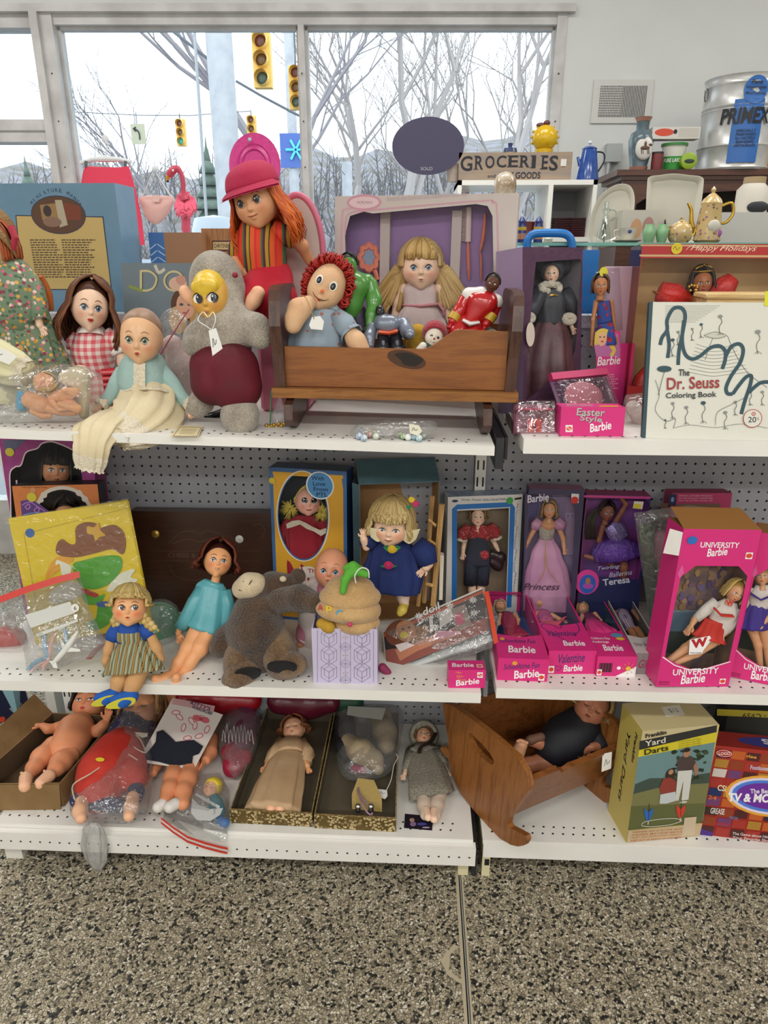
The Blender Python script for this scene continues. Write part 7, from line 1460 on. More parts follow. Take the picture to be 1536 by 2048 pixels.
t,h=fdl('ballerina_doll','dark-haired ballerina doll in violet tutu with raised arm inside magenta box',P,(1214,1022,.006),18,skin('teresa','8e5a48',.35,'8a4a40'),hmt('black_hair',''),.1,(SEQ,[(1220,1048,15,.004),(1232,1062,20,.006),(1242,1078,17,.008)]),(TUL,[(1240,1076,16,.008),(1238,1090,44,.008),(1236,1104,52,.004),(1236,1112,50,0)],dict(folds=19,amp=.07,flat=.4)),arms=[([(1232,1042,6,.004),(1244,1022,5,.006),(1252,1008,4.5,.008),(1242,996,4,.008)],12),([(1206,1052,6,.004),(1198,1080,5,.006),(1206,1096,4,.008)],12)],legs=[[(1228,1105,9,0),(1222,1125,7,.004),(1196,1118,6,.008),(1170,1112,4,.008)],[(1246,1108,9,0),(1248,1135,8,0),(1246,1170,6,0)]],base=P(1235,1235,0),fw=(.3,-.3),tilt=8)
g=WU(hmt('black_hair',''));rg=random.Random(2)
for k in range(60):o=rg.uniform(-1,1);p_,r_=P.pts([(1198,1014,2,.012),(1186+o*8,1030,2.4,.012),(1180+o*9,1052,2.4,.012+.006*abs(o)),(1182+o*11,1078,1.2,.01)]);g.tube(*sph(p_,r_,3),5)
g.obj('ponytail',t,sharp=0)
r,M,w,h_=bbx('pink_licensed_box','deep pink doll box with small white print, at back against pegboard',(1318,1234),(1432,1234),(1319,986),ZMR,.05,5,c_('a8285a',.45),top=c_('8a2248'),cat='boxed doll')
a=PArt(M,w,h_)
for i,s1 in enumerate(('OFFICIAL LICENSED PRODUCT','OF THE ATLANTA COMMITTEE','FOR THE OLYMPIC GAMES, INC')):a.ptext(s1,1357,993+i*5,1425,3,c_('d8a8b4'))
a.ppoly([(1338,988),(1353,988),(1352,1012),(1337,1012)],c_('16203a'));a.pell(1345,999,3,5,c_('6a88b0'));a.ppoly([(1322,1006),(1336,1006),(1336,1040),(1321,1040)],c_('5a3a2a'));a.ppoly([(1354,1007),(1440,1007),(1438,1040),(1354,1040)],c_('6a4a38'));a.done('printed_lettering',r)
P=Px(1.70);t=thg('green_card','green cardboard sheet inside clear bag beside cheerleader box','card',onz(1300,1240,ZMR));mb=WU(c_('2e6e3a'));mb.poly([P(x,y,0)for x,y in((1277,1047),(1306,1046),(1340,1240),(1302,1262))],.004,(0,1,0));mb.obj('sheet',t,smt=0)
t=thg('pink_doll_clothes','pink doll outfit hanging in bag beside green card','doll clothes',onz(1330,1240,ZMR));body(t,P,mat('dusty_pink_cloth','a06a7a',.8),[(1322,1072,14,.004),(1326,1110,14,.004),(1330,1150,14,.004),(1334,1215,12,.004)],'cloth',.003)
b=thg('clear_bag','tall clear plastic bag with green card behind cheerleader box','plastic bag',onz(1330,1250,ZMR));plw(b,P,[(1268,1026),(1330,1016),(1378,1010),(1440,1018),(1508,1018),(1490,1080),(1470,1150),(1460,1240),(1300,1262),(1290,1180),(1278,1100)],.03,amp=.008,seed=41,base=.006,smt=0)
def lying(name,label,BL,BR,TL,FL,m,hole,back,group=None,sidem=None):
 a_,b_=onz(*BL,ZMR),onz(*BR,ZMR);tk=at(*TL,a_.y).z-ZMR;u=(b_-a_).normalized();far=onz(*FL,ZMR+tk);v=Vector((-u.y,u.x,0));o=a_+Vector((0,0,tk));d_=far-o;L=d_.dot(v);v=(d_.normalized()+Vector((0,0,0))).normalized()
 u=(u-v*u.dot(v)).normalized();M=frM(o,u,Vector((0,0,-1)),v);w=(b_-a_).length;L=d_.length
 hl=hole(M,w,L);r=wbx(name,label,M,w,L,tk,hl,m,sidem or m,back,group=group);return r,M,w,L,tk
def eda(M,w,tk):return Art(Matrix(((1,0,0,0),(0,1,0,tk),(0,0,1,0),(0,0,0,1)))@Matrix(((1,0,0,0),(0,-1,0,0),(0,0,-1,0),(0,0,0,1))),w,tk)
LIE=[('schooltime_doll_box','hot pink box lying flat beside zip bag, doll in ruby dress',(994,1360),(1092,1358),(991,1315),(976,1182),.30,mat('blue_insert','2e5c98',.6)),('valentine_doll_box','hot pink valentine box lying flat, doll in coral ruffled skirt',(1094,1348),(1188,1347),(1093,1301),(1043,1170),.36,mat('violet_insert','6a6488',.6)),('childrens_doll_box','hot pink box with yellow sun print lying flat on shelf',(1191,1352),(1270,1353),(1189,1312),(1131,1184),.34,mat('navy_insert','2c4a62',.6)),('glitter_doll_box','white starred box lying flat, swimsuit doll, half hidden by cheerleader box',(1266,1348),(1322,1348),(1262,1306),(1206,1182),.24,mat('grey_insert','6a6460',.6))]
for i,(nm,lab,BL_,BR_,TL_,FL_,cut,bk)in enumerate(LIE):
 mm=HOT if i<3 else c_('cfc8c6')
 r,M,w,L,tk=lying(nm,lab,BL_,BR_,TL_,FL_,mm,lambda M,w,L:[(w*.04,L*(cut+.02)),(w*.5,L*(cut-.02)),(w*.96,L*(cut+.02)),(w*.97,L*.6),(w*.97,L*.955),(w*.5,L*.957),(w*.03,L*.955),(w*.03,L*.6)],bk,sidem=None if i<3 else c_('8a8684'))
 e=eda(M,w,tk);f=Art(Matrix(((1,0,0,0),(0,0,-1,0),(0,1,0,0),(0,0,0,1))),w,L);VT=c_('3a2a6a')
 if i==0:
  e.text('Schooltime Fun',.12,.48,.72,.24,VT,.01,.3,rot=6);e.text('Barbie',.34,.08,.5,.36,WHT2,.02,.15,rot=8);e.ell(.33,.78,.05,.09,OY);f.text('Schooltime Fun',.08,.2,.74,.055,VT,.01,.3);f.text('Barbie',.22,.07,.55,.09,WHT2,.02,.15);f.ell(.14,.25,.05,.02,OY)
 elif i==1:
  e.text('Valentine',.22,.46,.55,.38,VT,.01,.3,rot=4);e.text('Barbie',.34,.1,.4,.28,WHT2,.02,.15,rot=3);e.curve([(.22,.12),(.15,.3),(.18,.36),(.22,.3),(.27,.36),(.29,.28),(.22,.12)],.012,VT);f.text('Valentine',.12,.19,.62,.075,VT,.01,.3);f.text('Barbie',.36,.06,.46,.07,WHT2,.02,.15);f.curve([(.5,.1),(.08,.3),(.12,.36),(.3,.35),(.45,.3),(.6,.39),(.85,.38),(.86,.28),(.7,.2)],.02,VT)
 elif i==2:
  e.poly([(.5,0),(1,0),(1,.5)],WHT2);BLK=c_('24141c')
  for k in range(14):e.rect(.06+k*.024,.2,.012+.006*(k%3),.46,BLK)
  e.dot(.56,.42,.05,WHT2);e.dot(.8,.4,.07,OY);e.dot(.8,.4,.045,c_('e8c83a'))
  for k in range(8):e.line([(.8+.1*cos(k*.785),.4+.2*sin(k*.785)),(.8+.15*cos(k*.785),.4+.3*sin(k*.785))],.014,OY)
  f.text("Children's Day",.05,.22,.5,.04,WHT2,.01);f.text('Kindertage',.05,.17,.42,.04,WHT2,.01);f.text('Barbie',.24,.07,.5,.085,WHT2,.02,.15);f.ell(.78,.29,.16,.03,c_('5a9ac0'));f.ell(.82,.24,.12,.025,OY);f.ell(.82,.24,.08,.015,c_('e8d04a'))
 else:
  e.text('Glitter',.15,.3,.7,.4,c_('a02a5a'),.01,.3);f.text('Glitter Beach',.1,.1,.6,.05,c_('7a3a5a'))
  for k in range(12):e.text('+',.1+.075*k,.1+.8*((k*7)%5)/5,.03,.1,c_('5a5a60'))
 if i<3:e.rect(.82 if i==0 else .02,.05,.12,.3,c_('ece8e6'));e.ell(.88 if i==0 else .08,.2,.05,.09,ORL)
 e.done('end_lettering',r);f.done('top_lettering',r);hd_=Art(Matrix(((1,0,0,0),(0,0,-1,0),(0,1,0,0),(0,0,0,1))),w,L);hd_.rect(.05,.958,.9,.035,c_('b0225e')if i<3 else WHT2)
 if i==1:hd_.ell(.8,.975,.12,.016,c_('cdbe2e',.6))
 if i>=2:hd_.poly([(.6,.88),(.9,.87),(.92,.92),(.65,.935)],c_('dcdad6',.6))
 hd_.done('header_print',r)
def lp(M,d):return Px(pl=(M@Vector((0,d,0)),M.to_3x3()@Vector((0,-1,0))))
def lyd(nm,lab,c,hr,hair_,skn,cloth,chain,arms,legs,hl=.3,tl=0,skirt_=None):
 P=Px(z=ZMR+.028);h0=P(*c,.012);t=thg(nm,lab,'doll',P(c[0],c[1]+20,0));up=(P(c[0]-tl,c[1]-30)-P(c[0],c[1])).normalized();h=Head(t,h0,P.r(*c,hr)*.9,(Vector((0,-.25,1))+up*0),up,'fashion',skn,wid=.88);h.face('4a7aa0',ew=.18,eh=.1,lip='c03a5a',lw=.2,lh=.07,brow='8a6a48');h.hair(hair_,hl,90,vol=.2,az0=55,down=-up*.8-Vector((0,0,.3)))
 drp(t,P,cloth,chain,'dress',48,8,.04,.4,f0=.4)
 if skirt_:drp(t,P,skirt_[0],skirt_[1],'skirt',64,11,.09,.35)
 for a_ in arms:arm(t,P,skn,a_,10,nrm=(0,0,1))
 for l_ in legs:body(t,P,skn,l_,'leg',.0016)
PLB=hmt('platinum','c0aa7a','e6d6ae')
lyd('red_dress_doll','platinum-haired doll in red dress lying in first flat pink box',(1000,1211),14,PLB,SKF,mat('ruby_cloth','9e1f44',.7),[(1012,1226,11,.014),(1020,1245,17,.016),(1024,1258,15,.016)],[[(1030,1228,5,.014),(1036,1240,4,.016),(1034,1252,4,.016)],[(1000,1230,5,.014),(998,1245,4,.012)]],[[(1020,1268,8,.012),(1018,1290,6,.01)],[(1036,1268,8,.012),(1038,1290,6,.01)]],tl=8,skirt_=(mat('ruby_cloth',''),[(1024,1256,16,.016),(1030,1266,22,.016),(1036,1276,26,.014)]))
lyd('coral_dress_doll','platinum-haired doll in coral top and frilled skirt lying in valentine box',(1078,1204),15,PLB,SKF,mat('coral_print','d8607a',.6,var=(120,'8a4a9a')),[(1086,1222,11,.014),(1090,1236,16,.016),(1096,1246,13,.016)],[[(1104,1230,5,.014),(1118,1238,4,.014),(1126,1242,4,.014)],[(1074,1226,5,.014),(1068,1240,4,.012)]],[[(1092,1258,8,.01),(1096,1275,7,.008)],[(1110,1258,8,.01),(1114,1275,7,.008)]],tl=4,skirt_=(mat('coral_satin','d4546a',.4),[(1096,1245,14,.016),(1104,1252,26,.016),(1112,1258,36,.012)]))
lyd('pink_skirt_doll','blonde doll in dark top and shiny pink skirt lying in sun-print box',(1165,1216),13,hmt('honey','b08a48','d8b878'),SKF,mat('plum_cloth','6a2a4c',.6),[(1176,1228,10,.014),(1186,1240,14,.015)],[[(1164,1232,5,.013),(1160,1244,4,.012)],[(1190,1228,5,.013),(1198,1238,4,.012)]],[[(1210,1270,7,.01),(1222,1284,6,.008)]],tl=10,skirt_=(mat('pink_satin','d83a80',.25,bump=(20,.4)),[(1184,1240,13,.016),(1194,1254,24,.017),(1204,1266,30,.016),(1212,1276,30,.01)]))
lyd('swimsuit_doll','blonde doll in checked violet swimsuit lying in white starred box',(1238,1206),12,hmt('honey',''),skin('tanfash','a8744e',.35,'a06a48'),GING('violet_check',.003,'b8a8b4','5a4470','8a7a96'),[(1244,1220,11,.012),(1250,1236,14,.014),(1258,1250,11,.014),(1264,1260,12,.013)],[[(1230,1224,4,.012),(1232,1240,4,.01),(1238,1250,3.5,.01)],[(1266,1222,4,.012),(1278,1238,4,.01)]],[[(1262,1262,8,.012),(1274,1282,6.5,.01),(1284,1304,5,.008)],[(1274,1260,8,.012),(1288,1280,6.5,.01),(1298,1302,5,.008)]],tl=10)
def chr_(BL,BR,TL,lab,dlab,c1,logo,roll):
 M,w,h_=fbx(BL,BR,TL,ZMR,2);M=Matrix.Translation((0,0,w*sin(rad(roll))))@M@Matrix.Rotation(rad(roll),4,'Y');X=lambda u,v:(w*u,h_*v)
 hole=[X(.05,.2),X(.2,.16),X(.42,.12),X(.6,.12),X(.93,.17),X(.94,.5),X(.94,.72),X(.8,.78),X(.24,.78),X(.07,.71),X(.055,.5)]
 r=wbx('cheerleader_doll_box',lab,M,w,h_,.075,hole,HOT,HOT,mat('stadium_print','6a5a66',.7,var=(22,'9a7a5a')),top=c_('8a6030',.7));a=PArt(M,w,h_)
 a.text('UNIVERSITY',.25,.89,.5,.034,WHT2,.015);a.text('Barbie',.36,.835,.26,.048,WHT2,.02,.15,rot=6);a.text('UNIVERSITY',.2,.075,.62,.042,WHT2,.015,rot=3);a.text('Barbie',.33,.015,.33,.062,WHT2,.02,.15,rot=6);a.line([X2 for X2 in((.02,.2),(.2,.145),(.4,.115),(.6,.115),(.95,.17))],.014,WHT2);a.rect(.86,.825,.09,.04,c_('ece8e6'));a.ell(.905,.845,.04,.014,ORL);a.rect(.86,.02,.08,.035,c_('ece8e6'));a.ell(.9,.037,.035,.012,ORL);a.lines(.03,.012,.2,.03,2,c_('9a1a56'))
 a.poly([(.02,.73),(.06,.79),(.1,.74),(.06,.7)],c_('d85a9a'));a.done('printed_lettering',r)
 b=PArt(M,w,h_,.072);b.rect(.03,.12,.94,.15,c_('34403c',.6));b.rect(.03,.27,.94,.14,c_('5a7488',.6));b.rect(.03,.40,.94,.015,c_('7a8a96',.6));rg=random.Random(8)
 for k in range(70):b.ell(rg.uniform(.06,.94),rg.uniform(.43,.76),rg.uniform(.02,.05),rg.uniform(.012,.03),c_(rg.choice(['8a6a4a','5a4a70','a08068','7a5a68','b08a5a','6a5a80']),.7),10)
 b.done('crowd_print',r);return r,M,w,h_
r,M,w,h_=chr_((1311,1378),(1457,1373),(1368,1063),'hot pink cheerleader box with torn flap, doll in red and white uniform','','c03026','W',2.2)
LU(c_('e0dcd8')).add([(-.001,-.001,h_*.84),(-.001,-.001,h_*.98),(-.03,0,h_*1.0),(-.034,.004,h_*.85)],[(0,1,2,3),(3,2,1,0)]).obj('torn_flap',r,smt=0);LU(c_('9a6a34',.7)).add([(0,0,h_),(w,0,h_),(w*.97,.085,h_+.022),(w*.04,.085,h_+.022)],[(0,1,2,3),(3,2,1,0)]).obj('kraft_flap',r,smt=0)
k=PArt(M,w,h_);k.lift=.002;k.pell(1384,1080,10,8,c_('2f6ab8'));k.lift=-.001;k.ppoly([(1380,1280),(1420,1272),(1424,1280),(1408,1300),(1404,1308),(1378,1310)],WHT2);k.ptext('W',1383,1298,1416,20,c_('b02028'),bold=.06,y1=1292);k.ptext('WISCONSIN',1380,1308,1403,3.5,c_('18181a'),bold=.02);k.done('sticker_lettering',r)
P=inner(M,w,.035);KW=mat('white_knit','d8cfc8',.8,bump=(200,.3));RU=mat('red_uniform','c02c22',.7)
t,h=fdl('red_cheerleader_doll','blonde cheerleader doll in white and red uniform leaning inside the pink box',P,(1471,1182,.01),21,SKF,hmt('blonde','a88440','dcc078'),.9,(KW,[(1462,1202,14,.008),(1452,1222,30,.01),(1440,1250,27,.01),(1432,1262,22,.01)],dict(amp=0)),(RU,[(1432,1240,24,.013),(1422,1262,26,.013),(1416,1278,36,.016)],dict(folds=9,amp=.08)),arms=[([(1390,1238,7,.016),(1384,1248,5,.018)],22,(0,0,1)),([(1452,1262,7,.016),(1446,1270,5,.018)],20)],legs=[[(1404,1276,13,.012),(1372,1296,9,.014),(1336,1322,6,.014)],[(1424,1282,13,.012),(1392,1306,9,.014),(1352,1326,6,.014)]],base=P(1400,1340,0),tilt=28,fw=(.35,-.35),hk=dict(vol=.3,n=150))
for L in([(1432,1204,12,.01),(1412,1220,12,.014),(1392,1238,9,.018)],[(1474,1216,12,.012),(1470,1240,12,.014),(1452,1262,9,.018)]):slv(t,P,KW,L,amp=.02)
g=WU(RU);p_,r_=P.pts([(1428,1216,5,.034),(1442,1230,5,.04),(1466,1232,5,.034)]);g.tube(p_,r_,8,flat=.4);g.obj('red_chevron',t);c_w=P(1452,1212,.04);vs,fs=text2d('W',.06);k=m_px(c_w);WU(c_('b02028')).add([c_w+CAMX*a_*16*k+CAMY*b_*12*k for a_,b_ in vs],fs).obj('chest_letter',t,smt=0)
r,M,w,h_=chr_((1456,1354),(1592,1382),(1515,1066),'hot pink cheerleader box at picture edge, doll in purple uniform','','','N',1.0)
P=inner(M,w,.035);PU=mat('purple_uniform','3c2a86',.7)
t,h=fdl('purple_cheerleader_doll','pale-haired cheerleader doll in purple and white uniform inside second pink box',P,(1524,1150,.008),19,SKF,PLB,.6,(KW,[(1526,1170,14,.006),(1524,1190,26,.008),(1520,1214,22,.008)],dict(amp=0)),(PU,[(1519,1208,20,.01),(1514,1235,28,.012),(1512,1256,32,.014)],dict(folds=9,amp=.08)),arms=[([(1496,1232,6,.014),(1504,1246,5,.02)],18),([(1540,1232,6,.014),(1526,1246,5,.02)],18)],legs=[[(1504,1256,11,.01),(1516,1290,8,.01),(1520,1330,6,.01)],[(1528,1256,11,.01),(1534,1290,8,.01),(1538,1330,6,.01)]],base=P(1520,1345,0))
for L in([(1506,1176,10,.008),(1496,1205,9,.012),(1494,1230,7,.015)],[(1546,1178,10,.008),(1550,1205,9,.012),(1542,1230,7,.015)]):slv(t,P,KW,L,amp=.02)
g=WU(PU);p_,r_=P.pts([(1500,1186,4,.03),(1522,1200,4,.036),(1546,1190,4,.03)]);g.tube(p_,r_,8,flat=.4);g.obj('purple_chevron',t)
# -- lowest shelf, first bay
PB=lambda px,py,o=0:onz(px,py,ZB+o)
def crate(name,lab,near,far,tk,m,inner_m,cat='carton',yfront=None,wall=.003,pat=None,group=None):
 c=[onz(*near[0],ZB+tk),onz(*near[1],ZB+tk),onz(*far[1],ZB+tk),onz(*far[0],ZB+tk)];t=thg(name,lab,cat,(c[0]+c[2])/2*1+Vector((0,0,ZB-(c[0].z))),group)
 mid=sum(c,Vector())/4
 for i,nm in enumerate(('front_side','long_side','back_side','long_side')):
  a_,b_=c[i],c[(i+1)%4];ins=lambda p:p+(mid-p).normalized()*wall*1.6;mb=MB(1);dn=Vector((0,0,-tk+.0008));q=[a_+dn,b_+dn,b_,a_];s_=[ins(a_)+dn,ins(b_)+dn,ins(b_),ins(a_)]
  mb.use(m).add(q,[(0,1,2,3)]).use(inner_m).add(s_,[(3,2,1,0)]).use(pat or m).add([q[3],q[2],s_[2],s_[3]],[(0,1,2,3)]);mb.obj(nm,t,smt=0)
 WU(inner_m).add([p+Vector((0,0,-tk+.0015))for p in c]+[p+Vector((0,0,-tk+.0005))for p in c],[(0,1,2,3),(7,6,5,4)]).obj('bottom',t,smt=0);return t,c
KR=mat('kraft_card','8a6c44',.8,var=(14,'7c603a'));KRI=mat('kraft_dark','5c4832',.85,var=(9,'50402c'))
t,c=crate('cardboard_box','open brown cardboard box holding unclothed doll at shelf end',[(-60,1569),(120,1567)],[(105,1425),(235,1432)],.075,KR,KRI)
f=WU(KR);a_,b_=c[0],c[1];f.add([a_+Vector((0,-.004,.001)),b_+Vector((0,-.004,.001)),b_+Vector((-.004,-.012,-.078)),a_+Vector((0,-.012,-.074))],[(0,1,2,3),(3,2,1,0)]);f.obj('front_flap',t,smt=0)
f=WU(KR);f.add([c[3],c[0],c[0]+Vector((-.03,0,.05)),c[3]+Vector((-.045,0,.065))],[(0,1,2,3),(3,2,1,0)]);f.obj('side_flap',t,smt=0)
P=Px(z=ZB+.035);t=thg('undressed_doll','unclothed dark-haired doll lying on its back in brown cardboard box','doll',PB(130,1500));SKN=skin('coral','e0946a',.42,'d8805e')
body(t,P,SKN,[(163,1446,22,.01),(152,1462,31,.015),(140,1485,29,.018),(130,1502,31,.015)],'torso',.0022);body(t,P,SKN,[(168,1436,12,.01),(176,1424,13,.01)],'neck')
c=P(183,1405,.03);up=(P(200,1385,.03)-P(172,1425,.03)).normalized();h=Head(t,c,P.r(183,1405,36),Vector((-.05,-.62,.8)),up,'child',SKN);h.face('3a2a20',ew=.16,eh=.06,lip='c0302a',lw=.12,lh=.07,brow='7a5038',ez=-.08);h.hair(hmt('black_hair',''),.4,120,vol=.2,az0=62,down=-up*.7-Vector((0,0,.5)))
arm(t,P,SKN,[(142,1446,14,.01),(118,1456,11,.015),(96,1458,9,.025),(86,1452,7,.035)],26,nrm=(0,-.3,-1),thumb=-1,hd=(-.7,-.1,.2));arm(t,P,SKN,[(178,1462,13,.01),(194,1462,11,.02),(206,1450,9,.035),(212,1444,7,.04)],26,nrm=(0,-.6,.6),hd=(.2,.2,.7))
for L,S in(([(108,1494,22,.015),(84,1516,20,.02),(68,1536,15,.025),(60,1548,11,.03)],((52,1556),(50,1572))),([(136,1512,22,.015),(122,1526,20,.022),(112,1538,15,.028),(104,1546,11,.03)],((98,1552),(82,1566)))):
 body(t,P,SKN,L,'leg');(x,y),(x2,y2)=S;s=Scu();s.cp(P,[(x,y,13,.035),(x2,y2,12,.035)])
 for k in range(5):s.ell(P(x+(k-2)*4.5,y-9-(k==0)*1,.04),P.r(x,y,3),.4)
 s.obj('foot',t,SKP,.0016)
r,M,w,h_=bbx('navy_doll_box','navy doll box with silver script, tilted behind the cardboard box',(-70,1478),(62,1420),(-70,1380),ZB,.03,12,c_('1a2040',.45),cat='boxed doll');a=PArt(M,w,h_);a.ptext('Barbie',26,1425,44,12,c_('b8b8c0'),bold=.015,y1=1408);a.ptext('Winter Velvet',14,1450,58,8,c_('8088a0'),shear=.3,y1=1412);a.pell(4,1439,6,6,ORL);a.done('printed_lettering',r)
t=thg('pale_blue_box','pale blue box lid behind the navy doll box at shelf end','box',PB(-5,1440));WU(c_('8cb4c0')).box(PB(-80,1430)*1,PB(44,1425)+Vector((0,.03,.10))).obj('carton',t,smt=0)
P=Px(z=ZB+.03);t=thg('red_overalls_doll','large doll in red dungarees and dotted navy blouse inside tied clear bag','doll',PB(220,1540));RO=mat('red_overall_cloth','b8281c',.7,bump=(50,.3),var=(12,'c43424'));NDOT=spots('navy_dotted','2a2a50',['c8c4d0'],110,.2)
c=P(285,1422,.04);up=(P(296,1398,.04)-P(276,1445,.04)).normalized();h=Head(t,c,P.r(285,1422,40),Vector((0,-.5,.85)),up,'child',SKT);h.face(closed=1,brow=None,lip='b06a58');h.hair(hmt('dull_blonde','8a6a40','b08c5a'),.5,100,vol=.2,down=-up-Vector((0,0,.5)))
s=Scu();s.cp(P,[(264,1452,36,.02),(254,1470,38,.025)]);s.cp(P,[(290,1452,18,.02),(304,1462,15,.02)]);s.obj('blouse',t,NDOT,.003)
s=Scu();s.cp(P,[(252,1482,34,.025),(236,1515,46,.028),(212,1548,50,.028),(198,1580,44,.02)]);s.cp(P,[(262,1530,34,.03),(270,1555,24,.03),(272,1578,16,.025)]);s.obj('dungarees',t,RO,.003)
g=WU(LACE);g.sheet([[P(222+9*i,1467+(i%2)*3+i*.8,.07),P(224+9*i,1460+i*.8,.075)]for i in range(9)]);g.obj('lace_trim',t,smt=0)
for q in((262,1446),(260,1458)):MB(1).ball(P(*q,.07),P.r(*q,4),10).obj('button',t,c_('d8d4c8',.4))
body(t,P,NDOT,[(272,1582,17,.025),(270,1592,16,.025)],'cuff');body(t,P,NDOT,[(155,1600,15,.02),(240,1612,14,.015)],'cuff')
for F_ in([(164,1604,13,.03),(160,1622,13,.03),(162,1636,11,.03)],[(266,1595,13,.03),(262,1615,13,.03),(258,1632,11,.03)]):body(t,P,SKP,F_,'foot')
g=WU(c_('d0b8a0',.6));g.tube(*sph(*P.pts([(150,1600,1.5,.075),(146,1570,1.5,.08),(180,1548,1.5,.088),(215,1525,1.5,.086),(250,1508,1.5,.08),(275,1520,1.5,.075)])),6);g.tube(*sph(*P.pts([(250,1472,1.4,.075),(262,1490,1.4,.08),(290,1505,1.4,.07),(280,1478,1.4,.075),(262,1465,1.4,.075)])),6);g.obj('cord',t)
b=thg('tied_clear_bag','knotted clear bag round the doll in red dungarees, its tail hanging below the shelf','plastic bag',PB(215,1600));plw(b,P,[(140,1600,.01),(150,1560,.02),(185,1500,.03),(232,1440,.04),(262,1385,.05),(320,1385,.05),(312,1450,.04),(306,1540,.03),(300,1600,.01),(285,1640,0),(225,1648,0),(150,1640,-0)],.06,amp=.012,seed=51,base=.02)
tl=WU(clear('bag_tail',.12,.12,'f0f0ee',bump=(40,.8),milk=.3));V1=Px(Y=YD-.03);pts=[V1(188,1644),V1(186,1662),V1(188,1690),V1(192,1715),V1(196,1740)]
rr=[.006,.024,.03,.026,.008];pts,rr=sph(pts,rr);rings=[]
for i,p in enumerate(pts):rings.append(ring(p,Vector((1,0,0)),Vector((0,1,0)),rr[i],rr[i]*.4,36,7,.22,i*.3))
tl.loft(rings,cap=0);tl.obj('bag_tail',b,sharp=0);st=Art(Matrix.Identity(4),1,1);g=WU(c_('d8c42a',.6));o=P(200,1519,.105);k=m_px(o);g.add([o+CAMX*k*9*cos(2*pi*i/20)+(CAMY*.8+CAMZV*.3)*k*6*sin(2*pi*i/20)for i in range(20)],[tuple(range(20))]);g.obj('price_sticker',b,smt=0)
P=Px(z=ZB+.025);t=thg('card_covered_baby','bare-legged baby doll with white shoes lying under white clothes card','doll',PB(370,1540))
body(t,P,SKN,[(395,1440,20,-.005),(385,1480,24,-.003),(368,1528,26,.002)],'torso',.003);c=P(345,1405,.02);WU(SKN).ball(c,P.r(345,1405,26),16).obj('head',t)
for L in([(352,1532,19,.018),(346,1556,17,.022),(340,1580,16,.022),(330,1604,13,.02)],[(382,1534,19,.018),(374,1560,17,.022),(366,1584,16,.022),(366,1608,13,.02)]):body(t,P,SKN,L,'leg')
for F_ in([(326,1608,12,.02),(316,1614,11,.02)],[(350,1608,12,.025),(340,1614,12,.025)]):body(t,P,c_('ddd8d2',.6),F_,'shoe')
arm(t,P,SKN,[(422,1480,15,.015),(420,1505,13,.02),(412,1520,10,.025)],24,hd=(-.2,-.9,.1));arm(t,P,SKN,[(322,1500,12,.015),(312,1530,11,.015),(306,1545,9,.015)],22,hd=(-.3,-.9,0))
pc=(PB(340,1530)+Vector((0,0,.095)),Vector((.05,-.35,.93)).normalized());P=Px(pl=pc);t=thg('clothes_card','white card with pink title and dark doll dress, lying over the baby doll','clothes card',PB(350,1500))
Q=[(346,1396),(446,1430),(388,1540),(276,1524)];mb=WU(c_('d6ccc6',.6));mb.poly([P(*q)for q in Q],.002,pc[1]);mb.obj('card',t,smt=0);g=MB(1)
def add3(L,m,o):g.use(m).add([P(x,y,o)for x,y in L],[tuple(range(len(L)))])
add3([(346,1396),(430,1412),(427,1424),(343,1408)],c_('c89a9c',.6),.0026);u=(P(446,1430)-P(360,1400)).normalized();v=pc[1].cross(u);PKA=c_('c8606c',.6)
for tx,x,y,L_,hh in(("KITTY'S",380,1408,44,8),('WARDROBE',382,1416,46,7)):vs,fs=text2d(tx,.02);o=P(x,y,.003);k=m_px(o);g.use(c_('2c3050',.6)).add([o+u*a_*L_*k+v*b_*hh*k for a_,b_ in vs],fs)
for k in range(9):cx,cy=352+(k*31)%70,1425+(k*17)%55;add3(el(cx,cy,9,5,k),PKA,.0026);add3(el(cx,cy,7,3.4,k),c_('dcd0cc',.6),.0029)
add3(el(394,1436,9,6,.3),PKA,.0032);add3(el(410,1440,9,6,.3),PKA,.0032);add3(el(402,1438,4,4),c_('b04050',.6),.0034);g.obj('card_print',t,smt=0)
g=WU(mat('dark_fleece','161a28',.95,bump=(150,.5)));g.poly([P(x,y,.0025)for x,y in((314,1466),(326,1462),(340,1474),(352,1486),(366,1484),(388,1482),(406,1494),(398,1508),(386,1512),(384,1528),(348,1532),(318,1524),(284,1518),(302,1500),(312,1486))],.006,pc[1]);g.obj('doll_dress',t,smt=0)
P=Px(z=ZB+.012);t=thg('mini_doll','tiny yellow-haired doll in teal dress inside red-zip bag','doll',PB(425,1600));c=P(424,1577,.02);h=Head(t,c,P.r(424,1577,17),Vector((-.2,-.5,.85)),Vector((.2,.8,.4)),'child',SKP,wid=1.05);h.face('141414',ew=.07,eh=.08,lip='b06050',lw=.1,lh=.03,brow=None,lash=0)
s=Scu();s.ell(h.M@Vector((0,-.15,.25)),h.r*1.1,.5);s.ell(h.M@Vector((0,.8,-.25)),h.r*.85,.4,cut=1);s.obj('hair',t,mat('bright_yellow_hair','d8c03a',.5,bump=(200,.5)),.0016);body(t,P,c_('3f8a9a',.6),[(428,1594,9,.01),(432,1608,12,.012),(436,1622,14,.012)],'dress',.002);body(t,P,c_('3f7ac0'),[(440,1640,9,.005),(450,1646,9,.005)],'shoe',.002)
g=WU(c_('d2d4d4'));g.add([P(x,y,.035)for x,y in((384,1596),(398,1610),(420,1618),(446,1616),(440,1630),(420,1642),(394,1640),(382,1626))],[tuple(range(8))]);g.add([P(x,y,.036)for x,y in((392,1586),(440,1612),(438,1618),(390,1590))],[(0,1,2,3)]);g.obj('paper_label',t,smt=0)
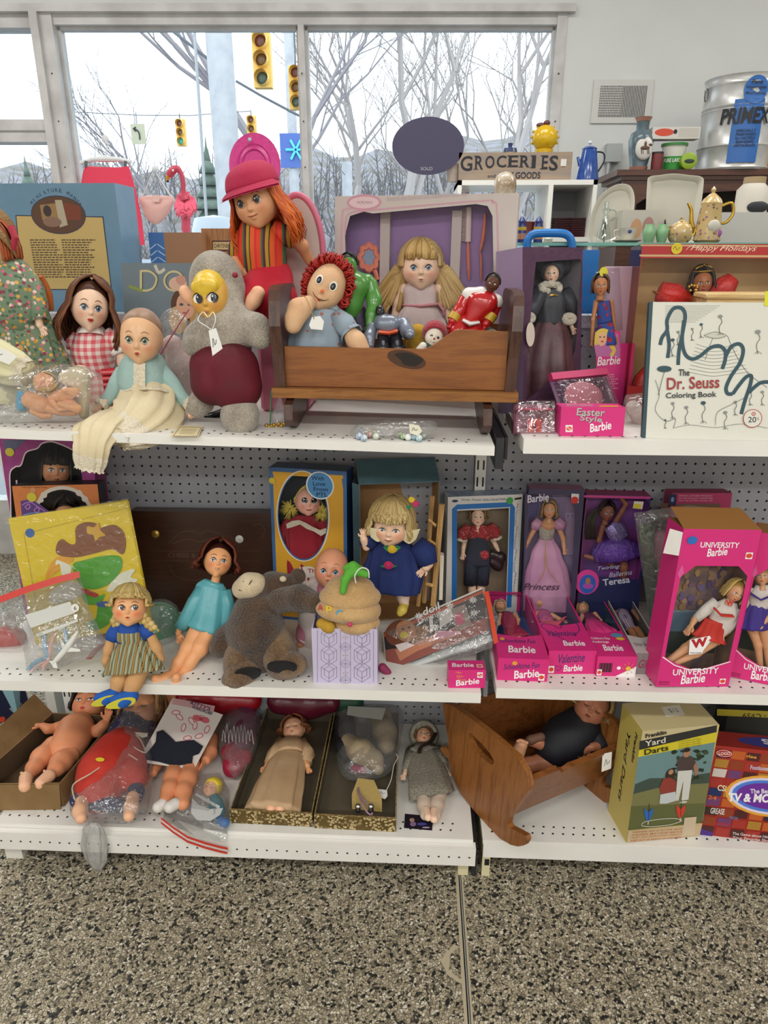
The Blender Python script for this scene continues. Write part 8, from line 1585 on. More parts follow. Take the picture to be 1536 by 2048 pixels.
b=thg('zip_bag','clear zip bag with red-striped seal hanging over the shelf front beside gold box','plastic bag',PB(400,1640));P=Px(z=ZB+.01)
plw(b,P,[(326,1615,0),(375,1580,.01),(395,1550,.02),(440,1545,.02),(458,1580,.01),(458,1650,0),(455,1668,-.005),(400,1655,-.005),(330,1632,0)],.035,amp=.006,seed=61,base=0,smt=0)
V1=Px(Y=YD-.032);g=WU(clear('bag_tail',0));g.sheet([[onz(330,1620,ZB+.004),onz(395,1640,ZB+.004),onz(455,1655,ZB+.004)],[V1(324,1640),V1(390,1672),V1(455,1690)]]);g.obj('bag_mouth',b,smt=0)
for o,cc in((0,'c8382e'),(5,'d8c8c4'),(9,'c8382e')):z=WU(c_(cc,.4));z.sheet([[V1(x,y+o,.001),V1(x,y+o+(4.5 if cc[0]=='c' else 3),.001)]for x,y in((322,1634),(345,1652),(375,1672),(410,1684),(440,1692),(455,1695))]);z.obj('zip_stripe',b,smt=0)
P=Px(z=ZB+.02);t=thg('plum_doll_clothes','plum and crimson doll clothes with white fringe inside clear bag behind gold box','doll clothes',PB(480,1500));body(t,P,mat('plum_cloth',''),[(490,1440,28,.02),(482,1475,26,.025),(476,1500,24,.02)],'plum_top',.004);body(t,P,mat('crimson_satin','9a1c3a',.35,bump=(30,.5)),[(462,1505,20,.025),(466,1535,17,.02),(488,1515,17,.025)],'crimson_skirt',.004)
g=WU(c_('c8c4c4',.7));rg=random.Random(6)
for k in range(9):x=444+k*7;p_,r_=P.pts([(x,1478+rg.uniform(-6,6),1,.065),(x+3,1455+rg.uniform(-8,8),1,.07),(x+7,1484+rg.uniform(-6,6),1,.065)]);g.tube(*sph(p_,[.0012]*3),5)
g.obj('white_fringe',t);b=thg('clear_bag','clear bag of plum doll clothes between clothes card and gold box','plastic bag',PB(480,1530));plw(b,P,[(432,1480,.01),(450,1420,.03),(490,1405,.03),(520,1430,.03),(515,1490,.02),(490,1545,.01),(455,1548,.01)],.05,amp=.01,seed=71,base=.01)
for nm,lab,pts,cc in(('red_clothes_pack','red packaged clothes at the back of shelf above the clothes card',[(375,1398,24,.03),(440,1396,30,.03),(500,1400,24,.03)],'9a1420'),('maroon_clothes_pack','maroon wrapped clothes at the back above the gold boxes',[(560,1402,26,.03),(620,1404,30,.03),(660,1404,22,.03)],'5a1428')):
 t=thg(nm,lab,'doll clothes',onz(pts[1][0],1420,ZB));P=Px(z=ZB+.05);body(t,P,mat(nm,cc,.3,bump=(25,.5)),pts,'packet',.004)
t=thg('green_clothes_pack','dark green wrapped scrap at the back behind second gold box','doll clothes',onz(690,1420,ZB));body(t,P,mat('dark_green_cloth','1c4a34',.6),[(680,1404,18,.02),(710,1404,18,.02)],'packet',.004)
def goldpaper(nt,b_,tc):
 L=nt.links.new;v=nt.nodes.new('ShaderNodeTexVoronoi');v.inputs['Scale'].default_value=130;L(tc.outputs['Object'],v.inputs['Vector'])
 f=ramp(nt,v.outputs['Distance'],[(0,'8a6a2c'),(.16,'cdb88a'),(.42,'cdb88a'),(.48,'5e4a1c')],'CONSTANT');n=noise(nt,tc.outputs['Object'],24,3);m_=ramp(nt,n,[(.42,'000000'),(.5,'ffffff')])
 mx=nt.nodes.new('ShaderNodeMix');mx.data_type='RGBA';L(m_,mx.inputs[0]);mx.inputs[6].default_value=(*lin('665224'),1);L(f,mx.inputs[7]);L(mx.outputs[2],b_.inputs['Base Color']);b_.inputs['Roughness'].default_value=.45;b_.inputs['Metallic'].default_value=.25
GF=ndm('gold_flower_paper',goldpaper)
GIN=mat('olive_lining','5c5240',.85,var=(10,'534a3a'));EDG=mat('worn_edge','a08a58',.8,var=(120,'6a5228'))
t,c=crate('gold_doll_box','open gold flowered box holding sleeping doll in peach gown',[(459,1620),(624,1628)],[(534,1414),(666,1420)],.042,GF,GIN,'doll box',pat=EDG,wall=.004)
t,c=crate('gold_doll_box','open gold flowered box holding bagged clothes and a tiny yellow purse',[(628,1630),(792,1638)],[(670,1420),(798,1424)],.042,GF,GIN,'doll box',pat=EDG,wall=.004)
P=Px(z=ZB+.012);t=thg('peach_gown_doll','sleeping auburn doll in sheer peach gown lying in the first gold box','doll',PB(575,1540));PG=mat('peach_organza','c2a27c',.6,var=(12,'b89670'),bump=(40,.4))
c=P(588,1458,.022);up=(P(592,1432,.022)-P(586,1480,.022)).normalized();h=Head(t,c,P.r(588,1458,24),Vector((-.12,-.5,.85)),up,'child',SKP);h.face(closed=1,lip='c86a58',lw=.13,lh=.06,brow='8a5a3a');h.hair(hmt('auburn_curl','6a3a22','9c6440'),.1,150,vol=.3,curl=.3,az0=55,down=-up-Vector((0,0,.6)))
drp(t,P,PG,[(584,1478,18,.012),(582,1495,32,.018),(580,1508,28,.02)],'bodice',48,7,.04,.6,f0=.4);drp(t,P,PG,[(580,1506,28,.02),(570,1535,40,.022),(556,1580,48,.024),(544,1622,54,.018)],'gown_skirt',72,8,.07,.4)
for L in([(562,1486,15,.014),(548,1508,16,.016),(540,1526,13,.014)],[(604,1488,15,.014),(616,1508,16,.016),(612,1526,13,.016)]):slv(t,P,PG,L,amp=.1)
arm(t,P,SKO,[(538,1524,6,.014),(534,1532,6,.014)],17,name='hand',nrm=(0,0,-1),hd=(-.3,-.9,0));arm(t,P,SKO,[(610,1526,7,.018),(614,1532,7,.018)],18,name='hand',nrm=(0,0,-1),hd=(.4,-.9,0))
for x in(556,574):body(t,P,SKP,[(x,1560,11,.03),(x-14,1618,10,.024)],'leg')
t=thg('cream_doll_clothes','cream and dark doll clothes in clear bag inside second gold box','doll clothes',PB(735,1500));P=Px(z=ZB+.015);CRM=mat('cream_doll_cloth','a8967a',.85,bump=(50,.5),var=(20,'968568'))
body(t,P,CRM,[(762,1435,22,.03),(770,1465,22,.03),(772,1492,18,.025)],'cream_sock',.003);body(t,P,CRM,[(696,1482,15,.04),(722,1505,24,.04),(748,1520,18,.035),(756,1538,12,.03)],'cream_shoe',.003);body(t,P,mat('black_cloth','16161e',.7),[(690,1450,22,.02),(694,1495,20,.02),(706,1530,16,.015)],'dark_dress',.003);body(t,P,c_('8a1c44',.6),[(708,1536,8,.02),(726,1540,7,.02)],'red_scrap',.003)
b=thg('clear_bag','clear bag with white header label in second gold box','plastic bag',PB(730,1480));plw(b,P,[(672,1500,.01),(676,1430,.04),(700,1410,.05),(798,1414,.05),(802,1480,.03),(780,1545,.015),(720,1562,.01),(684,1550,.01)],.045,amp=.01,seed=81,base=.02)
g=WU(c_('b4b4ac',.6));g.add([P(x,y,.09)for x,y in((696,1412),(772,1416),(764,1440),(694,1430))],[(0,1,2,3)]);g.obj('header_label',b,smt=0)
t=thg('toy_purse','tiny yellow toy purse with two silver snaps and lilac ribbon in gold box','toy purse',PB(732,1625));P=Px(z=ZB+.008);mb=WU(mat('yellow_cloth','c4a866',.85,bump=(120,.4)));mb.poly([P(x,y,0)for x,y in((704,1606),(704,1618),(764,1624),(763,1612),(748,1578),(716,1574))],.03,(0,0,1));fl_=mb.obj('purse_body',t,smt=0)
for x,y in((716,1613),(742,1613)):MB(1).ball(P(x,y,.045),P.r(x,y,6),12).obj('silver_snap',t,mat('chrome','c8c8c8',.12,metal=1));MB(1).ball(P(x,y+7,.036),P.r(x,y,5.5),10).obj('snap_base',t,c_('1a1a1c',.4))
g=WU(c_('9a7a88',.6));g.tube(*sph(*P.pts([(715,1580,2,.03),(724,1605,2,.045),(735,1625,2,.035),(744,1628,2,.03),(738,1610,2,.045),(720,1590,2,.04),(716,1575,2,.03)])),6,flat=.5);g.obj('lilac_ribbon',t)
tag(t,P,[(756,1578,.02),(774,1580,.02),(775,1592,.02),(770,1598,.02),(754,1592,.02)],string=[(772,1582,.022),(782,1560,.04),(788,1530,.05),(796,1515,.05),(792,1508,.05)])
P=Px(z=ZB+.015);t=thg('tweed_coat_doll','doll in grey tweed coat and bonnet with brown bow lying beside oak cradle','doll',PB(860,1540));TW=mat('grey_tweed','8c8678',.9,var=(190,'6c665a'),bump=(150,.6));
c=P(848,1474,.018);up=(P(848,1450,.018)-P(848,1495,.018)).normalized();h=Head(t,c,P.r(848,1474,20),Vector((0,-.4,.9)),up,'child',SKP,wid=.9);h.face('2a2420',ew=.15,eh=.08,lip='b0403a');h.hair(hmt('ginger_curl','5a3418','8e6034'),.25,90,vol=.2,curl=.2,down=-up-Vector((0,0,.5)))
s=Scu();s.ell(h.M@Vector((0,-.3,.3)),h.r*1.5,.5);s.ell(h.M@Vector((0,.9,-.1)),h.r*1.15,.3,cut=1);s.obj('bonnet',t,mat('pale_tweed','a8a496',.9,var=(160,'8c887a'),bump=(120,.5)),.002)
drp(t,P,TW,[(846,1494,26,.014),(850,1520,34,.02),(856,1550,40,.02),(862,1582,46,.018),(864,1592,47,.012)],'coat',64,7,.04,.45,f0=.4)
for o in(0,6):g=WU(c_('1a1a1a',.7));p_,r_=P.pts([(818+o*.2,1562-o,1,.026),(840,1553-o,1,.041),(870,1561-o*.8,1,.041),(905,1574-o*.6,1,.025)]);g.tube(*sph(p_,[.0012]*4),5);g.obj('hem_braid',t)
for L in([(824,1500,13,.014),(818,1525,13,.016),(814,1542,11,.014)],[(876,1500,13,.014),(884,1520,13,.016),(886,1530,11,.014)]):slv(t,P,TW,L)
g=WU(mat('pale_tweed',''));g.sheet([[P(822+11*i,1488+3*abs(i-2.5),.036),P(820+11.5*i,1500+5*sin(i),.04)]for i in range(6)]);g.obj('collar',t,smt=0);g=WU(c_('2a1a14',.6));g.tube(*sph(*P.pts([(872,1466,4,.035),(860,1484,5,.04),(842,1494,4,.045),(838,1506,4,.045)])),8,flat=.4);g.obj('brown_bow',t)
for L in([(848,1588,17,.012),(848,1612,13,.012),(850,1630,10,.014)],[(876,1588,17,.012),(874,1612,13,.012),(872,1632,10,.014)]):body(t,P,c_('cbb8a6',.8),L,'trouser_leg')
for F_ in([(852,1620,8,.02),(856,1634,8,.022)],[(868,1622,8,.02),(868,1638,8,.022)]):body(t,P,SKL,F_,'foot')
arm(t,P,SKC,[(888,1532,5,.014),(892,1540,5,.014)],16,name='hand',nrm=(0,0,-1),hd=(.3,-.9,0));arm(t,P,SKC,[(812,1540,5,.014),(810,1548,5,.014)],15,name='hand',nrm=(0,0,-1),hd=(-.2,-.9,0))
t=thg('photo_card','small dark purple card with doll picture lying by the tweed doll feet','card',PB(837,1645));mb=WU(c_('1e1626',.35));mb.poly([PB(x,y,.0008)for x,y in((810,1628),(852,1632),(866,1640),(864,1661),(808,1656))],.001,(0,0,1));mb.obj('card',t,smt=0);g=MB(1)
for(x,y,rx,ry,cc)in((824,1640,5,4,'b08a78'),(826,1648,6,5,'8a6a90'),(844,1648,10,3,'4a4a9a'),(852,1655,8,1.5,'b8a8c0')):g.use(c_(cc,.5)).add([PB(x+rx*cos(2*pi*i/16),y+ry*sin(2*pi*i/16),.0022)for i in range(16)],[tuple(range(16))])
g.obj('card_print',t,smt=0)
# -- lowest shelf, second bay
OAK=wood('oak_light','7c4a20','9a6230','Z',.9,.35);OAKD=wood('oak_side','6e401c','8a5228','X',.9,.35)
A=at(1024,1634,1.36);B=at(1202,1557,1.52);d=(B-A).normalized();Lc=(B-A).length*1.12
def ob(px,py,k=0):return onpl(px,py,A,d)+d*k
t=thg('oak_cradle','oak doll cradle tipped on its side with slotted end board and curved rocker foot','cradle',onz(1037,1690,ZB))
out=[(885,1407),(900,1409),(935,1432),(990,1475),(1035,1515),(1052,1545),(1058,1573),(1056,1582),(1017,1637),(1015,1648),(1020,1656),(1036,1664),(1050,1672),(1053,1681),(1047,1691),(1036,1693),(1022,1690),(1000,1677),(978,1655),(945,1618),(922,1588),(908,1560),(900,1535),(897,1518),(888,1510),(881,1500),(881,1494),(890,1495),(898,1503),(896,1480),(890,1440)]
O=[ob(x,y)for x,y in out];ex=(O[6]-O[0]).normalized();ey=d.cross(ex);L2=[((p-A).dot(ex),(p-A).dot(ey))for p in O]
def slot_pt(x,y):p=ob(x,y);return((p-A).dot(ex),(p-A).dot(ey))
sl=[slot_pt(*q)for q in((936,1466),(942,1467),(962,1486),(980,1507),(988,1522),(986,1529),(978,1527),(960,1512),(945,1494),(937,1478))]
import mathutils
def board(poly2,hole2,k0,k1,name):
 from mathutils.geometry import tessellate_polygon
 lo=[Vector((x,y,0))for x,y in poly2];ho=[Vector((x,y,0))for x,y in(hole2 or[])];tri=tessellate_polygon([lo,ho]if ho else[lo]);V=lo+ho;n=len(V);to=lambda v,k:A+ex*v.x+ey*v.y+d*k
 vs=[to(v,k0)for v in V]+[to(v,k1)for v in V];fs=[tuple(q)for q in tri]+[tuple(i+n for i in q)[::-1]for q in tri]
 for st,m in((0,len(lo)),(len(lo),len(ho))):fs+=[(st+i,st+(i+1)%m,n+st+(i+1)%m,n+st+i)for i in range(m)]if m else[]
 mb=WU(OAK);mb.add(vs,fs);o=mb.obj(name,t,smt=0);return o
board(L2,sl,0,.016,'end_board');board(L2,None,Lc-.016,Lc,'far_end_board')
def rail(p0,p1,tk,name,k0=.014,k1=None,notch=None):
 a_,b_=ob(*p0),ob(*p1);k1=k1 or Lc-.014;n=(b_-a_).cross(d).normalized()*tk;mb=WU(OAKD)
 prof=[(k0,0),(k1,0)]if not notch else[(k0,0),(k0+.085,0),(k0+.1,.12),(k0+.112,.16),(k0+.13,.08),(k0+.16,.1),(k1,.1)]
 top=[a_+(b_-a_)*f+d*k for k,f in prof];bot=[b_+d*k for k,f in prof];m=len(top);vs=top+bot+[p+n for p in top]+[p+n for p in bot]
 fs=[(i,i+1,m+i+1,m+i)for i in range(m-1)]+[(2*m+i+1,2*m+i,3*m+i,3*m+i+1)for i in range(m-1)]+[(i+1,i,2*m+i,2*m+i+1)for i in range(m-1)]+[(m+i,m+i+1,3*m+i+1,3*m+i)for i in range(m-1)]+[(0,m,3*m,2*m),(m-1,3*m-1,4*m-1,2*m-1)]
 mb.add(vs,fs);mb.obj(name,t,smt=0)
rail((1054,1566),(1019,1633),-.014,'side_rail',notch=1);rail((892,1414),(906,1520),.014,'side_rail');rail((906,1520),(1019,1630),.01,'cradle_floor')
tq=thg('paper_price_tag','cream paper price tag stuck on oak cradle rail beside lawn darts box','price tag',at(1218,1540,1.475));P=Px(1.475);tag(tq,P,[(1205,1508,0),(1224,1504,0),(1222,1537,0),(1203,1544,0)],name='card')
for ch in list(tq.children):pass
P=Px(1.60);t=thg('reclining_doll','curly-haired baby doll in black shirt reclining in shade of oak cradle','doll',at(1120,1540,1.6));SKD=skin('cradle_doll','b8785a',.4,'b06a50')
body(t,P,mat('black_cloth',''),[(1165,1450,40,0),(1130,1480,42,.02),(1105,1498,34,.04)],'shirt',.003);body(t,P,mat('black_cloth',''),[(1190,1470,22,.02),(1200,1490,20,.04)],'sleeve',.003)
arm(t,P,SKD,[(1198,1492,11,.05),(1184,1494,9,.06)],30,nrm=(0,-1,0),hd=(-.8,-.3,-.25),name='hand')
body(t,P,SKD,[(1130,1518,19,.05),(1090,1524,18,.06),(1054,1530,14,.065),(1040,1528,11,.07)],'leg')
s=Scu();s.cp(P,[(1030,1522,12,.075),(1036,1505,12,.075),(1043,1490,12,.07)])
for k in range(5):s.ell(P(1036+k*4.4,1483-2+abs(k-1)*1.6,.075),P.r(1040,1484,3.6),.4)
s.obj('foot',t,skin('sole','d8a07c'),.0016);body(t,P,SKD,[(1098,1498,13,.05),(1075,1484,11,.05),(1060,1482,10,.05)],'leg');body(t,P,c_('6a4a38',.7),[(1062,1480,10,.055),(1082,1474,9,.05)],'shoe')
c=P(1184,1412,-.01);h=Head(t,c,P.r(1184,1412,38),Vector((-.15,-.75,.5)),Vector((.5,.3,.8)),'child',SKD);h.face(closed=1,lip='8a4a3a',brow=None);h.hair(hmt('curl_blonde','7a5e38','b09060'),.4,130,vol=.3,curl=.35,az0=55)
d0=(onz(1214,1621,ZB)-onz(1252,1685,ZB)).length
r,M,w,h_=bbx('lawn_darts_box','yellow lawn darts box with lawn photo, two people and big dart print',(1252,1685),(1396,1671),(1286,1462),ZB,d0,0,c_('cdbb62',.45),top=c_('c9b88a'),cat='game box')
a=PArt(M,w,h_);BK1=c_('1a1814');YB1=c_('d0c02c')
a.ppoly([(1285,1463),(1435,1448),(1434,1466),(1280,1496)],c_('c4b68e'));a.ppoly([(1279,1482),(1434,1450),(1433,1464),(1278,1500)],c_('2a2a28'));a.ppoly([(1278,1500),(1433,1464),(1430,1484),(1276,1514)],YB1)
a.ppoly([(1276,1514),(1430,1484),(1406,1640),(1256,1658)],c_('6a8a8c'));a.ppoly([(1270,1568),(1300,1556),(1350,1556),(1420,1545),(1418,1570),(1266,1590)],c_('3e4c44'));a.ppoly([(1266,1588),(1330,1572),(1418,1566),(1404,1645),(1256,1660)],c_('78764a'));a.ppoly([(1262,1612),(1410,1606),(1404,1645),(1256,1660)],c_('5e6238'))
rg=random.Random(3)
for k in range(60):x,y=rg.uniform(1346,1425),rg.uniform(1500,1560);(x<1415-(y-1490)*.15)and a.pell(x,y,rg.uniform(3,7),rg.uniform(2.5,5),c_(rg.choice(['22301e','2c3c26','1c281a','3a4a2e']),.6))
a.ppoly([(1353,1522),(1362,1512),(1384,1512),(1392,1525),(1384,1540),(1354,1542)],c_('4a3a38'));a.ppoly([(1392,1522),(1396,1545),(1390,1552),(1386,1532)],c_('a07058'));a.pell(1373,1506,7,9,c_('a87a5e'));a.pell(1373,1499,7,5,c_('2a1c14'));a.ppoly([(1355,1541),(1384,1539),(1376,1598),(1362,1600),(1366,1560),(1356,1600),(1350,1600)],c_('d0cfc8'));a.pell(1366,1603,8,2.5,c_('d0cfc8'))
a.pell(1340,1548,10,14,c_('3c2418'));a.pell(1341,1543,5,6,c_('b08468'));a.ppoly([(1318,1575),(1326,1556),(1340,1554),(1352,1562),(1350,1582),(1322,1588)],c_('8e3a30'));a.ppoly([(1320,1588),(1350,1582),(1352,1600),(1332,1606),(1318,1606)],c_('c4c8cc'))
a.pcurve([(1282,1648),(1290,1642),(1320,1637),(1350,1636),(1362,1640),(1340,1648),(1300,1652),(1282,1650)],1.6,c_('d4d2c4'))
for(x,y,cc)in((1297,1628,'2e66b0'),(1361,1622,'c83e2e')):a.ppoly([(x-10,y-14),(x-1,y-5),(x+9,y-14),(x+8,y-2),(x+1,y+12),(x-5,y+12),(x-9,y)],c_(cc,.5));a.pline([(x+1,y-22),(x-1,y+12)],1,BK1);a.pline([(x-1,y+12),(x-2,y+20)],2,c_('c8c4b8'))
a.ppoly([(1256,1660),(1404,1645),(1398,1670),(1252,1684)],c_('c4ae88'));RW=c_('a8422e')
for i,s1 in enumerate(('WARNING: NOT A TOY FOR USE BY','CHILDREN. MAY CAUSE SERIOUS','INJURY. READ INSTRUCTIONS CAREFULLY','KEEP OUT OF REACH OF CHILDREN')):a.ptext(s1,1263-i*.7,1665+i*5.6,1364-i,4.6,RW,bold=.012,y1=1658+i*5.6)
a.ppoly([(1368,1634),(1392,1632),(1388,1668),(1364,1670)],c_('cbb89c'));a.ptext('Franklin',1290,1475,1332,9,BK1,bold=.03,y1=1467);a.ptext('Yard',1289,1492,1330,13,c_('dcd8c8'),bold=.015,y1=1484);a.ptext('Darts',1288,1509,1336,13,BK1,bold=.015,y1=1499)
for i in range(4):a.ptext('4 Lawn Darts with Super',1356,1484+i*4.2,1402,3,BK1,y1=1477+i*4.2)
a.done('printed_front',r)
sd=Art(Matrix(((0,0,-1,0),(-1,0,0,d0),(0,1,0,0),(0,0,0,1))),d0,h_);sd.text('Yard Darts',.38,.85,h_*.62/d0,.16*d0/h_,BK1,.015,.25,rot=-90);sd.text('Franklin',.72,.93,h_*.26/d0,.11*d0/h_,BK1,.03,.25,rot=-90);sd.done('side_lettering',r)
tp=Art(Matrix.Translation((0,0,h_)),w,d0);tp.poly([(.42,.4),(.68,.42),(.72,.8),(.46,.76)],c_('e0dacb',.6));tp.text('$12',.52,.52,.12,.16,c_('55534e',.6));tp.done('price_sticker',r)
r,M,w,h_=bbx('trivia_game_box','colourful screen trivia game box with glowing oval title at picture edge',(1397,1668),(1650,1699),(1436,1491),ZB,.075,8,c_('a02a20',.4),top=c_('8a2018',.4),cat='game box');a=PArt(M,w,h_)
rg=random.Random(9);tl_cols=['2a2030','8a3a1c','1c2a5a','a87a2c','4a1c1c','6a3a6a','c8c0b8','b85a24','3a2418','a03028']
for i in range(9):
 for j in range(5):x=1398+j*30+(9-i)*4.2-4;y=1498+i*19+j*3.4;a.ppoly([(x+4.2,y),(x+31,y+3),(x+26,y+19),(x,y+16)],c_(tl_cols[(i*3+j*7+i*j)%10],.45))
for(tx,x,y,x1,hh,cc)in(('CSI:',1434,1580,1454,13,'e8dcb0'),('GREASE',1420,1626,1448,13,'d8d0d0'),('24',1415,1597,1432,9,'c8702c'),('Footloose',1500,1538,1536,9,'d0c8e0'),('NCIS',1458,1636,1474,6,'5a80b0'),('Seinfeld',1428,1648,1456,7,'b83028'),('glee',1490,1516,1512,9,'d89a3a')):a.ptext(tx,x,y,x1,hh,c_(cc,.45),bold=.02,y1=y+3)
for k,(rx,ry,cc)in enumerate(((78,44,'e0a03a'),(72,39,'d8d0e8'),(66,34,'4a7ad0'),(58,28,'6a2a98'))):a.pell(1536,1592,rx,ry,c_(cc,.4))
a.pell(1448,1506,15,8,c_('a82a24',.4));a.pell(1448,1506,14,7,c_('d8d0cc',.4));a.pell(1448,1506,13,6,c_('a82a24',.4));a.ptext('LOGO',1437,1509,1460,6,c_('e4dcd8',.4),bold=.02);a.ptext('The Best of',1500,1586,1556,10,c_('e8e4e8',.4),bold=.02);a.ptext('TV & MOVIES',1456,1602,1580,19,c_('f0ecf0',.4),bold=.04,shear=.15,y1=1606)
a.ppoly([(1399,1655),(1426,1664),(1424,1673),(1397,1668)],c_('4a2a80',.4));a.ptext('The Game about Hit TV',1464,1668,1548,6,c_('dcd0cc',.4),bold=.012,y1=1677);a.ptext('Your Favorite Shows',1464,1676,1548,6,c_('dcd0cc',.4),bold=.012,y1=1684);a.done('printed_front',r)
tp=Art(Matrix.Translation((0,0,h_)),w,.075);tp.ell(.75,.5,.5,.42,c_('33307a',.4));tp.text('MOVIES',.95,.75,.5,.35,c_('e4e0e4',.4),.03,rot=180);tp.done('top_lettering',r)
r,M,w,h_=bbx('ship_model_box','yellow and black ship model kit box stacked behind the trivia game',(1436,1528),(1580,1536),(1432,1418),ZB,.08,0,c_('2a2a26'),top=c_('2a2a26'),cat='model kit box');a=PArt(M,w,h_);a.ppoly([(1434,1418),(1580,1424),(1580,1437),(1434,1431)],c_('c0ae34'));a.text('Forrestal - CV59',.95,.955,.75,.09,c_('24221c'),.015,rot=180);a.done('printed_lettering',r)
# -- behind the gondola: rear shelf, window display, glassware
def fl(mb,n,t):return mb.obj(n,t,smt=0)
def ufr(p0,p1,pt,Y,zb):
 a,b=at(p0,pt,Y),at(p1,pt,Y);return Matrix.Translation((a.x,Y,zb)),b.x-a.x,a.z-zb
ZR,ZG=1.336,at(1100,486,2.15).z
t=thg('rear_shelf','steel shelf on far side of gondola, under large blue poem box','shelf',(-.45,1.9,ZR));fl(LU(M_WHITE).box((-.75,0,-.025),(.6,.75,0)),'shelf_deck',t);fl(LU(M_WHITE).box((-.74,0,-1.33),(-.71,.7,-.025)).box((.56,0,-1.33),(.59,.7,-.025)),'support_frame',t)
M,w,h=ufr(-20,229,367,1.94,ZR);t=thg('dollhouse_box','large blue box with cream poem panel and oval picture behind brown-haired doll','toy box',M);MBX=mat('powder_blue_card','6a8ea8',.45,var=(20,'648aa4'))
fl(LU(MBX).box((0,0,0),(w,.13,h)),'carton',t);a=PArt(M,w,h);CRP=c_('c8ac6c',.6);DK=c_('2c3450',.6);a.ppoly([(31,430),(207,433),(224,580),(45,580)],DK);a.ppoly([(33,432),(205,435),(222,578),(47,578)],CRP)
for i,ch in enumerate('MINIATURE MANOR'):
 q=-1+2*i/14;x,y=114+56*sin(q*.95),438-62*cos(q*.95)+8
 if ch!=' ':u,v=a.q(x-3,y);a.text(ch,u,v,.02 if ch!='I' else .006,.026,DK,0,rot=-q*48)
a.pell(117,430,53,34,DK);a.pell(117,430,51.5,32.5,c_('5a3c28',.6));a.ppoly([(80,410),(125,405),(125,440),(85,440)],c_('9a7a48',.6));a.ppoly([(128,405),(160,412),(162,440),(130,440)],c_('7a3a26',.6));a.ppoly([(110,400),(124,400),(136,450),(120,455)],c_('b4a890',.6));a.pell(105,444,18,9,c_('8a6a58',.6));a.pell(95,422,8,10,c_('3a2e30',.6))
for c0,s_ in((66,1),(129,2)):q0,q1=a.q(c0+(6 if s_==1 else 5),555),a.q(c0+62,476);a.lines(q0[0],q0[1],q1[0]-q0[0],q1[1]-q0[1],16,c_('5a4c38',.7),s_,.45)
a.done('cover_print',t)
M,w,h=ufr(296,398,465,2.06,ZR);t=thg('patterned_box','small box with blue checked side and brown front behind the doll book','box',M);fl(LU(c_('9a7050',.6)).box((0,0,0),(w,.1,h)),'carton',t);a=PArt(M,w,h);a.rect(0,0,.3,1,c_('3a6aa8'))
for i in range(11):a.line([(.01,.08*i),(.14,.08*i+.06)],.02,c_('a8c4d8'));a.line([(.16,.08*i+.06),(.29,.08*i)],.02,c_('a8c4d8'))
a.rect(.5,.2,.2,.3,c_('b0805c',.6));a.done('check_print',t);LU(c_('c02820',.3)).lathe([(.005,0),(.005,h*.52),(.007,h*.54),(.004,h*.58)],M=Matrix.Translation((w*.8,-.008,0)),n=14).obj('red_peg',t)
def lath(name,lab,cat,px,pb,Y,prof,m,k=None,zb=None,part='body',sx=1,sy=1,group=None):
 p=at(px,pb,Y);k=m_px(p);p=Vector((p.x,Y,p.z if zb is None else zb));t=thg(name,lab,cat,p,group);LU(m).lathe([(r*k,z*k)for r,z in prof],n=32,sx=sx,sy=sy).obj(part,t);t.scale.z=(at(px,pb-60,Y).z-at(px,pb,Y).z)/60/k;return t,k
def band(t,k,r,z0,z1,m,name,r1=None):LU(m).lathe([(r*k,z0*k),((r1 or r)*k,z1*k)],n=32,cap=0).obj(name,t)
lath('paper_cup','white paper cup with teal print beside patterned box','cup',285,533,2.08,[(10,0),(13,32),(14,33),(12,31),(9,2)],c_('d8d8d0'),zb=ZR)[0]
M,w,h=ufr(402,480,457,2.12,ZR);t=thg('wooden_kit_box','wood-print kit box with maroon label behind fur-hooded plush doll','kit box',M);fl(LU(wood('kit_wood','8a5a30','a87444','Z',1.5,.5)).box((0,0,0),(w,.1,h)),'carton',t);a=PArt(M,w,h);a.ppoly([(424,481),(470,481),(470,503),(424,503)],c_('4a1c20'));a.ppoly([(426,484),(468,484),(468,499),(426,499)],c_('c8b078'));a.ptext('CHRYSNBON',428,496,466,8,c_('2a1c18'),bold=.015);a.done('label_print',t)
t,k=lath('lemon_canister','white canister with lemon picture and blue lid in the window','canister',448,470,2.35,[(24,0),(24,62),(23,63),(2,63)],c_('c8c8c4',.3),zb=ZR);band(t,k,25,62,74,c_('22307a',.3),'blue_lid');LU(c_('22307a',.3)).lathe([(25*k,74*k),(18*k,80*k),(17*k,84*k),(1e-4,84*k)],n=28).obj('lid_top',t);MB().ball((-3*k,-24*k,25*k),(13*k,3*k,15*k)).obj('lemon_print',t,c_('d0b028',.4));MB().ball((-8*k,-24*k,47*k),(9*k,2.4*k,4*k)).obj('leaf_print',t,c_('3a5a3a',.4))
stc('trim_window_ledge',LU(M_WHITE).box((Wl,2.75,.9),(.42,wy(.42)-.02,.93)))
P=Px(3.34);t=thg('crimson_skirt','bright pink-red skirt clipped to white hanger in the window','skirt',P(225,480));SKR=mat('pink_wool','e0405c',.8,bump=(80,.2));mb=WU(SKR);L=[(170,332,258,330),(166,345,262,345),(160,380,272,380),(150,440,284,440),(144,490,290,490)]
mb.loft([[P(x0+(x1-x0)*(.5-.5*cos(2*pi*j/24)),y+(4*sin(pi*(.5-.5*cos(2*pi*j/24)))if i<2 else 0),.03*sin(2*pi*j/24))for j in range(24)]for i,(x0,y,x1,_)in enumerate(L)]);mb.obj('skirt',t)
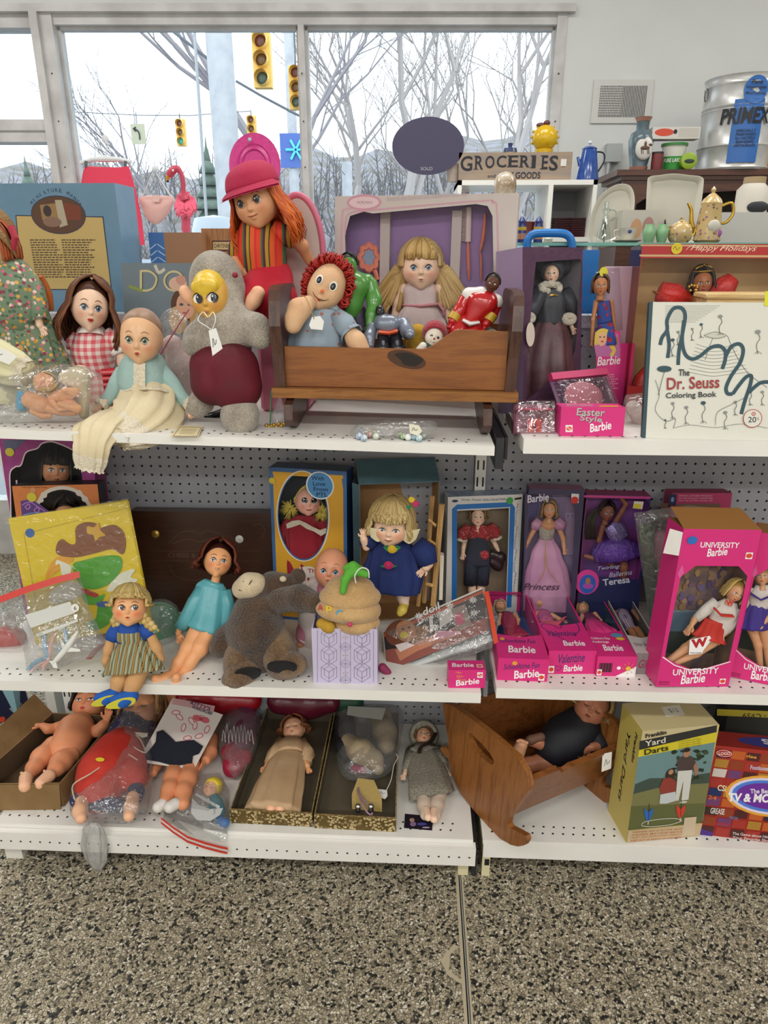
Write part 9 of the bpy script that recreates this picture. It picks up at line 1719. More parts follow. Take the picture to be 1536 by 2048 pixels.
t=thg('clip_hanger','white plastic clip hanger holding the pink-red skirt','hanger',P(212,322));mb=WU(c_('d8dcdc',.4));p_,r_=P.pts([(161,326,4),(185,319,4),(212,318,6),(240,319,4),(262,324,4)]);mb.tube(p_,r_,8);p_,r_=P.pts([(212,316,1.4),(212,300,1.4),(216,290,1.4),(210,282,1.4)]);mb.tube(p_,r_,6);mb.obj('hanger_bar',t);
for x in(172,251):WU(c_('5a6468',.4)).tube([P(x,322,.01),P(x,335,.01)],P.r(x,330,3),6).obj('clip',t)
t=thg('suction_hook','clear round suction hook on window glass above hanger','hook',wp(210,278,.04));WU(c_('d8dcde',.3)).ball(wp(210,278,.03),(.016,.008,.016)).obj('cup',t)
P=Px(3.35);t=thg('pink_purse','pale pink half-round purse hanging by a chain in window','purse',P(315,440));plw(t,P,[(282,393),(346,394),(342,420),(325,442),(310,449),(294,438),(284,415)],.03,'purse_body',m=c_('d8a8a0',.4),amp=.001);g=WU(c_('d0ccc8',.3));p_,r_=P.pts([(284,396,1.5),(308,340,1.5),(344,396,1.5)]);g.tube(p_,r_,6);g.obj('chain',t);MB(1).ball(P(310,338),P.r(310,338,6)).obj('suction_cup',t,c_('d8dcde',.3));fl(WU(c_('dcb4ac',.4)).poly([P(304,390,.035),P(320,390,.035),P(318,404,.035),P(306,404,.035)],.003,(0,1,0)),'clasp',t)
P=Px(2.45);t=thg('flamingo','pink flamingo with feather body and curved neck in window','flamingo ornament',P(372,600));FPK=c_('d85a72');g=WU(c_('c04058',.4));g.tube(*sph(*P.pts([(338,352,7),(345,342,8),(354,338,7),(362,346,4.5),(366,362,4.5),(367,385,4.5),(370,400,8)])),12);g.obj('neck',t);g=WU(c_('d8962c',.4));p_,r_=P.pts([(338,348,5),(335,356,4),(334,362,2.5)]);g.tube(p_,r_,8);g.use(c_('1a1418',.4)).ball(P(335,362),P.r(335,362,3),8);g.obj('beak',t);MB(1).ball(P(346,341,.018),P.r(346,341,2.2),8).obj('eye',t,c_('f0e8d8',.3))
g=WU(mat('pink_feather','e4647e',.9,bump=(90,.8)));rg=random.Random(5)
for i in range(90):a_=rg.uniform(0,6.3);o=rg.uniform(.2,1);x,y=370+18*o*cos(a_),402+20*o*sin(a_);p_,r_=P.pts([(x,y,3.5,.03*sin(a_)),(x+4*cos(a_),y+10,3,.03*sin(a_)+.01),(x+7*cos(a_),y+18,.6,.03*sin(a_))]);g.tube(p_,r_,5,flat=.5)
g.obj('feather_body',t);g=WU(FPK);p_,r_=P.pts([(372,420,9),(372,460,9),(372,470,4),(372,600,4)]);g.tube(p_,r_,10);g.obj('legs_cover',t)
c=at(510,332,2.9);t=thg('magenta_tray','round magenta metal tray with raised rings behind orange-haired doll','tray',c);k=m_px(c);LU(mat('magenta_tin','c02a78',.4,var=(90,'b02070'))).lathe([(60*k,0),(60*k,3*k),(56*k,2*k),(40*k,5*k),(37*k,3*k),(30*k,6*k),(27*k,3*k),(1e-4,3*k)],M=Matrix.Translation((0,0,0))@Matrix.Rotation(rad(84),4,'X')@Matrix.Diagonal((.86,1,1,1)),n=48).obj('tray',t);LU(c_('a8b0b8',.3)).ball((-6*k,-7*k,46*k),4*k,10).obj('grommet',t);fl(LU(c_('303034',.4)).box((-.004,0,c.z*0+.93-c.z),(.004,.008,-.04)),'stand_wire',t)
for i,(x,nm,cc)in enumerate(((636,'green and tan','7a7a3a'),(650,'white','d8d4cc'))):t,k=lath('small_figurine',nm+' small ceramic figurine in window beside the doll box','figurine',x,482,2.45,[(8,0),(9,18),(6,26),(5,30),(7,38),(6,46),(1,50)],c_(cc,.3),zb=ZR)
MB().ball((0,0,42*k),6*k,10).obj('head',t,c_('c8c8c8',.3))
c=at(856,292,2.75);k=m_px(c);t=thg('oval_sign','dark slate-blue oval sign on thin wire stand before window','sign',c);e=LU(c_('3c3854'));e.poly([(72*k*cos(2*pi*i/48),0,52*k*sin(2*pi*i/48))for i in range(48)],.012,(0,1,0));e.obj('oval_panel',t);LU(c_('4a4844',.4)).tube([(0,.02,-45*k),(0,.02,-75*k),(.003,.02,-110*k),(.003,.03,.93-c.z)],.0015,6).obj('stand_wire',t);vs,fs=text2d('SOLD',0);fl(LU(c_('b0b0b8',.6)).add([(-14*k+x*24*k,-.001,-44*k+y*6*k)for x,y in vs],fs),'chalk_lettering',t)
Yc=2.72;x0,x1,xm=at(916,360,Yc).x,at(1196,360,Yc).x,at(1099,420,Yc).x;zt0,zs=at(1000,360,Yc).z,at(1100,474,Yc).z;t=thg('cube_shelf','white cube shelf unit below the groceries sign','shelf unit',(x0,Yc,0));b=LU(M_WHITE);W_=x1-x0;fl(b.box((0,0,0),(.014,.3,zt0)).box((W_-.014,0,0),(W_,.3,zt0)),'side_panel',t);fl(LU(M_WHITE).box((0,0,zt0-.016),(W_,.3,zt0+0)),'top_board',t);fl(LU(M_WHITE).box((xm-x0-.008,0,.1),(xm-x0+.008,.3,zt0-.016)),'divider',t);fl(LU(M_WHITE).box((.014,0,zs-.016),(W_-.014,.3,zs)),'shelf_board',t);fl(LU(c_('b8b8c0')).box((xm-x0,.29,.1),(W_-.014,.3,zt0-.016)).box((.014,.29,.1),(.06,.3,zt0-.016)),'back_panel',t)
a_,b_=at(918,357,Yc-.02),at(1152,298,Yc-.02);w,h=b_.x-a_.x,b_.z-a_.z;M=Matrix.Translation((a_.x,Yc+.03,zt0+.001));t=thg('groceries_sign','weathered wooden sign lettered Groceries and Dry Goods','sign',M);fl(LU(mat('weathered_board','8c8078',.7,var=(7,'a08a72',(1,1,9)))).box((0,0,0),(w,.018,h)),'board',t);a=Art(PArt(M,w,h).M,w,h);IK=c_('1e1e28',.6);X=[.015,.145,.235,.335,.44,.545,.645,.735,.80,.895]
for i,ch in enumerate('GROCERIES'):hh=.54-.12*sin(pi*i/8);ww=(X[i+1]-X[i])*(.82 if ch!='I' else .4);y=.34+.13*sin(pi*i/8);a.text(ch,X[i],y,ww,hh,IK,.02);(ch in 'RIE')and a.rect(X[i]-.012,y,.04,.035,IK).rect(X[i]-.012,y+hh-.035,.04,.035,IK)
a.text('and',.26,.1,.07,.13,IK).text('DRY GOODS',.37,.06,.36,.24,IK,.02);a.done('painted_lettering',t);tg=PArt(M,w,h);tg.lift=.002;tg.rect(.9,.5,.05,.25,c_('d8d4cc',.6));tg.done('price_tag',t)
t,k=lath('woven_pot','pale carved pot beside the groceries sign','pot',906,358,Yc+.06,[(12,0),(14,34),(15,36),(12,36)],mat('carved_clay','a89a90',.8,bump=(60,.9)),zb=zt0)
t,k=lath('ginger_jar','white ginger jar with blue-ringed lid behind sign','jar',1020,300,Yc+.16,[(18,-58),(26,-30),(27,-10),(22,0),(12,6),(12,8)],c_('c8ccc4',.25),part='jar');t.location.z=zt0+58*k*t.scale.z;_S[t.name]=Matrix.Translation(t.location);LU(c_('3a4468',.25)).lathe([(15*k,8*k),(13*k,16*k),(4*k,20*k),(5*k,26*k),(1e-4,29*k)],n=24).obj('lid',t)
p=at(1088,299,Yc+.16);k=m_px(p);t=thg('yellow_jar','round yellow ceramic jar with knobs and brown bow on lid','jar',(p.x,Yc+.16,zt0));h0=p.z-zt0;b=LU(mat('yellow_glaze','d0a818',.2,bump=(50,.5))).ball((0,0,h0+20*k),(25*k,22*k,24*k),28).lathe([(14*k,0),(18*k,h0)],n=24);b.obj('jar_body',t);b=LU(c_('c0a040',.3));[b.ball((26*k*cos(rad(q)),0,h0+20*k+24*k*sin(rad(q))),3.2*k,8)for q in(-20,5,30,55,125,150,175,200)];b.obj('knob_trim',t);LU(c_('5a2a28',.4)).ball((-10*k,0,h0+43*k),(9*k,5*k,5*k)).ball((2*k,0,h0+47*k),(7*k,5*k,5*k)).obj('bow',t)
ENM=mat('blue_enamel','1c3f8a',.15,var=(40,'2a5098'),coat=.6);t,k=lath('coffee_pot','tall blue enamel coffee pot with glass knob on white shelf','coffee pot',1174,357,Yc+.04,[(22,0),(22,4),(15,58),(14,62),(15,64),(10,68),(2,70)],ENM,zb=zt0);MB().ball((0,0,76*k),4*k,10).obj('glass_knob',t,c_('c8d0d4',.1));LU(c_('1a2030',.3)).tube(*sph([Vector((14*k,0,58*k)),Vector((28*k,0,55*k)),Vector((30*k,0,38*k)),Vector((18*k,0,14*k))],[1.6*k]*4),8).obj('handle',t);LU(ENM).tube([(-16*k,0,30*k),(-22*k,0,48*k)],[4*k,2.5*k],10).obj('spout',t)
MRN=c_('4a1820',.25)
for s_,px in enumerate((1120,1152)):
 for i in range(9):
  p=at(px,474,Yc+.1);k=m_px(p);t=thg('maroon_plate','square maroon plate stacked in white cube shelf','plate',(p.x,Yc+.1,zs+i*4.1*k),'stacked maroon plates');b=LU(MRN).box((-15*k,-15*k,0),(15*k,15*k,1.6*k)).use(MRN).box((-18*k,-18*k,1.6*k),(18*k,18*k,3.2*k));fl(b,'plate',t)
for i,(px,pb)in enumerate(((1036,474),(1052,474),(1075,474))):t,k=lath('maroon_mug',('first','middle','last')[i]+' maroon mug of three in cube shelf, counted from the ceramic animal','mug',px,pb,Yc+.1,[(9,0),(13,14),(14,32),(12,32),(8,4)],c_('6a2a28',.25),zb=zs)
GLS=clear('green_glass',.08,.04,'d0e8e0');t=thg('glass_shelf','clear glass display shelf with green edge holding crockery','shelf',(.2,2.08,ZG));gx1=1.35;fl(LU(GLS).box((0,0,-.008),(gx1-.2,.45,0)),'glass_pane',t);fl(LU(c_('7ab8a8',.2)).box((0,-.001,-.008),(gx1-.2,0,0)),'glass_edge',t);b=LU(c_('9a9aa0',.3));[b.tube([(x,y,-ZG),(x,y,-.008)],.008,10)for x in(.02,1.13)for y in(.02,.43)];b.obj('support_frame',t);fl(LU(GLS).box((0,0,-.2),(gx1-.2,.45,-.194)),'lower_pane',t)
t,k=lath('ceramic_animal','glossy brown and cream ceramic animal figure beside doll box','figurine',1004,488,2.14,[(22,0),(26,20),(24,60),(20,95),(22,112),(20,128),(10,138),(1,140)],mat('mottled_glaze','8a6a3a',.12,var=(26,'d0c4b0'),coat=.5),zb=ZG)
for i,px in enumerate((1042,1075)):
 t,k=lath('ceramic_shaker',('first' if i==0 else 'second')+' blue and yellow ceramic shaker beside ceramic animal','shaker',px,486,2.2,[(9,0),(9,34),(7,40),(8,44),(4,50),(1,54)],c_('2c3a78',.25),zb=ZG);band(t,k,9.3,26,33,c_('c8a83a',.3),'yellow_band');band(t,k,9.3,8,20,c_('b8846a',.3),'painted_print')
t,k=lath('white_cat_figurine','small white cat figurine above the blue handle','figurine',1097,470,2.3,[(8,0),(9,10),(6,14),(8,22),(4,30),(1,31)],c_('c8c8b8',.3),zb=ZG);P=Px(2.06);t=thg('blue_handle_case','bright blue carrying handle of a case behind purple box','case',P(1098,520));g=WU(c_('1f74c0',.3));g.tube(*sph(*P.pts([(1054,500,8),(1056,480,8),(1068,468,8),(1100,466,8),(1130,468,8),(1142,480,8),(1145,500,8)])),12);g.obj('handle',t);fl(WU(c_('1f74c0',.3)).box(P(1040,640),P(1200,500)+Vector((0,.08,0))),'case_body',t)
WGL=mat('cream_glaze','cfcabb',.15,coat=.4);P=Px(2.42)
def plat(nm,lab,pts,ex=.006):
 t=thg(nm,lab,'platter',P(sum(q[0]for q in pts)/len(pts),488,0));D=dns([(x,y,0)for x,y in pts],4);mb=WU(WGL);cx,cy=sum(q[0]for q in D)/len(D),sum(q[1]for q in D)/len(D);mb.loft([[P(cx+(x-cx)*f,cy+(y-cy)*f,o)for x,y,_ in D]for f,o in((1,-.006),(1.0,.004),(.96,.004),(.8,-.004),(.76,-.008),(.05,-.008))]);mb.obj('dish',t);g=WU(c_('1a1a1c',.4))
 for s_ in(-1,1):p_,r_=P.pts([(cx+s_*16,490,1.4,.05),(cx+s_*18,462,1.4,.02),(cx+s_*15,440,1.4,.012),(cx+s_*10,488,1.4,-.04)]);g.tube(p_,r_,5)
 g.obj('wire_easel',t)
plat('oval_platter','large cream oval platter on wire easel behind glass cruet',[(1178,470),(1182,430),(1200,392),(1230,370),(1258,370),(1269,392),(1266,430),(1248,470),(1220,492),(1190,492)]);plat('square_platter','cream scalloped rectangular platter on wire easel behind green shakers',[(1280,488),(1290,440),(1294,372),(1298,354),(1320,350),(1348,347),(1378,350),(1404,354),(1407,372),(1398,440),(1390,488),(1336,492)])
CGL=clear('cruet_glass',.14,.03,'f0f6f4');t,k=lath('glass_cruet','clear glass cruet with handle on glass shelf','cruet',1206,486,2.18,[(14,0),(12,24),(7,48),(5,58),(8,68),(4,71),(5,82)],CGL,zb=ZG);LU(CGL).tube(*sph([Vector((6*k,0,66*k)),Vector((18*k,0,64*k)),Vector((20*k,0,52*k)),Vector((9*k,0,44*k))],[1.6*k]*4),8).obj('handle',t)
t,k=lath('saucer','white saucer under small flowered teacup','saucer',1253,485,2.2,[(16,0),(28,5),(29,6),(14,2)],WGL,zb=ZG);t,k=lath('teacup','small white teacup with blue flower on saucer','teacup',1253,479,2.2,[(9,0),(15,10),(19,27),(18,27),(8,3)],WGL,zb=ZG+3*k);MB().ball((0,-17.6*k,20*k),(4*k,k,4*k),8).obj('flower_print',t,c_('2a3f8a',.4));LU(WGL).tube([(17*k*q,0,z*k)for q,z in((-1,24),(-1.5,22),(-1.5,12),(-.8,8))],1.8*k,8).obj('handle',t)
JAD=c_('8ab88a',.25)
for i,px in enumerate((1296,1322)):lath('jade_shaker',('first' if i==0 else 'second')+' pale green glass shaker, counted from the teacup','shaker',px,485,2.17,[(8,0),(12,16),(12,26),(9,33),(9,38),(1,38)],JAD,zb=ZG)
M,w,h=ufr(1246,1318,420,2.34,ZG);t=thg('picture_card_box','pale box with pictures behind teacup and green shakers','box',M);fl(LU(c_('c4c0b4',.4)).box((0,0,0),(w,.05,h)),'carton',t);a=PArt(M,w,h);a.ell(.42,.45,.16,.3,c_('c89a70'));a.ell(.75,.5,.16,.3,c_('b0847c'));a.done('picture_print',t)
FLP=spots('flowered_porcelain','c8ac74',['9a6a90','c8ac74','c8ac74','7a6a48','c8ac74','e0d8c8'],105,.4,.2);GLZ=mat('gold','');t,k=lath('chocolate_pot','tall flowered porcelain pot with gold spout and handle','teapot',1412,486,2.2,[(20,0),(26,6),(24,30),(19,76),(20,80),(16,88),(8,96),(3,100),(5,106),(1,112)],FLP,zb=ZG);LU(GLZ).tube(*sph([Vector((-22*k,0,20*k)),Vector((-34*k,0,40*k)),Vector((-38*k,0,66*k)),Vector((-46*k,0,80*k))],[6*k,4.5*k,3.5*k,2.5*k]),10).obj('spout',t);LU(GLZ).tube(*sph([Vector((20*k,0,74*k)),Vector((38*k,0,80*k)),Vector((44*k,0,60*k)),Vector((34*k,0,42*k)),Vector((22*k,0,40*k))],[3*k]*5),10).obj('handle',t);MB().ball((2*k,-23*k,34*k),(12*k,3*k,12*k)).obj('white_rose_print',t,c_('d0ccc0',.4));MB().ball((14*k,-19*k,20*k),(7*k,3*k,8*k)).obj('violet_rose_print',t,c_('9a5a98',.4))
t,k=lath('sugar_bowl','squat flowered porcelain sugar bowl with gold handles','sugar bowl',1358,486,2.17,[(16,0),(22,8),(22,26),(18,36),(10,42),(3,46),(3,51),(1,53)],FLP,zb=ZG);[LU(GLZ).tube([(s_*q*k,0,z*k)for q,z in((19,32),(27,32),(27,18),(20,12))],2.2*k,8).obj('handle',t)for s_ in(-1,1)]
t,k=lath('white_jar','white painted jar with black chalk label and brass band','jar',1498,432,2.5,[(30,0),(30,46),(20,58),(19,60)],c_('cfc8bc',.6));t.location.z=ZG+.095;_S[t.name]=Matrix.Translation(t.location);band(t,k,20.5,59,71,c_('a8906a'),'lid_band',20);MB().ball((2*k,-28*k,10*k),(21*k,5*k,12*k)).obj('chalk_label',t,c_('24262c',.6))
M,w,h=ufr(1440,1560,434,2.44,ZG);t=thg('white_box','plain white box under the white painted jar','box',M);fl(LU(c_('c4c2bc')).box((0,0,0),(w,.12,ZG*0+.094)),'carton',t)
Yh=3.0;x0=at(1232,342,Yh).x;zh=at(1300,340,Yh).z;MAH=wood('mahogany','3e1e14','56301e','X',.8,.35);t=thg('wooden_hutch','dark wooden hutch with moulded top under shop tins','hutch',(x0,Yh,0));hw=1.1;fl(LU(MAH).box((0,-.02,zh-.02),(hw,.3,zh)).box((.02,-.01,zh-.035),(hw,.3,zh-.02)),'cornice',t);b=LU(MAH);pr=[(.03,zh-.035),(hw,zh-.035),(hw,zh-.1)]+[(hw-.04-i*(hw-.16)/16,zh-.1+.03*sin(pi*i/16))for i in range(17)]+[(.09,zh-.12),(.03,zh-.12)];b.poly([(x,0,z)for x,z in pr],.02,(0,1,0));fl(b,'frieze',t);fl(LU(MAH).box((.03,0,0),(.09,.28,zh-.12)),'side_panel',t);fl(LU(c_('2a1812',.6)).box((.09,.26,0),(hw,.28,zh-.035)),'back_panel',t)
VAS=mat('teal_vase_glaze','4e5e66',.25,var=(50,'5e7078'));t,k=lath('painted_vase','tall teal and rust vase with white horse medallion','vase',1276,339,Yh+.05,[(16,0),(15,3),(22,40),(24,62),(20,76),(12,82),(12,100),(16,106),(15,107)],VAS,zb=zh);band(t,k,16.5,0,9,c_('9a6a58',.4),'rust_base',18);band(t,k,20.6,72,78,c_('9a6a58',.4),'rust_band',17);band(t,k,12.6,99,107,c_('a87462',.4),'rust_rim',16.4)
b=LU(c_('cfcac4',.3)).ball((2*k,-20*k,44*k),(17*k,6*k,24*k),20);b.obj('medallion',t);b=LU(c_('5a4030'));b.ball((2*k,-26*k,44*k),(9*k,1.4*k,4*k)).ball((12*k,-25*k,50*k),(4*k,1.4*k,2.4*k)).ball((2*k,-26*k,51*k),(2.4*k,1.2*k,6*k));[b.tube([(q*k,-25.5*k,42*k),(q*k+2*k,-24.5*k,32*k)],k,5)for q in(-5,-2,6,9)];b.obj('horse_print',t)
TIN=mat('tin_silver','c8c8c6',.32,metal=.35,var=(16,'b4b4b2'));t,k=lath('shortening_can','large silver shortening can with blue panel and bold dark lettering','can',1462,339,Yh+.1,[(68,0),(70,4),(68,8),(68,44),(70,47),(68,50),(68,112),(70,116),(68,119),(70,123),(68,126),(68,160),(70,164),(68,168),(70,178),(71,180),(66,180)],TIN,zb=zh)
def wrap(pts,m,nm,r=69.6):b=LU(m);b.add([(r*k*sin(u/r-.36),-r*k*cos(u/r-.36),v*k)for u,v in pts[0]],pts[1]);fl(b,nm,t)
def gridp(u0,u1,v0,v1,n=12):return([(u0+(u1-u0)*i/n,v)for v in(v0,v1)for i in range(n+1)],[(i,i+1,n+2+i,n+1+i)for i in range(n)])
BLP=c_('2a62a8',.4);wrap(gridp(-12,42,12,132),BLP,'blue_panel');wrap(([(22+22*cos(2*pi*i/32),148+26*sin(2*pi*i/32))for i in range(32)],[tuple(range(32))]),BLP,'blue_disc',70.6)
for tx,u,v,ww,hh,m_ in(('PRIMEX',-34,86,92,30,c_('14161e',.4)),('Pure',12,158,20,8,IK),('Vegetable',4,148,36,7,IK),('Shortening',4,138,36,7,IK),('SPECIALLY',-2,70,36,5,IK),('PREPARED',-2,63,36,5,IK),('for HOTELS',-2,56,36,5,IK),('BAKERIES',0,49,32,5,IK),('RESTAURANTS',-2,42,38,5,IK)):vs,fs=text2d(tx,.03 if hh>20 else .01,.12);wrap(([(u+x*ww,v+y*hh)for x,y in vs],fs),m_,'printed_lettering',71)
LU(c_('6a6a6a',.3,metal=.8)).tube([(-72*k+4*k*cos(2*pi*i/16)*.7,-10*k,150*k+12*k*sin(2*pi*i/16))for i in range(16)],1.2*k,6,closed=1).obj('ring_handle',t)
t,k=lath('lard_pail','small green and white lard pail under card box','pail',1343,340,Yh+.05,[(20,0),(23,50),(25,50),(25,54),(1,54)],c_('c8c8bc',.4),zb=zh);band(t,k,20.4,1,28,c_('2c8a34',.4),'green_band',22.2);band(t,k,25.3,50,55,c_('2a7a30',.4),'green_lid');vs,fs=text2d('PURE LARD',.02);wrap(([(-17+x*34,16+y*8)for x,y in vs],fs),c_('d8dcd0',.4),'printed_lettering',22.6)
M,w,h=ufr(1306,1402,254,Yh+.02,zh+56*k);t=thg('game_card_box','white and red boxed cards lying on lard pail','card box',M);fl(LU(c_('c8c4bc')).box((0,0,0),(w,.06,h)),'carton',t);a=PArt(M,w,h);a.ell(.25,.55,.2,.32,c_('c8452c'));a.rect(.55,.12,.42,.76,c_('b8b4ac'));a.ell(.48,.6,.04,.2,IK);a.done('printed_art',t)
t,k=lath('spice_tin','small dark red spice tin beside painted vase','tin',1312,340,Yh+.02,[(11,0),(11,34),(10,37),(1,37)],c_('6a2224'),zb=zh);band(t,k,11.3,33,37,c_('2a2422',.4),'dark_cap')
t=thg('round_tin','lime green round flat tin standing on edge before the can','tin',at(1376,324,Yh).xyz.to_tuple()[:2]+(zh+0,));k=m_px(at(1376,324,Yh));LU(c_('8aa82c',.35)).lathe([(15.5*k,-6*k),(15.5*k,6*k),(14*k,7*k),(1e-4,7*k)],M=Matrix.Translation((0,0,15.5*k))@Matrix.Rotation(pi/2,4,'X'),n=32).obj('tin',t);LU(c_('24302a')).ball((0,-7.4*k,15*k),(10*k,.6*k,4*k)).obj('label_print',t)
lath('yellow_jar','dark jar with mustard label at picture edge beside shortening can','jar',1545,339,Yh+.04,[(24,0),(24,60),(16,80),(16,110),(14,116)],c_('b08a34',.4),zb=zh)
a_,b_=wp(1180,247),wp(1308,160);w,h=b_.x-a_.x,b_.z-a_.z;t=thg('wall_vent','white slotted metal air vent on grey wall','vent',Matrix.Translation(a_)@Matrix.Rotation(atan2(WS,1),4,'Z'));fl(LU(c_('c6c6c2',.4)).box((0,-.008,0),(w,-.0005,h)),'frame',t);b=LU(c_('2c2c30',.6))
for i in range(30):x=w*(.12+.76*i/29);b.box((x,-.0092,h*.14),(x+w*.011,-.008,h*.86))
b.use(c_('c6c6c2',.4));[b.box((w*.1,-.0096,h*(.2+.055*j)),(w*.49,-.0088,h*(.215+.055*j)))for j in range(12)];fl(b,'slat_print',t)
a_,b_=wp(1206,326),wp(1240,290);t=thg('junction_box','grey metal electrical box with conduit on wall','electrical box',(a_.x,wy(a_.x)-.001,a_.z));fl(LU(c_('a4a8a8',.4)).box((0,-.045,0),(b_.x-a_.x,0,b_.z-a_.z)),'box_cover',t);LU(c_('b0b0b0',.3,metal=.6)).tube([(.02,-.02,0),(.02,-.02,-a_.z)],.011,12).obj('conduit',t)
# -- outdoors, bright overcast
stc('ground_outside',LU(mat('asphalt','6c6e74',.8,var=(.6,'7a7c80'))).box((-60,YF+.4,-.4),(60,90,-.2)))
hm=LU(mat('brush_hillside','6a645c',.95,var=(.8,'82818a'),bump=(3,1)));rg=random.Random(1);hs=[rg.uniform(0,6.3)for _ in range(6)]
hm.sheet([[(x,44+r*6,-.3+(r/5)**.7*(10.6+1.2*sin(x*.09+hs[0])+.5*sin(x*.31+hs[1])+.5*sin(x*.9+hs[2])))for x in range(-70,71,2)]for r in range(6)]);stc('hill_outside',hm,smt=1)
tg_=LU(mat('twig','6e6a6c',.9));rg=random.Random(4)
for i in range(900):
 x,y=rg.uniform(-30,36),rg.uniform(40,60);p=Vector((x,y,-.3+max(0,(y-44)/30)**.7*10.4));e=p+Vector((rg.uniform(-.7,.7),0,rg.uniform(1.5,4)));tg_.tube([p,(p+e)/2+Vector((rg.uniform(-.3,.3),0,0)),e],[.07,.05,.015],3,cap=0)
 for s_ in(-1,1):q=p.lerp(e,rg.uniform(.3,.6));tg_.tube([q,q+Vector((s_*rg.uniform(.4,1.1),0,rg.uniform(.6,1.4)))],[.04,.012],3,cap=0)
tg_.obj('undergrowth',None,kind='stuff',label='dense bare brush on the hillside beyond the road',cat='undergrowth')
TW_=[mat('bark_grey','8a8488',.9),mat('bark_pale','a29a98',.9)]
def tree(x,y,h,seed,lean=0,n=5,m=0,lab=''):
 rg=random.Random(seed);t=thg('bare_tree',lab,'tree',(x,y,-.25));tr=LU(TW_[m]);br=LU(TW_[m])
 def grow(p,d,L,r,lv,mb):
  q=p+d*L*.5+Vector((rg.uniform(-1,1),rg.uniform(-1,1),.3))*L*.06;e=q+(d+Vector((rg.uniform(-.2,.2),rg.uniform(-.2,.2),.1))).normalized()*L*.5;mb.tube([p,q,e],[r,r*.82,r*.62],5 if lv>2 else 3,cap=0)
  if lv==0:return
  for k in range(3 if lv>1 else 4):
   a=rg.uniform(0,6.3);s_=rg.uniform(.45,.85);nd=(d+Vector((cos(a)*s_,sin(a)*s_*.6,rg.uniform(-.1,.35)))).normalized();grow((q,e,e,q.lerp(e,.5))[k],nd,L*rg.uniform(.62,.8),r*.55,lv-1,br)
 grow(Vector((0,0,0)),Vector((lean,0,1)).normalized(),h*.36,h*.018,n,tr);tr.obj('trunk',t);br.obj('branches',t)
def ox(px,Y):return at(px,400,Y).x
for i,(px,Y,h,ln,m,lab)in enumerate(((330,30,8.5,-.1,0,'small bare tree behind left traffic signal'),(560,24,13,-.15,0,'forked bare tree behind hanging traffic signals'),(800,26,13,.1,1,'wide bare tree above the dark oval sign'),(690,30,12,.15,1,'bare tree beside window mullion, behind white pole'),(1010,27,12.5,-.05,1,'bare tree behind the ginger jar'),(1075,30,11,.1,1,'bare tree at window edge behind yellow jar'),(230,34,7,0,1,'small pale bare tree above the pink-red skirt'),(900,36,11,0,1,'distant pale bare tree behind groceries sign'))):tree(ox(px,Y),Y,h,11+i,ln,5,m,lab)
for i,(px,Y,h,lab)in enumerate(((215,40,6,'conical evergreen beyond the pink-red skirt'),(62,40,6,'conical evergreen seen through side window'),(420,38,6.5,'dense evergreen behind white utility pole'))):
 t=thg('evergreen_tree',lab,'tree',(ox(px,Y),Y,-.2));b=LU(mat('evergreen','56645a',.95,var=(2,'6e7a70'),bump=(8,1)));rg=random.Random(i)
 for k in range(11):z=h*(.08+.085*k);r=h*(.27+.05*sin(k*2.3))*(1-k/11.5);b.lathe([(r,z),(r*.7,z+h*.05),(r*.3,z+h*.1),(.02,z+h*.16)],n=9+k%3,M=Matrix.Rotation(k,4,'Z'))
 b.obj('foliage',t,sharp=0);LU(TW_[0]).lathe([(.12,0),(.1,h*.12)],n=8).obj('trunk',t)
def pole(px,Y,r,zt_,m,lab,nm='utility_pole'):t=thg(nm,lab,'pole',(ox(px,Y),Y,-.2));LU(m).lathe([(r,0),(r*.85,zt_)],n=14).obj('shaft',t);return t
PALE=mat('pale_pole','b4b4b8',.7,var=(6,'a4a4aa'));t=pole(460,9,.16,8,PALE,'thick white utility pole beyond orange-haired doll');LU(c_('9a9ca0')).tube([(-.3,-.1,0),(-.24,-.1,4),(-.22,-.1,8)],.018,6).obj('conduit',t)
t=pole(590,16,.11,6,PALE,'pale banner pole beside window mullion','banner_pole');t=pole(695,17,.13,3.6,PALE,'short white pole right of window mullion','street_pole')
p0=at(592,300,15.87);t=thg('snowflake_banner','blue street banner with cyan snowflake on pale pole','banner',p0);k=m_px(p0);fl(LU(c_('4a64a8',.6)).box((-32*k,0,-32*k),(30*k,.02,30*k)),'banner',t);g=LU(c_('58d0e8'));[g.tube([(12*k*cos(rad(q))*.2,-.03,12*k*sin(rad(q))*.2),(20*k*cos(rad(q)),-.03,20*k*sin(rad(q)))],2.4*k,5)for q in range(0,360,60)];g.obj('snowflake_print',t)
SIG=c_('e0b860')
for i,(px,py,Y,s_,lab)in enumerate(((361,265,16,1,'yellow traffic signal with green lamp lit, facing shop'),(503,258,16,1,'yellow traffic signal partly hidden by magenta tray'),(523,120,11,2.0,'large yellow traffic signal hanging sideways before forked tree'),(592,175,12,1.6,'yellow traffic signal cut by window mullion'))):
 p=at(px,py,Y);k=m_px(p)*s_;t=thg('traffic_signal',lab,'traffic light',p);fl(LU(SIG).box((-9*k,0,-24*k),(9*k,10*k,24*k)),'housing',t)
 for j,cc in enumerate(('6a3a30','6a4a28','3aa898' if i==0 else '4a5a50')):z=(16-16*j)*k;LU(c_(cc,.3)).ball((0,0,z),(6*k,2*k,6*k),12).obj('lamp_lens',t);LU(SIG).lathe([(7.4*k,0),(7*k,9*k)],M=Matrix.Translation((0,0,z))@Matrix.Rotation(pi/2,4,'X'),n=14,cap=0).obj('visor',t)
 LU(c_('5a5c60')).tube([(0,.03,24*k),(0,.03,34*k if i<2 else 80*k)],1.2*k,5).obj('hanger_rod',t)
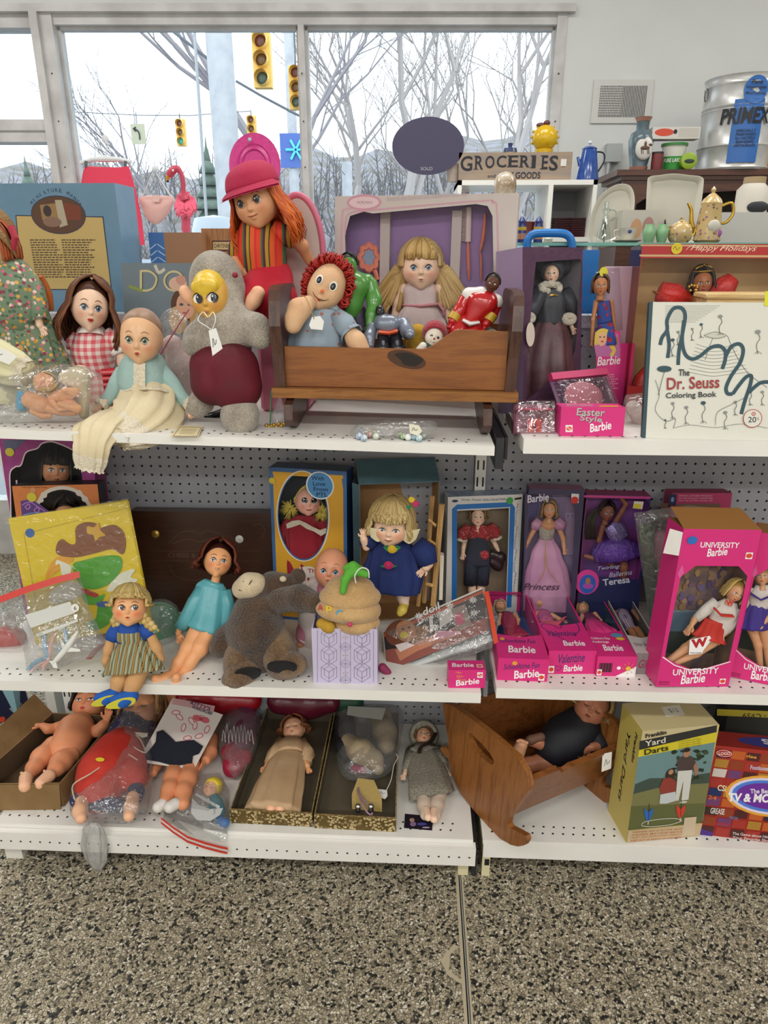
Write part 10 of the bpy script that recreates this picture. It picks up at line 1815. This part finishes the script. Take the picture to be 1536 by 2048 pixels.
p=at(276,268,16);k=m_px(p);t=thg('turn_sign','white left-turn arrow sign hanging from the span wire','traffic sign',p);fl(LU(c_('a8a48c')).box((-14*k,0,-18*k),(14*k,.03,18*k)),'panel',t);LU(c_('2a2a2a')).tube(*sph([Vector((3*k,-.01,-10*k)),Vector((3*k,-.01,0)),Vector((0,-.01,6*k)),Vector((-7*k,-.01,9*k))],[1.4*k]*4),5).tube([(-4*k,-.01,5*k),(-8*k,-.01,9.4*k),(-3*k,-.01,12*k)],1.4*k,5).obj('arrow_print',t);LU(c_('5a5c60')).tube([(0,0,18*k),(0,0,38*k)],k,5).obj('hanger_rod',t)
for lab,L,Y,r in(('thin span wire carrying the turn sign',[(150,224),(270,230),(380,231),(500,222)],16,.009),('thick dark cable slanting across top of window',[(330,50),(432,130)],9.3,.018),('dark cable crossing behind hanging traffic signals',[(472,162),(520,190),(580,222),(600,232)],10,.016),('thin guy wire right of window mullion',[(622,270),(690,350)],12,.007)):t=thg('overhead_cable',lab,'cable',at(*L[0],Y));WU(c_('5c6068',.6)).tube([at(x,y,Y)for x,y in L],r,5).obj('cable',t)
t=thg('blue_roof_building','low building with blue metal roof seen through side window','building',(at(35,345,22).x,22,-.2));fl(LU(mat('ribbed_blue_roof','8aa0b8',.5,bump=(4,.6,(9,1,1)))).add([(-3,0,2.2),(1.9,0,2.2),(1.6,4,3.3),(-3,4,3.3)],[(0,1,2,3)]),'roof',t);fl(LU(c_('c8ccd4',.7)).box((-3,.2,0),(1.7,4,2.2)),'wall',t);fl(LU(c_('dcdee0',.6)).box((-1.4,1.6,2.7),(-.4,2.6,3.5)),'roof_unit',t)
t=thg('grey_tank','grey cylindrical utility tank outside behind the flamingo','tank',(at(425,400,8).x,8,-.2));LU(c_('a4aab4',.4)).lathe([(.22,0),(.24,1.9),(.2,2.02),(.01,2.05)],n=20,M=Matrix.Diagonal((1,1,1.02,1))).obj('tank',t);LU(c_('8a9098',.4)).lathe([(.25,1.7),(.25,1.78)],n=20).obj('rim_band',t)
t=thg('guard_rail','long pale guard rail along far road edge','guard rail',(0,38,-.2));fl(LU(c_('b4bcc8')).box((-30,0,.5),(30,.1,1.5)),'rail',t)
# -- repeats share a group
KN={}
for o in list(C.objects):
 if o.parent is None and o.get('category'):KN.setdefault(o.name.split('.')[0],[]).append(o)
for n,L in KN.items():
 if len(L)>1:
  g=n.replace('_',' ');g=g[:-1]+'ves' if g[-1]=='f' else g+('es' if g[-1]in 'xs' else 's')
  for o in L:
   if not o.get('group'):o['group']=g
